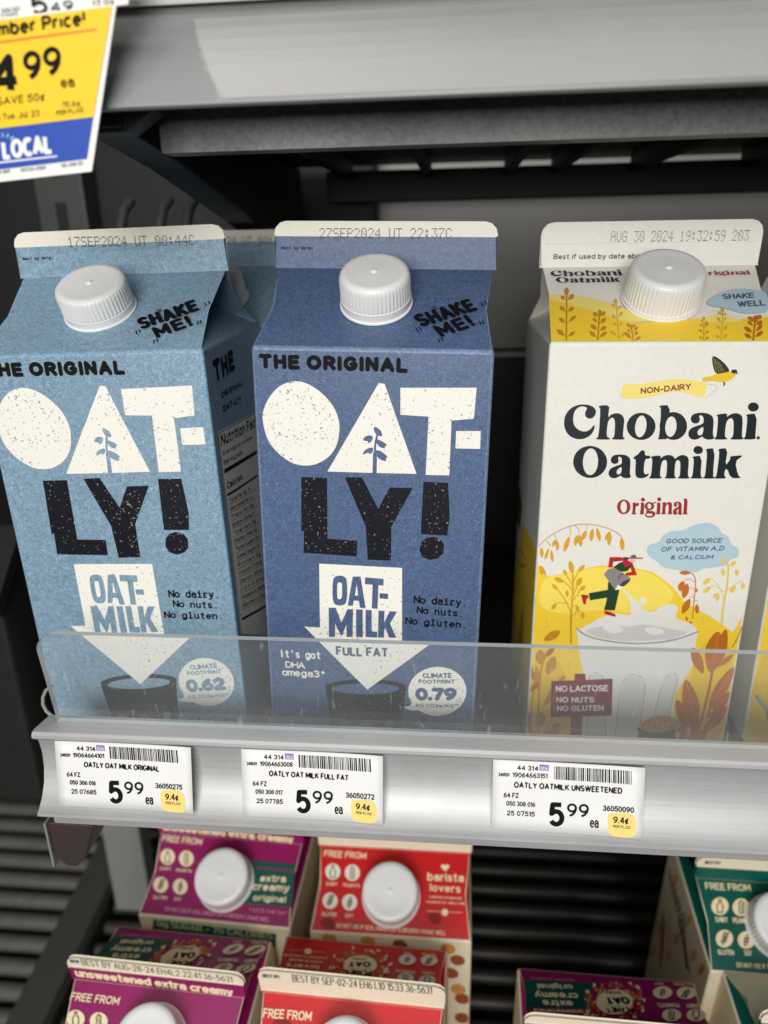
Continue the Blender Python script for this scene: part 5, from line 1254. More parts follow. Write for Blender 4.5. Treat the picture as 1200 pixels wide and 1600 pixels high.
LIGHTBLUE = kraft('light_blue_board', (132, 161, 181)); DARKBLUE = kraft('dark_blue_board', (81, 102, 138))
specked('cream', (243, 240, 229), (158, 160, 162), 0.755); specked('ink', (24, 26, 33), (150, 148, 140), 0.77)
CREAMB = board('cream_board', (236, 233, 223)); WHITEB = board('seal_board', (238, 233, 216), 0.45)
PURPLE = board('purple_board', (148, 24, 96), 0.36); RED = board('red_board', (206, 22, 26), 0.42); GREENB = board('green_board', (12, 92, 78), 0.33)
OATB = board('oat_cream_board', (232, 219, 188), 0.5); SEALB = board('oat_seal_board', (242, 232, 205), 0.5)
PAL = dict(amber=(196, 138, 40), amber2=(184, 108, 30), bean=(205, 140, 70), bean2=(150, 78, 45), bean3=(96, 88, 74), bowl=(62, 44, 52),
 brown=(116, 88, 58), cloud=(178, 202, 212), crimson=(190, 24, 34), crimson2=(150, 14, 72), dkfeather=(36, 36, 30), dkred=(140, 14, 18),
 glassln=(158, 158, 154), gold=(232, 192, 44), gold2=(216, 162, 40), grain=(206, 172, 112), grain2=(226, 198, 142), green=(10, 84, 74),
 grey=(108, 106, 104), gtext=(170, 186, 140), icream=(245, 228, 186), iwhite=(240, 232, 215), leafgreen=(24, 62, 34), lemon=(250, 222, 130),
 ltgrey=(206, 204, 198), maroon=(128, 36, 46), milk=(228, 226, 220), milk2=(218, 217, 211), navy=(16, 27, 34), oat1=(206, 120, 60), oat2=(176, 70, 40),
 oat3=(226, 168, 100), ochre=(178, 140, 50), olive=(120, 108, 60), orange=(226, 116, 30), pailgrey=(138, 132, 132), pailink=(66, 58, 60),
 paleyel=(242, 222, 120), paleyel2=(246, 222, 96), paper=(240, 239, 235), pinkish=(226, 150, 170), red=(150, 40, 40), rust=(196, 112, 32),
 skin=(236, 190, 170), slate=(72, 92, 108), straw=(230, 198, 96), straw2=(214, 170, 60), tagblue=(30, 74, 176), tagyel=(250, 206, 24),
 violet=(140, 104, 186), white=(240, 240, 238), yellow=(244, 206, 56))
for k_, v_ in PAL.items(): plain(k_, v_, 0.45)
plain('code_grey', (84, 80, 76), 0.6, 0, 0.06, 0.12)
plain('flat_ink', (18, 18, 20), 0.6, 0, 0.06, 0.12)
def mat(x): return MATS[x] if isinstance(x, str) else x

# ---------------------------------------------------------------- object helpers
def put(name, me, parent=None, loc=None):
    o = bpy.data.objects.new(name, me); COL.objects.link(o)
    if parent is not None: o.parent = parent
    if loc is not None: o.location = loc
    return o
def tag(o, label, cat, group=None):
    o['label'] = label; o['category'] = cat
    if group: o['group'] = group
    return o
def thing(name, label, cat, m4=None, group=None):
    o = bpy.data.objects.new(name, None); COL.objects.link(o); o.empty_display_size = 0.03
    if m4 is not None: o.matrix_world = m4
    return tag(o, label, cat, group)
def mesh(name, verts, faces, mats, fm=None, smooth=None):
    me = bpy.data.meshes.new(name); me.from_pydata([(a * S, b * S, c * S) for a, b, c in verts], [], faces)
    for m_ in mats: me.materials.append(mat(m_))
    if fm: me.polygons.foreach_set('material_index', fm)
    if smooth is not None:
        me.polygons.foreach_set('use_smooth', [True] * len(me.polygons)); me.set_sharp_from_angle(angle=math.radians(smooth))
    me.update(); return me
def bevel(o, w, seg=2, ang=30):
    b = o.modifiers.new('bevel', 'BEVEL'); b.width = w * S; b.segments = seg; b.limit_method = 'ANGLE'; b.angle_limit = math.radians(ang)
    b.use_clamp_overlap = True
    return o
def boxv(x0, x1, y0, y1, z0, z1):
    v = [(x, y, z) for x in (x0, x1) for y in (y0, y1) for z in (z0, z1)]
    f = [(0, 1, 3, 2), (4, 6, 7, 5), (0, 4, 5, 1), (2, 3, 7, 6), (0, 2, 6, 4), (1, 5, 7, 3)]
    return v, f
def box(name, x0, x1, y0, y1, z0, z1, m_, parent=None, bev=0.6):
    o = put(name, mesh(name, *boxv(x0, x1, y0, y1, z0, z1), [m_]), parent)
    return bevel(o, bev) if bev else o
def extrude_x(name, prof, x0, x1, m_, parent=None, smooth=35):   # closed profile of (y, z)
    n = len(prof); v = [(x0, y, z) for y, z in prof] + [(x1, y, z) for y, z in prof]
    f = [(i, (i + 1) % n, n + (i + 1) % n, n + i) for i in range(n)] + [tuple(range(n))[::-1], tuple(range(n, 2 * n))]
    return put(name, mesh(name, v, f, [m_], smooth=smooth), parent)
def prism(name, pts, to3, th, m_, parent=None, bev=0.0):         # outline -> plate of thickness th ; to3(u, v, d)
    n = len(pts); v = [to3(u, w, 0) for u, w in pts] + [to3(u, w, th) for u, w in pts]
    f = [(i, (i + 1) % n, n + (i + 1) % n, n + i) for i in range(n)] + [tuple(range(n))[::-1], tuple(range(n, 2 * n))]
    o = put(name, mesh(name, v, f, [m_]), parent)
    return bevel(o, bev) if bev else o
def tube(name, path, r, m_, parent=None, n=10):
    vs, fs = [], []
    P = [Vector(p_) for p_ in path]
    for i, c in enumerate(P):
        d = (P[min(i + 1, len(P) - 1)] - P[max(i - 1, 0)]).normalized()
        a = d.orthogonal().normalized() if i == 0 else (a_prev - d * a_prev.dot(d)).normalized()
        a_prev = a; b = d.cross(a)
        for k in range(n):
            t = 2 * math.pi * k / n; q = c + (a * math.cos(t) + b * math.sin(t)) * r; vs.append(tuple(q))
    for i in range(len(P) - 1):
        for k in range(n): fs.append((i * n + k, i * n + (k + 1) % n, (i + 1) * n + (k + 1) % n, (i + 1) * n + k))
    fs += [tuple(range(n))[::-1], tuple(range((len(P) - 1) * n, len(P) * n))]
    return put(name, mesh(name, vs, fs, [m_], smooth=50), parent)

# ---------------------------------------------------------------- lettering: a skeleton alphabet, cap height 1
GL = dict(A='0,0 .33,1 .66,0|.12,.33 .54,.33', B='0,0 0,1 .3,1 @.3,.76,.24,.24,90,-90 0,.52|.3,.52 @.3,.26,.28,.26,90,-90 0,0', C='@.34,.5,.34,.5,48,312',
 D='0,0 0,1 .25,1 @.25,.5,.37,.5,90,-90 0,0', E='.5,1 0,1 0,0 .5,0|0,.52 .44,.52', F='.5,1 0,1 0,0|0,.52 .42,.52', G='@.34,.5,.34,.5,48,345 .67,.46 .4,.46',
 H='0,0 0,1|.58,0 .58,1|0,.52 .58,.52', I='0,0 0,1', J='.38,1 .38,.28 @.19,.26,.19,.26,0,-170', K='0,0 0,1|.56,1 0,.4|.2,.58 .58,0', L='0,1 0,0 .48,0',
 M='0,0 0,1 .36,.25 .72,1 .72,0', N='0,0 0,1 .58,0 .58,1', O='@.36,.5,.36,.5,0,360', P='0,0 0,1 .28,1 @.28,.74,.27,.26,90,-90 0,.48', Q='@.36,.5,.36,.5,0,360|.42,.25 .7,-.05',
 R='0,0 0,1 .28,1 @.28,.74,.27,.26,90,-90 0,.48|.28,.48 .56,0', S='@.28,.75,.26,.25,40,270 @.28,.25,.28,.25,90,-140', T='0,1 .6,1|.3,1 .3,0', U='0,1 0,.3 @.28,.3,.28,.3,180,360 .56,1',
 V='0,1 .32,0 .64,1', W='0,1 .24,0 .47,1 .7,0 .94,1', X='0,0 .58,1|0,1 .58,0', Y='0,1 .3,.48 .6,1|.3,.48 .3,0', Z='0,1 .54,1 0,0 .56,0',
 a='.04,.56 @.25,.5,.22,.2,150,0 .47,0|.47,.42 .25,.41 @.22,.205,.22,.205,90,270 .3,0 .47,.12', b='0,0 0,1|@.25,.35,.25,.35,0,360', c='@.26,.35,.26,.35,50,310',
 d='.5,0 .5,1|@.25,.35,.25,.35,0,360', e='.02,.36 .5,.36 @.26,.35,.25,.35,0,310', f='.1,0 .1,.8 @.26,.8,.16,.2,180,70|-.03,.68 .28,.68', g='.5,.7 .5,0 @.26,-.02,.24,.24,0,-150|@.25,.35,.25,.35,0,360',
 h='0,0 0,1|0,.42 @.22,.44,.22,.26,180,0 .44,0', i='0,0 0,.7|0,.93 0,.96', j='.1,.7 .1,-.1 @-.02,-.1,.12,.14,0,-100|.1,.93 .1,.96', k='0,0 0,1|.42,.7 0,.28|.15,.42 .44,0', l='0,0 0,1',
 m='0,0 0,.7|0,.44 @.18,.46,.18,.24,180,0 .36,0|.36,.46 @.54,.46,.18,.24,180,0 .72,0', n='0,0 0,.7|0,.42 @.22,.44,.22,.26,180,0 .44,0', o='@.26,.35,.26,.35,0,360',
 p='0,-.28 0,.7|@.25,.35,.25,.35,0,360', q='.5,-.28 .5,.7|@.25,.35,.25,.35,0,360', r='0,0 0,.7|0,.4 @.22,.44,.22,.26,180,70', s='@.2,.525,.19,.175,35,270 @.2,.175,.2,.175,90,-145',
 t='.12,.95 .12,.15 @.24,.15,.12,.15,180,290|-.03,.7 .3,.7', u='0,.7 0,.26 @.22,.26,.22,.26,180,360|.44,.7 .44,0', v='0,.7 .22,0 .44,.7', w='0,.7 .17,0 .33,.7 .5,0 .66,.7',
 x='0,0 .4,.7|0,.7 .4,0', y='0,.7 .22,.05|.46,.7 .16,-.26 0,-.27', z='0,.7 .4,.7 0,0 .42,0')
GL.update({'0': '@.27,.5,.27,.5,0,360', '1': '.04,.78 .24,1 .24,0', '2': '@.27,.73,.26,.27,170,-35 0,0 .54,0', '3': '@.26,.75,.24,.25,150,-90 @.26,.26,.27,.26,90,-150',
 '4': '.42,0 .42,1 0,.3 .56,.3', '5': '.5,1 .1,1 .05,.53 @.27,.33,.27,.33,128,-150', '6': '@.27,.3,.27,.3,0,360|@.55,.3,.55,.7,104,180', '7': '0,1 .52,1 .18,0',
 '8': '@.27,.75,.23,.25,0,360|@.27,.26,.27,.26,0,360', '9': '@.27,.7,.27,.3,0,360|@-.01,.7,.55,.7,0,-76', '.': '0,0 0,.02', ',': '.04,.03 -.02,-.14', '!': '0,1 0,.32|0,0 0,.02', '-': '0,.4 .3,.4',
 ':': '0,.05 0,.07|0,.58 0,.6', '/': '0,-.05 .4,1.05', "'": '0,1 0,.78', '*': '.0,.8 .24,.8|.06,.68 .18,.92|.18,.68 .06,.92', '|': '0,-.1 0,1.05',
 '&': '.56,0 .12,.68 @.26,.8,.17,.19,215,-30 .1,.42 @.24,.22,.23,.22,120,340 .56,.4', '\u00a2': '@.24,.35,.22,.33,50,310|.16,-.1 .34,.8'})
DOTS = {'0': '0E11191513110E', '1': '040C040404040E', '2': '0E11010204081F', '3': '1F02040201110E', '4': '02060A121F0202', '5': '1F101E0101110E', '6': '0608101E11110E', '7': '1F010204080808',
 '8': '0E11110E11110E', '9': '0E11110F01020C', 'A': '0E11111F111111', 'B': '1E11111E11111E', 'C': '0E11101010110E', 'E': '1F10101E10101F', 'G': '0E11101711110F', 'H': '1111111F111111', 'L': '1010101010101F',
 'P': '1E11111E101010', 'S': '0F10100E01011E', 'T': '1F040404040404', 'U': '1111111111110E', 'Y': '11110A04040404', ':': '000C0C000C0C00', '-': '0000001F000000', ' ': '00000000000000'}
def arc(cx, cy, rx, ry, a0, a1):
    k = max(3, int(abs(a1 - a0) / 24)); return [(cx + rx * math.cos(math.radians(a0 + (a1 - a0) * i / k)), cy + ry * math.sin(math.radians(a0 + (a1 - a0) * i / k))) for i in range(k + 1)]
def glyph(ch):
    out = []
    for st in GL.get(ch, '').split('|'):
        pts = []
        for tok in st.split():
            if tok[0] == '@': pts += arc(*[float(t) for t in tok[1:].split(',')])
            else: pts.append(tuple(float(t) for t in tok.split(',')))
        if len(pts) > 1: out.append(pts)
    return out
GCACHE = {c: glyph(c) for c in GL}
def stroke_polys(lines, w, square=False):        # thick polyline -> convex pieces, to be united later
    r = w / 2; out = []
    for P in lines:
        for i in range(len(P) - 1):
            (x0, y0), (x1, y1) = P[i], P[i + 1]; dx, dy = x1 - x0, y1 - y0; L = math.hypot(dx, dy)
            if L < 1e-6: continue
            dx, dy = dx / L, dy / L; e0 = r * 0.9 if square and i == 0 and P[0] != P[-1] and L < 0 else 0
            out.append([(x0 - dy * r, y0 + dx * r), (x0 + dy * r, y0 - dx * r), (x1 + dy * r, y1 - dx * r), (x1 - dy * r, y1 + dx * r)])
        for i, (x, y) in enumerate(P):
            end = i in (0, len(P) - 1)
            if end and square and P[0] != P[-1]: continue
            k = 10 if end else 8
            out.append([(x + r * math.cos(6.28318 * j / k + .1), y + r * math.sin(6.28318 * j / k + .1)) for j in range(k)])
    return out
def union(polys, grid=0):                         # overlapping outlines -> one flat triangulation, topmost colour wins
    V, E, cols, arrs = [], [], [], []
    for P, c in polys:
        b = len(V); k = len(P); V += [Vector(q) for q in P]; E += [(b + i, b + (i + 1) % k) for i in range(k)]
        cols.append(c); arrs.append(np.array(P, float))
    if grid:
        A_ = np.concatenate(arrs); (x0, y0), (x1, y1) = A_.min(0), A_.max(0)
        for ax, lo_, hi_ in ((0, x0, x1), (1, y0, y1)):
            for k in range(int(lo_ // grid) + 1, int(hi_ // grid) + 1):
                g_ = k * grid + 0.013; b = len(V); V += [Vector((g_, y0)), Vector((g_, y1))] if ax == 0 else [Vector((x0, g_)), Vector((x1, g_))]; E.append((b, b + 1))
    ov, _, of, _, _, _ = delaunay_2d_cdt(V, E, [], 0, 1e-5)
    O = np.array([(v.x, v.y) for v in ov]); F = np.array([tuple(f_) for f_ in of]); C = O[F].mean(1); top = np.full(len(F), -1)
    for i, P in enumerate(arrs):
        m = np.nonzero((C >= P.min(0)).all(1) & (C <= P.max(0)).all(1))[0]
        if not len(m): continue
        X, Y = C[m, 0][:, None], C[m, 1][:, None]; Q = np.roll(P, -1, 0)
        with np.errstate(divide='ignore', invalid='ignore'):
            hit = ((P[:, 1] > Y) != (Q[:, 1] > Y)) & (X < (Q[:, 0] - P[:, 0]) * (Y - P[:, 1]) / (Q[:, 1] - P[:, 1]) + P[:, 0])
        top[m[hit.sum(1) % 2 == 1]] = i
    tris = [(tuple(int(q) for q in F[j]), cols[top[j]]) for j in range(len(F)) if top[j] >= 0 and cols[top[j]] != 'none']
    return [(float(a), float(b)) for a, b in O], tris
def text_polys(st, x, y, ang, L, h, wt, style):
    ca, sa = math.cos(ang), math.sin(ang)
    if style == 'd':                              # ink-jet dots, five by seven
        out = []; pitch = L / (len(st) * 6 - 1); py = h / 6.4
        for i, ch in enumerate(st):
            hx = DOTS.get(ch, '0' * 14)
            for r_ in range(7):
                bits = int(hx[2 * r_:2 * r_ + 2], 16)
                for c_ in range(5):
                    if bits >> (4 - c_) & 1:
                        u, v = (i * 6 + c_ + .5) * pitch, (6 - r_ + .3) * py
                        rr = min(pitch, py) * 0.5
                        out.append([(x + (u + rr * 1.15 * math.cos(k * 1.0472)) * ca - (v + rr * math.sin(k * 1.0472)) * sa,
                                     y + (u + rr * 1.15 * math.cos(k * 1.0472)) * sa + (v + rr * math.sin(k * 1.0472)) * ca) for k in range(6)])
        return out
    adv = 0.0; lines = []; gap = {'f': 0.40, 'h': 0.24, 'm': 0.24, 'b': 0.27, 'k': 0.28}.get(style, 0.26)
    for ch in st:
        if ch == ' ': adv += 0.36 if style != 'm' else 0.66; continue
        g = GCACHE.get(ch, []); xs = [p_[0] for s_ in g for p_ in s_] or [0]
        w = max(xs) - min(xs)
        if style == 'm':                          # typewriter: equal cells
            off = adv + (0.5 - w) / 2 - min(xs); step = 0.74
            if ch in 'il': g = g + [[(-.18, 0), (.18, 0)], [(-.16, .7 if ch == 'i' else 1), (0, .7 if ch == 'i' else 1)]]
            if ch == 'r': g = g + [[(-.1, 0), (.2, 0)]]
        else: off = adv - min(xs); step = w + gap
        jy = random.uniform(-.03, .03) if style in 'fh' else 0
        lines += [[(px + off, py + jy) for px, py in s_] for s_ in g]; adv += step
    tot = adv - gap if style != 'm' else adv - 0.24
    wmm = wt * h; sx = (L - wmm) / max(tot, .05); sy = (h - wmm) if style != 'm' else h - wmm
    sh = {'i': 0.2, 'k': 0.17}.get(style, 0)
    q = [[(p_[0] * sx + wmm / 2 + sh * p_[1] * sy, p_[1] * sy + wmm / 2) for p_ in s_] for s_ in lines]
    q = [[(x + u * ca - v * sa, y + u * sa + v * ca) for u, v in s_] for s_ in q]
    return stroke_polys(q, wmm, style in 'bk')
def chaikin(P, n):
    for _ in range(n):
        P = [q for i in range(len(P)) for q in ((P[i][0] * .75 + P[(i + 1) % len(P)][0] * .25, P[i][1] * .75 + P[(i + 1) % len(P)][1] * .25),
                                               (P[i][0] * .25 + P[(i + 1) % len(P)][0] * .75, P[i][1] * .25 + P[(i + 1) % len(P)][1] * .75))]
    return P
def smooth_line(P):
    for _ in range(2):
        P = [P[0]] + [q for i in range(len(P) - 1) for q in ((P[i][0] * .75 + P[i + 1][0] * .25, P[i][1] * .75 + P[i + 1][1] * .25), (P[i][0] * .25 + P[i + 1][0] * .75, P[i][1] * .25 + P[i + 1][1] * .75))] + [P[-1]]
    return P
LIM = 46.9
def art_data(key, aff=None, clamp=None):
    polys, texts = [], []
    def num(s_):
        v = [int(t) / 20 for t in s_.split()]; P = list(zip(v[::2], v[1::2]))
        if aff: P = [aff(*q) for q in P]
        if clamp: P = [(min(max(a, clamp[0]), clamp[1]), min(max(b, clamp[2]), clamp[3])) for a, b in P]
        return P
    for ln in ART[key].split('\n'):
        k = ln[0]
        if k == 'P':
            a, c, pts = ln.split('|'); P = num(pts); sm = int(a[1])
            if sm == 1: P = chaikin(P, 2)
            if sm == 2: P = chaikin(P, 1)
            polys.append((P, c))
        elif k == 'L':
            a, c, w, pts = ln.split('|'); P = num(pts); P = smooth_line(P) if a[1] == '1' and len(P) > 2 else P
            polys += [(q, c) for q in stroke_polys([P], float(w) * 3.4 if False else float(w))]
        else:
            _, c, style, wt, nums, st = ln.split('|', 5); x, y, ang, L, h = [float(t) for t in nums.split(',')]
            texts.append((c, text_polys(st, x, y, ang, L, h, float(wt), style)))
    return polys, texts
def frame(o, U, V):
    U = Vector(U).normalized(); V = Vector(V).normalized(); N = U.cross(V); o = Vector(o)
    return lambda u, v, d: tuple(o + U * u + V * v + N * d)
MCACHE = {}
def printed(name, keys, fr, parent, recolor=None, off=0.14, aff=None, clamp=None, label=None, grid=0):
    """flat ink: every layer of one printed motif is one triangulated sheet lying on its panel"""
    if isinstance(keys, str): keys = [keys]
    recolor = recolor or {}; vs, fs, fm, ms = [], [], [], []
    def add(polys, d):
        vv, tr = union(polys, grid); b = len(vs); vs.extend(fr(u, v, d) for u, v in vv)
        for f_, c in tr:
            c = recolor.get(c, c)
            if c not in ms: ms.append(c)
            fs.append(tuple(b + i for i in f_)); fm.append(ms.index(c))
    for key in keys:
        P, T = art_data(key, aff, clamp)
        if P: add(P, off)
        g_ = grid; grid = 0
        for c, tp in T: add([(q, c) for q in tp], off + (0.07 if P else 0.02))
        grid = g_
    o = put(name, mesh(name, vs, fs, ms, fm, 60 if grid else None), parent)
    if label: o['label'] = label
    return o

# ---------------------------------------------------------------- gable-top cartons
def bulger(W, D, H, B, seed):
    h, d = W / 2, D / 2
    def f(p):
        x, y, z = p
        t = min(max(z / H, 0), 1); fz = math.sin(math.pi * t ** 0.9) if 0 < t < 1 else 0
        n1 = mnoise.noise(Vector((x * .024 + seed, y * .024, z * .02))) * 0.9
        ex = max(0, 1 - (x / h) ** 2); ey = max(0, 1 - (y / d) ** 2)
        return (x + x / h * (B + n1) * ey * fz, y + y / d * (B + n1) * ex * fz, z)
    return f
def carton_body(mats, W, D, H, hr, sag=2.6, bul=None):
    """local origin at the base centre. mats: front, side, roof, roof_back, gable"""
    h = W / 2; d = D / 2
    V = dict(a=(-h, -d, 0), b=(h, -d, 0), c=(h, d, 0), e=(-h, d, 0), A=(-h, -d, H), B=(h, -d, H), C=(h, d, H), E=(-h, d, H),
             tl=(-h, 0, H + hr), tr=(h, 0, H + hr), ml=(-h + sag, -d * .5, H + hr * .47), mr=(h - sag, -d * .5, H + hr * .47),
             nl=(-h + sag, d * .5, H + hr * .47), nr=(h - sag, d * .5, H + hr * .47), il=(-h + 31, 0, H + hr * .80), ir=(h - 31, 0, H + hr * .80))
    k = list(V); ix = {n: i for i, n in enumerate(k)}
    F = [('abBA', 0), ('bcCB', 1), ('ceEC', 0), ('eaAE', 1), ('ecba', 1)]
    faces = [tuple(ix[c] for c in f_) for f_, _ in F]; fm = [m_ for _, m_ in F]
    def add(names, m_): faces.append(tuple(ix[c] for c in names)); fm.append(m_)
    add(('A', 'B', 'mr', 'tr', 'tl', 'ml'), 2); add(('C', 'E', 'nl', 'tl', 'tr', 'nr'), 3)
    add(('B', 'C', 'ir'), 4); add(('B', 'ir', 'mr'), 4); add(('mr', 'ir', 'tr'), 4); add(('C', 'nr', 'ir'), 4); add(('nr', 'tr', 'ir'), 4)
    add(('E', 'A', 'il'), 4); add(('A', 'ml', 'il'), 4); add(('ml', 'tl', 'il'), 4); add(('E', 'il', 'nl'), 4); add(('nl', 'il', 'tl'), 4)
    me = mesh('carton_body', [V[n] for n in k], faces, mats, fm)
    bm = bmesh.new(); bm.from_mesh(me)
    cuts = [((W * (i / 8 - .5), 0, 0), (1, 0, 0)) for i in range(1, 8)] + [((0, D * (i / 8 - .5), 0), (0, 1, 0)) for i in range(1, 8)] + [((0, 0, H * i / 14), (0, 0, 1)) for i in range(1, 14)]
    for co, no in cuts:
        low = [f_ for f_ in bm.faces if all(v.co.z <= H * S + 1e-6 for v in f_.verts)]
        geo = set(low) | {e_ for f_ in low for e_ in f_.edges} | {v for f_ in low for v in f_.verts}
        bmesh.ops.bisect_plane(bm, geom=list(geo), dist=1e-7, plane_co=[c * S for c in co], plane_no=no)
    for v in bm.verts: v.co = Vector(bul([c / S for c in v.co])) * S
    for f_ in bm.faces: f_.smooth = True
    bm.to_mesh(me); bm.free(); me.set_sharp_from_angle(angle=math.radians(16)); return me
def seal(W, hf, split, m_low, m_top, th=1.9, r=5.0):
    """top seal: a pinched double board with rounded ends, coloured below the split line"""
    h = W / 2 - 0.1; pts = [(-h, 0), (h, 0), (h, split), (h, hf - r)] + [(h - r + r * math.cos(a), hf - r + r * math.sin(a)) for a in [math.radians(t) for t in (30, 60, 90)]] \
        + [(-h + r + r * math.cos(a), hf - r + r * math.sin(a)) for a in [math.radians(t) for t in (90, 120, 150)]] + [(-h, hf - r), (-h, split)]
    n = len(pts); v = [(u, -th / 2, w) for u, w in pts] + [(u, th / 2, w) for u, w in pts]
    f, fm = [], []
    for i in range(n):
        f.append((i, (i + 1) % n, n + (i + 1) % n, n + i)); fm.append(0 if max(pts[i][1], pts[(i + 1) % n][1]) <= split + .01 else 1)
    lo = [0, 1, 2, n - 1]; hi = list(range(2, n))
    for s_ in (0, 1):
        a, b = [i + s_ * n for i in lo], [i + s_ * n for i in hi]
        f.append(tuple(a if s_ == 0 else a[::-1])); fm.append(0); f.append(tuple(b if s_ == 0 else b[::-1])); fm.append(1)
    return mesh('top_seal', v, f, [m_low, m_top], fm)
def cap_mesh(r, h, z0=.10, ribs=54):
    prof = [(1.0, z0, 1), (1.0, .80, 1), (.965, .90, 0), (.90, .965, 0), (.80, .985, 0), (.74, .975, 0), (.40, .985, 0), (.10, .985, 0), (.075, 1.03, 0), (.03, 1.035, 0)]
    n = ribs * 4; vs, fs = [], []
    for rr, zz, rib in prof:
        for k in range(n):
            t = 2 * math.pi * k / n; q = r * rr * (1 - (0.022 if rib and k % 4 in (2, 3) else 0))
            vs.append((q * math.cos(t), q * math.sin(t), h * zz))
    m_ = len(prof)
    for i in range(m_ - 1):
        for k in range(n): fs.append((i * n + k, i * n + (k + 1) % n, (i + 1) * n + (k + 1) % n, (i + 1) * n + k))
    fs.append(tuple((m_ - 1) * n + k for k in range(n)))
    return mesh('screw_cap', vs, fs, ['cap_plastic'], smooth=38)
def ring_mesh(r, h, tall=False):
    prof = [(1.045, -.02), (1.045, .02), (1.0, .04), (1.012, .26), (.96, .285)] if tall else [(1.06, -.02), (1.06, .015), (1.025, .03), (1.025, .105), (.96, .115)]; n = 64; vs, fs = [], []
    for rr, zz in prof:
        for k in range(n): vs.append((r * rr * math.cos(2 * math.pi * k / n), r * rr * math.sin(2 * math.pi * k / n), h * zz))
    for i in range(len(prof) - 1):
        for k in range(n): fs.append((i * n + k, i * n + (k + 1) % n, (i + 1) * n + (k + 1) % n, (i + 1) * n + k))
    return mesh('tamper_ring', vs, fs, ['cap_plastic'], smooth=38)
def cap_material():
    m, n, l, b = new_mat('cap_plastic'); v = coords(n, l); f = noise(n, l, v, 120, 3)
    l.new(mixc(n, l, f, (0.82, 0.82, 0.81, 1), (0.88, 0.88, 0.87, 1)), b.inputs['Base Color']); b.inputs['Roughness'].default_value = 0.34
    b.inputs['Subsurface Weight'].default_value = 0.12; b.inputs['Subsurface Radius'].default_value = (0.004, 0.004, 0.004); b.inputs['Subsurface Scale'].default_value = 0.6
    MATS['cap_plastic'] = m
cap_material()

def worn(m):
    key = 'worn_' + mat(m).name
    if key in MATS: return MATS[key]
    base = {'light_blue_board': (134, 168, 192), 'dark_blue_board': (112, 130, 164)}.get(mat(m).name)
    if base is None: return m
    return kraft(key, base)
class Carton:
    def __init__(s, label, pose, dims, mats, sealspec, cap, group=None, ridge=0):
        x, y, z, yaw, lean, tilt = pose; s.W, s.D, s.H, s.hr, s.hf = dims
        M = Matrix.Translation((x * S, y * S, (z + ZC) * S)) @ Matrix.Rotation(yaw, 4, 'Z') @ Matrix.Rotation(lean, 4, 'Y') @ Matrix.Rotation(tilt, 4, 'X')
        M = M @ Matrix.Translation((0, s.D / 2 * S, -s.H * S))
        s.root = thing('milk_carton', label, 'milk carton', M, group)
        s.bul = bulger(s.W, s.D, s.H, 1.0, x * .37)
        s.body = bevel(put('body', carton_body(list(mats) + [worn(mats[0])], s.W, s.D, s.H, s.hr, 2.6, s.bul), s.root), 1.2, 3, 16)
        bm_ = s.body.modifiers['bevel']; bm_.harden_normals = True; bm_.material = 5
        split, ml, mt = sealspec
        s.seal = bevel(put('top_seal', seal(s.W, s.hf, split, ml, mt), s.root, (0, 0, (s.H + s.hr) * S)), 0.5, 2)
        if ridge:
            rb = box('seal_ridge', -s.W / 2 + 2, s.W / 2 - 2, -0.95 - .22, -0.9, ridge, ridge + .7, mt, s.seal, 0.15)
        s.cap = None
        if cap:
            u, t, r, hh = cap[:4]; a = math.atan2(s.hr, s.D / 2)
            o = put('screw_cap', cap_mesh(r, hh, .30 if len(cap) > 4 else .10), s.root, (u * S, (-s.D / 2 + t * math.cos(a)) * S, (s.H + t * math.sin(a)) * S)); o.rotation_euler = (Matrix.Rotation(a, 3, 'X') @ Matrix.Rotation(random.uniform(0, 1), 3, 'Z')).to_euler()
            put('tamper_ring', ring_mesh(r, hh, len(cap) > 4), o); s.cap = o
    def face(s, which):
        a = math.hypot(s.D / 2, s.hr); D2 = s.D / 2
        if which == 'front': return frame((0, -D2, s.H), (1, 0, 0), (0, 0, 1))
        if which == 'roof': return frame((0, -D2, s.H), (1, 0, 0), (0, D2 / a, s.hr / a))
        if which == 'back': return frame((0, D2, s.H), (-1, 0, 0), (0, -D2 / a, s.hr / a))
        if which == 'fin': return frame((0, -0.95, s.H + s.hr), (1, 0, 0), (0, 0, 1))
        if which == 'right': return frame((s.W / 2, -D2, s.H), (0, 1, 0), (0, 0, 1))
        if which == 'left': return frame((-s.W / 2, -D2, s.H), (0, -1, 0), (0, 0, 1))
    def ink(s, name, keys, which, **k):
        fr = s.face(which)
        if which in ('front', 'left', 'right'):
            k.setdefault('grid', 6.5); return printed(name, keys, lambda u, v, d: s.bul(fr(u, v, d)), s.root, **k)
        return printed(name, keys, fr, s.root, **k)

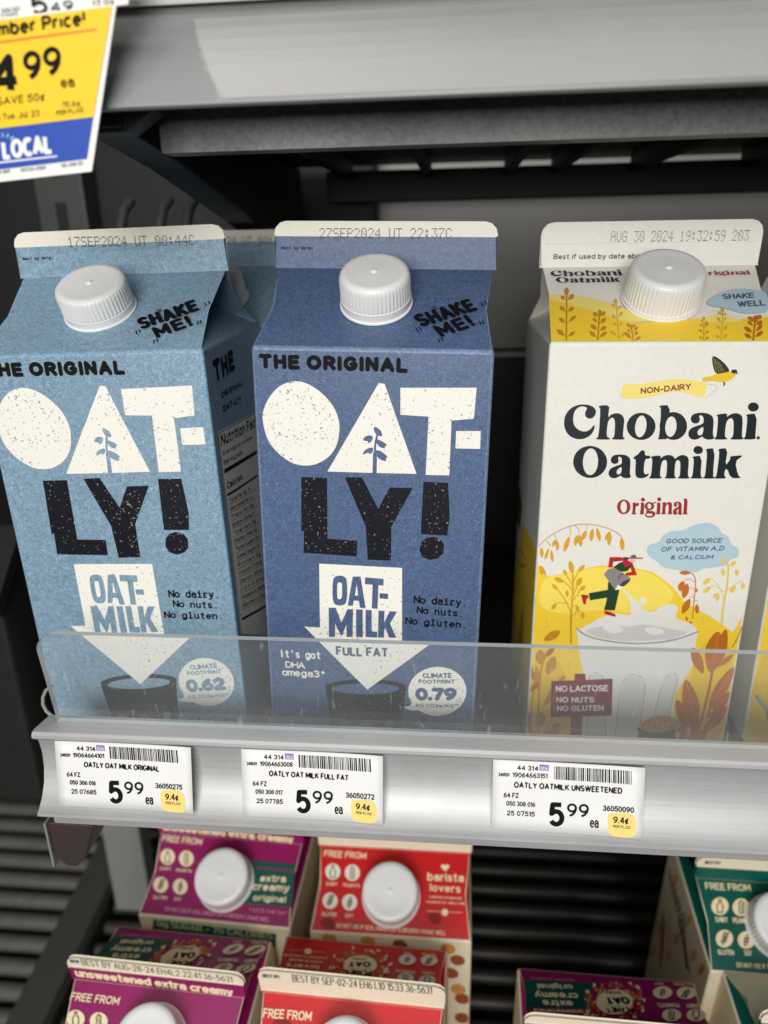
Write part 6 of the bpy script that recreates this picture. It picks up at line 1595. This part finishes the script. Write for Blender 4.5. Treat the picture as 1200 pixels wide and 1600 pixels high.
FLOORZ = -237.0
UP = dict(W=95.25, D=95.25, hr=28.4, hf=18.3)
def upper(label, pose, mats, sealspec, cap, group=None):
    return Carton(label, pose, (UP['W'], UP['D'], pose[2] - FLOORZ - 1.0, UP['hr'], UP['hf']), mats, sealspec, cap, group, 9.3 if sealspec[0] < 1 else 0)
GRP = 'oat drink cartons standing on the upper shelf'
RF = (-LIM, LIM, 0.6, 54.0)
FB = (-LIM, LIM, -196, -0.6)
def oat(label, pose, M, date, number, full, cap):
    c = upper(label, pose, [M, M, M, M, M], (12.6, M, WHITEB), cap, GRP)
    rc = {'blue': M, 'grey': 'grey'}; rf = dict(rc, ink='flat_ink')
    c.ink('wordmark', ['oat_top', 'oat_ly'], 'front', recolor=rc)
    c.ink('slogan', 'oat_original', 'front', recolor=rf); c.ink('shake_note', 'oat_shake', 'roof', recolor=rf)
    c.ink('arrow_graphic', 'oat_arrow', 'front', recolor=rc)
    c.ink('tumbler_graphic', 'oat_glass', 'front', recolor=rc, off=0.12)
    c.ink('speech_bubble', number, 'front', recolor=rc); c.ink('claim_text', 'oat_notes', 'front', recolor=rf); c.ink('volume_text', 'oat_volume', 'front', recolor=rf)
    if full:
        c.ink('variety_text', 'oat_fullfat', 'front', recolor=rc, off=0.3); c.ink('nutrient_text', 'oat_omega', 'front', recolor=rc)
    c.ink('date_stamp', [date, 'oat_bestby'], 'fin', recolor={'ink': 'flat_ink', 'grey': 'stamp'})
    return c
plain('stamp', (58, 57, 56), 0.5)
c1 = oat('light blue oat milk carton with black and cream cut-out lettering, leftmost in the row', (-147.2051, 289.8206, -39.8865, 0.0125, -0.018, 0.0032), LIGHTBLUE, 'oat_date1', 'oat_bubble_62', False, (-3.0, 29.2, 14.8, 13.4, 1))
c1.ink('nutrition_panel', 'oat_nutrition', 'right', clamp=(1.5, 93.5, -195, -2), recolor={'cream': 'iwhite', 'ink': 'flat_ink'})
c1.ink('side_slogan', 'oat_sidetext', 'right', clamp=(1.5, 93.5, -195, -1), recolor={'ink': 'flat_ink'})
c2 = oat('dark blue full fat oat milk carton standing between light blue and cream cartons', (-33.0615, 291.346, -39.4396, -0.0185, 0.0259, 0.0002), DARKBLUE, 'oat_date2', 'oat_bubble', True, (-0.9, 30.0, 14.4, 15.2, 1))
cb = upper('light blue carton in shadow, its top showing just behind the leftmost carton', (-128.0, 392.0, -40.0, 0.01, 0.0, 0.0), [LIGHTBLUE] * 5, (12.6, LIGHTBLUE, WHITEB), (0, 24, 14.4, 14.6), GRP)
cb.ink('date_stamp', ['oat_date1', 'oat_bestby'], 'fin', recolor={'ink': 'flat_ink', 'grey': 'stamp'})
CM = [CREAMB] * 5
c3 = upper('cream and yellow oatmilk carton with a running milk pourer, wheat and white cap', (85.6196, 316.1826, -41.2827, 0.0084, 0.0064, -0.0027), CM, (0.5, CREAMB, CREAMB), (1.6, 29.8, 15.6, 15.8), GRP)
c3.ink('field_graphic', 'ch_field', 'front', clamp=FB, off=0.1); c3.ink('cup_graphic', 'ch_milk', 'front', clamp=FB, off=0.2)
c3.ink('runner_graphic', 'ch_runner', 'front', off=0.3); c3.ink('leaf_graphic', 'ch_leaves', 'front', clamp=FB, off=0.32); c3.ink('leaf_graphic', 'ch_leaves_left', 'front', clamp=FB, off=0.32)
c3.ink('sign_graphic', 'ch_sign', 'front', off=0.4); c3.ink('bowl_graphic', 'ch_bowl', 'front', off=0.45)
c3.ink('wordmark', 'ch_word', 'front'); c3.ink('variety_text', 'ch_original', 'front'); c3.ink('bird_graphic', 'ch_bird', 'front', recolor={'ink': 'flat_ink'})
c3.ink('roof_graphic', 'ch_roof', 'roof', clamp=RF); c3.ink('date_stamp', 'ch_fin', 'fin', recolor={'ink': 'flat_ink', 'grey': 'stamp'})
c3.ink('side_graphic', 'ch_left', 'left', clamp=(-93.5, -1.5, -195, -2), recolor={'ink': 'flat_ink'})
sx_ = 31.9 / 80.1; sy_ = 5.1 / 17.4
c3.ink('roof_wordmark', 'ch_word', 'roof', aff=lambda u, v: (-43.39 + (u + 39.26) * sx_, 47.4 + (v + 40.3) * sy_), off=0.25)
c3.ink('roof_variety', 'ch_original', 'roof', aff=lambda u, v: (20.5 + (u + 14.0) * .76, 47.0 + (v + 73.95) * .42), off=0.25)
c4 = upper('cream carton cut off by the right edge beside the milk pourer carton', (190.5, 322.0, -41.0, 0.0, 0.0, 0.0), CM, (0.5, CREAMB, CREAMB), (0, 23, 15.9, 17.0), GRP)
c4.ink('field_graphic', 'ch_field', 'front', clamp=FB, off=0.1); c4.ink('cup_graphic', 'ch_milk', 'front', clamp=FB, off=0.2); c4.ink('wordmark', 'ch_word', 'front'); c4.ink('leaf_graphic', 'ch_leaves', 'front', clamp=FB, off=0.32)
c4.ink('roof_graphic', 'ch_roof', 'roof', clamp=RF); c4.ink('date_stamp', 'ch_fin', 'fin', recolor={'ink': 'flat_ink', 'grey': 'stamp'})

# lower shelf: sloping, cartons lean back with it
LD = dict(W=95.25, D=88.4, H=169.0, hr=20.96, hf=17.2); TILT = 0.1042
GRL = 'small oat milk cartons on the sloping roller shelf'
def lower(label, x, y, z, yaw, mats, sealspec, cap, hf=0):
    return Carton(label, (x, y, z, yaw, 0, TILT), (LD['W'], LD['D'], LD['H'], LD['hr'], hf or LD['hf']), mats, sealspec, cap, GRL, sealspec[0] + .8)
RL = (-LIM, LIM, 0.5, 47.5)
FK = {'ink': 'flat_ink'}
lm = lambda P: [OATB, OATB, P, P, P]
LF = dict(recolor=dict(FK, grey='code_grey'))
a = lower('purple carton at the back left, gold lettering and pale cap, green calorie band', -141.0701, 323.9857, -381.6566, -0.0345, lm(PURPLE), (12.0, PURPLE, SEALB), (2.6, 23.0, 16.6, 13.5))
a.ink('roof_print', 'po_purple_roof', 'roof', clamp=RL, recolor=FK); a.ink('calorie_band', 'po_purple_front', 'front', clamp=FB); a.ink('seal_text', 'po_fin_text', 'fin')
b = lower('red carton at the back with pale cap, close behind another red carton', -34.6059, 321.9563, -381.8687, 0.0001, lm(RED), (0.6, RED, SEALB), (-0.5, 22.0, 16.6, 13.5))
b.ink('roof_print', 'po_red_roof', 'roof', clamp=RL, recolor=FK); b.ink('bean_print', 'po_red_front', 'front', clamp=FB)
c = lower('purple carton at the front left with date-stamped seal, cut by the bottom edge', -153.4369, 228.8362, -391.6025, -0.0354, lm(PURPLE), (9.5, PURPLE, SEALB), (4.1, 24.5, 16.6, 13.5))
c.ink('back_print', 'po_purple_back', 'back', clamp=RL, recolor=FK); c.ink('roof_print', 'po_free_C', 'roof', clamp=RL, recolor=FK); c.ink('seal_text', 'po_fin_text', 'fin'); c.ink('date_stamp', 'po_date_C', 'fin', **LF)
d = lower('red carton at the front with date-stamped cream seal, cut by the bottom edge', -50.7228, 229.6952, -391.5127, -0.0284, lm(RED), (0.6, RED, SEALB), (0, 24, 16.6, 13.5))
d.ink('back_print', 'po_red_back', 'back', clamp=RL, recolor=FK); d.ink('roof_print', 'po_free_D', 'roof', clamp=RL); d.ink('date_stamp', 'po_date_D', 'fin', **LF)
e = lower('purple carton at bottom right, only its upside-down rear roof panel in view', 84.3916, 220.7875, -392.4438, -0.014, lm(PURPLE), (6.0, PURPLE, SEALB), (0, 24, 16.6, 13.5), 12.0)
e.ink('back_print', 'po_purple_back', 'back', clamp=RL, recolor=FK); f = lower('green carton at the right edge with round allergy icons and a white cap', 191.02, 313.6622, -382.7357, -0.0099, lm(GREENB), (9.0, GREENB, SEALB), (-6.0, 24.5, 16.6, 13.5))
f.ink('roof_print', 'po_green_roof', 'roof', clamp=RL, recolor=FK); f.ink('date_stamp', 'po_date_F', 'fin', **LF); f.ink('side_text', 'po_green_left', 'left', clamp=(-86, -2, -166, -2))
g = lower('carton with cream rear panel and green gable at the bottom right corner', 197.377, 227.9301, -391.6972, 0.0, [OATB, OATB, GREENB, OATB, GREENB], (9.0, GREENB, SEALB), (0, 24, 16.6, 13.5))

# ---------------------------------------------------------------- shelves
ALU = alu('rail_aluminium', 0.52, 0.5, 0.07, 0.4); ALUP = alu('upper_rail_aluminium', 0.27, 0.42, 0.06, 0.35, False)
GALV = galv('galvanised_steel', 0.14); plain('white_lip', (236, 236, 233), 0.35); plain('dark_steel', (44, 44, 45), 0.5, 0.3, 0.25); plain('black_steel', (16, 16, 17), 0.55, 0.1, 0.3)
plain('under_grey', (128, 128, 125), 0.5, 0.1, 0.2); plain('upright_dark', (66, 66, 64), 0.5, 0.2, 0.1)
plain('back_panel', (138, 136, 131), 0.45, 0.2, 0.12, scale=9); plain('post_grey', (142, 143, 138), 0.5, 0.2, 0.1); plain('brown_plate', (66, 54, 54), 0.5, 0.1, 0.2)
plain('roller_grey', (112, 111, 104), 0.32, 0.35, 0.3, scale=90); plain('roller_shaded', (62, 57, 52), 0.4, 0.2, 0.3, scale=90); plain('divider_grey', (74, 72, 68), 0.5, 0.1, 0.15); plain('bin_black', (40, 40, 39), 0.45, 0.0, 0.2)  # darker rollers: occlusion under the cartons put into their colour
def shift(o): o.location = (0, 0, ZC * S); return o
def thing0(name, label, cat, group=None):
    return thing(name, label, cat, Matrix.Translation((0, 0, ZC * S)), group)
X1 = 420.0
# middle shelf, carrying the tall cartons
sh = thing0('shelf', 'middle shelf with silver price rail and clear front fence below the tall cartons', 'shelf')
box('deck', -172, X1, 262.6, 560, FLOORZ - 14, FLOORZ, 'black_steel', sh, 0.8)
rail = extrude_x('price_rail', [(262, -192.4), (249.6, -190.6), (247.6, -190.8), (246.6, -191.8), (246.4, -193.2), (247.2, -194.3), (249.4, -195.2), (250.6, -198), (251.2, -204), (250.4, -211), (248.2, -217.5),
     (244.5, -222.8), (241.2, -225.6), (239.6, -226.4), (239.4, -227.8), (240.4, -228.8), (243.4, -229.4), (249.2, -230.4), (249.6, -240.5), (250.6, -241.6), (262, -242.4)], -175.5, X1, ALU, sh)
def acrylic():
    m, n, l, b = new_mat('acrylic'); out = n['Material Output']
    tr = n.new('ShaderNodeBsdfTransparent'); tr.inputs[0].default_value = (0.965, 0.975, 0.975, 1)
    gl = n.new('ShaderNodeBsdfGlossy'); gl.inputs['Roughness'].default_value = 0.08
    df = n.new('ShaderNodeBsdfDiffuse'); df.inputs[0].default_value = (0.8, 0.82, 0.82, 1)
    v = coords(n, l, (1, 1, 0.22)); f1 = noise(n, l, v, 240, 3, 0.7); f2 = noise(n, l, coords(n, l), 12, 3)
    mr = n.new('ShaderNodeMapRange'); l.new(f2, mr.inputs[0]); mr.inputs[3].default_value = 0.02; mr.inputs[4].default_value = 0.095
    sp = n.new('ShaderNodeMapRange'); l.new(f1, sp.inputs[0]); sp.inputs[1].default_value = 0.64; sp.inputs[2].default_value = 0.72; sp.inputs[3].default_value = 0.0; sp.inputs[4].default_value = 0.14
    ad = n.new('ShaderNodeMath'); l.new(mr.outputs[0], ad.inputs[0]); l.new(sp.outputs[0], ad.inputs[1])
    m1 = n.new('ShaderNodeMixShader'); l.new(ad.outputs[0], m1.inputs[0]); l.new(tr.outputs[0], m1.inputs[1]); l.new(df.outputs[0], m1.inputs[2])
    fr = n.new('ShaderNodeFresnel'); fr.inputs[0].default_value = 1.33
    m2 = n.new('ShaderNodeMixShader'); l.new(fr.outputs[0], m2.inputs[0]); l.new(m1.outputs[0], m2.inputs[1]); l.new(gl.outputs[0], m2.inputs[2])
    l.new(m2.outputs[0], out.inputs['Surface']); MATS['acrylic'] = m
    m, n, l, b = new_mat('acrylic_edge'); b.inputs['Base Color'].default_value = (0.62, 0.66, 0.66, 1); b.inputs['Roughness'].default_value = 0.25; MATS['acrylic_edge'] = m
acrylic()
def fence_mesh():
    pts = [(-169, -191.5), (X1, -191.5), (X1, -148.6)] + [(-171.8 + 9 - 9 * math.sin(a), -148.9 - 8 + 8 * math.cos(a)) for a in [math.radians(t) for t in (0, 15, 30, 45, 60, 75, 90)]]
    n = len(pts); v = [(x, 256.2, z) for x, z in pts] + [(x, 259.0, z) for x, z in pts]
    fs = [(i, (i + 1) % n, n + (i + 1) % n, n + i) for i in range(n)] + [tuple(range(n))[::-1], tuple(range(n, 2 * n))]
    return mesh('front_fence', v, fs, ['acrylic', 'acrylic_edge'], [1] * n + [0, 0])
put('front_fence', fence_mesh(), sh)
prism('end_bracket', [(-181, -243), (-180.5, -262), (-176, -268), (-171, -268), (-166, -262), (-159, -243.2)], lambda u, v, d: (u, 252 + d, v), 90, 'brown_plate', sh, 0.8)
box('bracket_edge', -182.4, -181.2, 251, 342, -268, -243, 'post_grey', sh, 0.3)
tube('wire_clip', [(-175, 262, -193), (-177.4, 262.5, -191), (-178.6, 263, -188), (-178.6, 264, -185), (-177.2, 265, -182), (-174.5, 266, -180)], 0.8, 'post_grey', sh, 8)
tube('side_wire', [(66, 430, -95), (64, 431, -110), (65, 432, -130), (69, 433, -165), (74, 434, -236)], 2.6, 'black_steel', sh, 8)
tube('divider_wire', [(146, 300, -236), (145.4, 300, -215), (142, 301, -203), (137, 302, -197)], 0.8, 'post_grey', sh, 8)

# price labels in the rail
LAB_ROT = Matrix(((1, 0, 0), (0, 28.5, 6.0), (0, -6.0, 28.5)))
def price_label(label, x, key, w=57.4, h=30.2, rz=0.0, dx=0):
    Vv = Vector((0, 6, 28.5)).normalized(); Nn = Vector((1, 0, 0)).cross(Vv)
    M = Matrix(((1, 0, 0, x * S), (0, Vv.y, Nn.y, 247.55 * S), (0, Vv.z, Nn.z, (-194.9 + ZC) * S), (0, 0, 0, 1))) @ Matrix.Rotation(rz, 4, 'Z')
    curl = lambda u, v: 1.1 * (u / w) ** 5 * (1 - .5 * v / h) + 0.35 * math.sin(u / w * 5 + x)  * .4
    n = 14; vs, fs = [], []
    for j in range(7):
        for i in range(n + 1):
            vs.append((w * i / n, -h * j / 6, curl(w * i / n, -h * j / 6)))
    for j in range(6):
        for i in range(n): fs.append((j * (n + 1) + i, (j + 1) * (n + 1) + i, (j + 1) * (n + 1) + i + 1, j * (n + 1) + i + 1))
    o = put('price_label', mesh('price_label', vs, fs, ['paper'], smooth=60))
    o.matrix_world = M; o.modifiers.new('solid', 'SOLIDIFY').thickness = 0.12 * S
    tag(o, label, 'price label', 'paper price labels in the silver rail')
    if key:
        fr = lambda u, v, d: (u, v, d + curl(u, v))
        printed('label_text', 'label_' + key, fr, o, recolor={'ink': 'flat_ink'}, off=0.16, clamp=(0.4, w - 0.4, -h + .3, -.3)); printed('barcode', 'code_' + key, fr, o, recolor={'ink': 'flat_ink'}, off=0.16)
    return o
price_label('white price label nearest the left end of the rail, reading OAT MILK ORIGINAL', -166.4, 'a', 59.5, 29.4, 0.004)
price_label('white price label below the dark blue carton, reading OAT MILK FULL FAT', -86.0, 'b', 58.6, 29.6, 0.0)
price_label('white price label below the cream carton, reading OATMILK UNSWEETENED', 16.6, 'c', 58.6, 29.8, -0.004)
0 and price_label('edge of a white price label at the far right end of the rail', 120.5, 'b', 58.6, 29.6, 0.0)

# upper shelf
us = thing0('shelf', 'upper shelf with wide angled silver rail over the galvanised beam', 'shelf')
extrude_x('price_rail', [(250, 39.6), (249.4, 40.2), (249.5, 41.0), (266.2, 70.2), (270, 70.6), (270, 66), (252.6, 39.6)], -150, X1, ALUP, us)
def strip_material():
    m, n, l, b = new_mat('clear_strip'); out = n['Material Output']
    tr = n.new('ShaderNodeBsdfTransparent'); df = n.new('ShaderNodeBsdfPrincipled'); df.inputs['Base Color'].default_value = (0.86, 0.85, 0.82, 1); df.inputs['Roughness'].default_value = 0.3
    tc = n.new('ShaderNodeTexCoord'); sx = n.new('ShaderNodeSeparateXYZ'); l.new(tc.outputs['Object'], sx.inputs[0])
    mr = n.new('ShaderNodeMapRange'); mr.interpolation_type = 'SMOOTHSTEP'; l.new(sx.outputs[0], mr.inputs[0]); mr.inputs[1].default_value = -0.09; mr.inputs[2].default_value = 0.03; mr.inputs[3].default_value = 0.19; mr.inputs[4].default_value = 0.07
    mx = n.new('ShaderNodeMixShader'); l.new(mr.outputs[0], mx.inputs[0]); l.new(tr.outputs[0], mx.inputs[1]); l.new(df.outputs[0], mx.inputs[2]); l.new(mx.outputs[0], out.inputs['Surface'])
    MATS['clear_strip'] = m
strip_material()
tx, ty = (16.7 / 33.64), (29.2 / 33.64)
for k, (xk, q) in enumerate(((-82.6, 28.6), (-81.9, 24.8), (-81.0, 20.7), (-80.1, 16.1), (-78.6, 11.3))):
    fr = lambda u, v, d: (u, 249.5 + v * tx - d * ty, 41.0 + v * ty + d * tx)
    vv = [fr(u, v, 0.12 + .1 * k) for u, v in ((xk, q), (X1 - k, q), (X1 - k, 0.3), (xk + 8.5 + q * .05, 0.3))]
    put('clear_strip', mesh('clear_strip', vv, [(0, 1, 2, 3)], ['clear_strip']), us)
extrude_x('rail_lip', [(266, 70.6), (262.8, 69.9), (261.6, 71.2), (262, 73.2), (264, 74.4), (272, 76), (272, 71)], -150, X1, 'white_lip', us)
extrude_x('front_beam', [(290, 31.4), (290, 49.5), (292, 49.5), (292, 33), (302, 33), (302, 31.4)], -107.2, X1, GALV, us)
box('deck', -150, X1, 272.5, 575, 49.9, 53, 'under_grey', us, 0.5)
for x in (-72, -20, 32, 62, 112, 180, 260):
    box('rib', x - 2.6, x + 2.6, 303, 538, 38.5, 49.6, 'black_steel', us, 0.6)
box('rear_beam', -88, X1, 540, 556, 24.5, 44, 'black_steel', us, 0.8)
prism('shelf_arm', [(268, 37.5), (268, 49), (575, 49), (575, -8), (520, -6), (430, 12), (330, 30)], lambda u, v, d: (-128 + d, u, v), 16, 'black_steel', us, 0.8)
prism('end_cap', [(-136, 36), (-136, 44.6), (-109, 44.6), (-101, 42.5), (-112, 36)], lambda u, v, d: (u, 270 + d, v), 12, 'dark_steel', us, 0.6)

tg = tag(printed('sale_tag', 'tag_paper', frame((-140, 244.4, 45), (1, 0, 0), (0, 0, 1)), None, off=0), 'yellow and blue sale tag hanging from the upper rail at the left edge', 'sale tag'); shift(tg)
tg.modifiers.new('solid', 'SOLIDIFY').thickness = 0.25 * S
printed('sale_print', 'tag_print', frame((-140, 244.4, 45), (1, 0, 0), (0, 0, 1)), tg, recolor={'ink': 'flat_ink'}, off=0.3)
t2 = tag(printed('price_tag', 'tag2_paper', frame((-140, 245.4, 45), (1, 0, 0), (0, 0, 1)), None, off=0), 'white price tag behind the top of the yellow sale tag', 'price label'); shift(t2)
t2.modifiers.new('solid', 'SOLIDIFY').thickness = 0.2 * S
printed('price_print', 'tag2_print', frame((-140, 245.4, 45), (1, 0, 0), (0, 0, 1)), t2, recolor={'ink': 'flat_ink'}, off=0.3)

# the back of the cooler, its uprights and hooks
dl = shift(put('shade_panel', mesh('shade_panel', *boxv(-700, -62, 604, 636, -470, 260), ['black_steel']))); bevel(dl, 2.0); tag(dl, 'tall black panel at the back left, behind hooks and the light blue carton', 'panel')  # black sheet added in front of the wall to darken its left side
bw_ = shift(put('wall', mesh('wall', *boxv(-1200, 1200, 640, 660, -1000, 900), ['back_panel']))); bw_['kind'] = 'structure'
dk = shift(put('shade_panel', mesh('shade_panel', *boxv(-60, 700, 604, 636, -470, -86), ['black_steel']))); bevel(dk, 2.0); box('panel_lip', -62, 700, 598, 603.5, -88, -84.5, 'post_grey', dk, 0.6); tag(dk, 'black duct panel low on the back wall behind the tall cartons', 'panel')  # flat black sheet standing in for the dark void under the lip
fl = put('floor', mesh('floor', *boxv(-3000, 3000, -4000, 3000, -20, 0), ['divider_grey'])); fl['kind'] = 'structure'
def upright(x, label):
    o = thing0('shelf_upright', label, 'shelf upright', None)
    box('post', x - 19, x + 19, 580, 602, -900, 420, 'upright_dark', o, 1.5)
    for k in range(3): box('slot', x - 4, x + 4, 578.8, 579.9, -30 + k * 40, -8 + k * 40, 'black_steel', o, 0)
upright(-297, 'grey upright at the back, seen left of the light blue carton top')
def hook(x, label):
    o = tube('shelf_hook', [(x, 470, 26), (x - 2, 462, 20), (x - 3, 455, 8), (x - 1, 450, -2), (x + 2, 452, -8), (x + 4, 458, -4)], 3.0, 'upright_dark')
    shift(o); tag(o, label, 'hook', 'pale hooks under the upper shelf')
hook(-196, 'leftmost of three pale metal hooks under the upper shelf'); hook(-172, 'middle one of three pale metal hooks under the upper shelf'); hook(-156, 'rightmost of three pale metal hooks under the upper shelf')

# the sloping roller shelf
def RZ(y): return -561.9 + 0.1046 * (y - 228)
def roller_track(x0, x1, label, rm='roller_grey', r=7.0):
    o = thing0('roller_track', label, 'roller track', 'black roller tracks of the lower shelf')
    n = 14; vs, fs = [], []
    for x, q in ((x0 + .5, r * .8), (x0 + 1.5, r), (x1 - 1.5, r), (x1 - .5, r * .8)):
        for k in range(n): vs.append((x, q * math.cos(6.28318 * k / n), q * math.sin(6.28318 * k / n)))
    for i in range(3):
        for k in range(n): fs.append((i * n + k, i * n + (k + 1) % n, (i + 1) * n + (k + 1) % n, (i + 1) * n + k))
    fs += [tuple(range(n))[::-1], tuple(range(3 * n, 4 * n))]
    me = mesh('roller', vs, fs, [rm], smooth=40)
    y = 180.0
    while y < 630:
        put('roller', me, o, (0, y * S, (RZ(y) - 7.2) * S)); y += 19.4
    v = [(x, y, RZ(y) + dz) for x in (x0, x1) for y in (165, 634) for dz in (-24, -17)]
    put('tray', mesh('tray', v, boxv(0, 1, 0, 1, 0, 1)[1], ['black_steel']), o)
    return o
roller_track(-640, -331, 'empty black roller track at the lower left, bars running across')
roller_track(-292, 420, 'black roller track carrying the small purple, red and green cartons', 'roller_shaded', 5.6)
def sloped(name, x0, x1, y0, y1, za, zb, m_, parent=None):
    v = [(x, y, RZ(y) + dz) for x in (x0, x1) for y in (y0, y1) for dz in (za, zb)]
    return bevel(put(name, mesh(name, v, boxv(0, 1, 0, 1, 0, 1)[1], [m_]), parent), 1.0)
ld = thing0('lane_divider', 'dark grey divider between the roller track and the purple cartons', 'divider')
sloped('rail_cap', -330.4, -300, 165, 634, -22, 3, 'divider_grey', ld); sloped('side_plate', -299.6, -293, 165, 634, -24, 8, 'bin_black', ld)
po_ = thing0('shelf_post', 'pale grey steel post between the left track and purple cartons', 'shelf upright')
box('post', -286, -254, 462, 480, RZ(462), -258, 'post_grey', po_, 1.5)
bn = thing0('display_bin', 'black plastic bin standing at the left edge above the rollers', 'bin')
prism('bin_shell', [(430, -395), (430, -235), (470, -195), (620, -195), (620, -395)], lambda u, v, d: (-420 + d, u, v), 112, 'bin_black', bn, 3.0)
prism('bin_lip', [(424, -236), (424, -224), (468, -184), (474, -191), (432, -233)], lambda u, v, d: (-422 + d, u, v), 116, 'dark_steel', bn, 1.0)
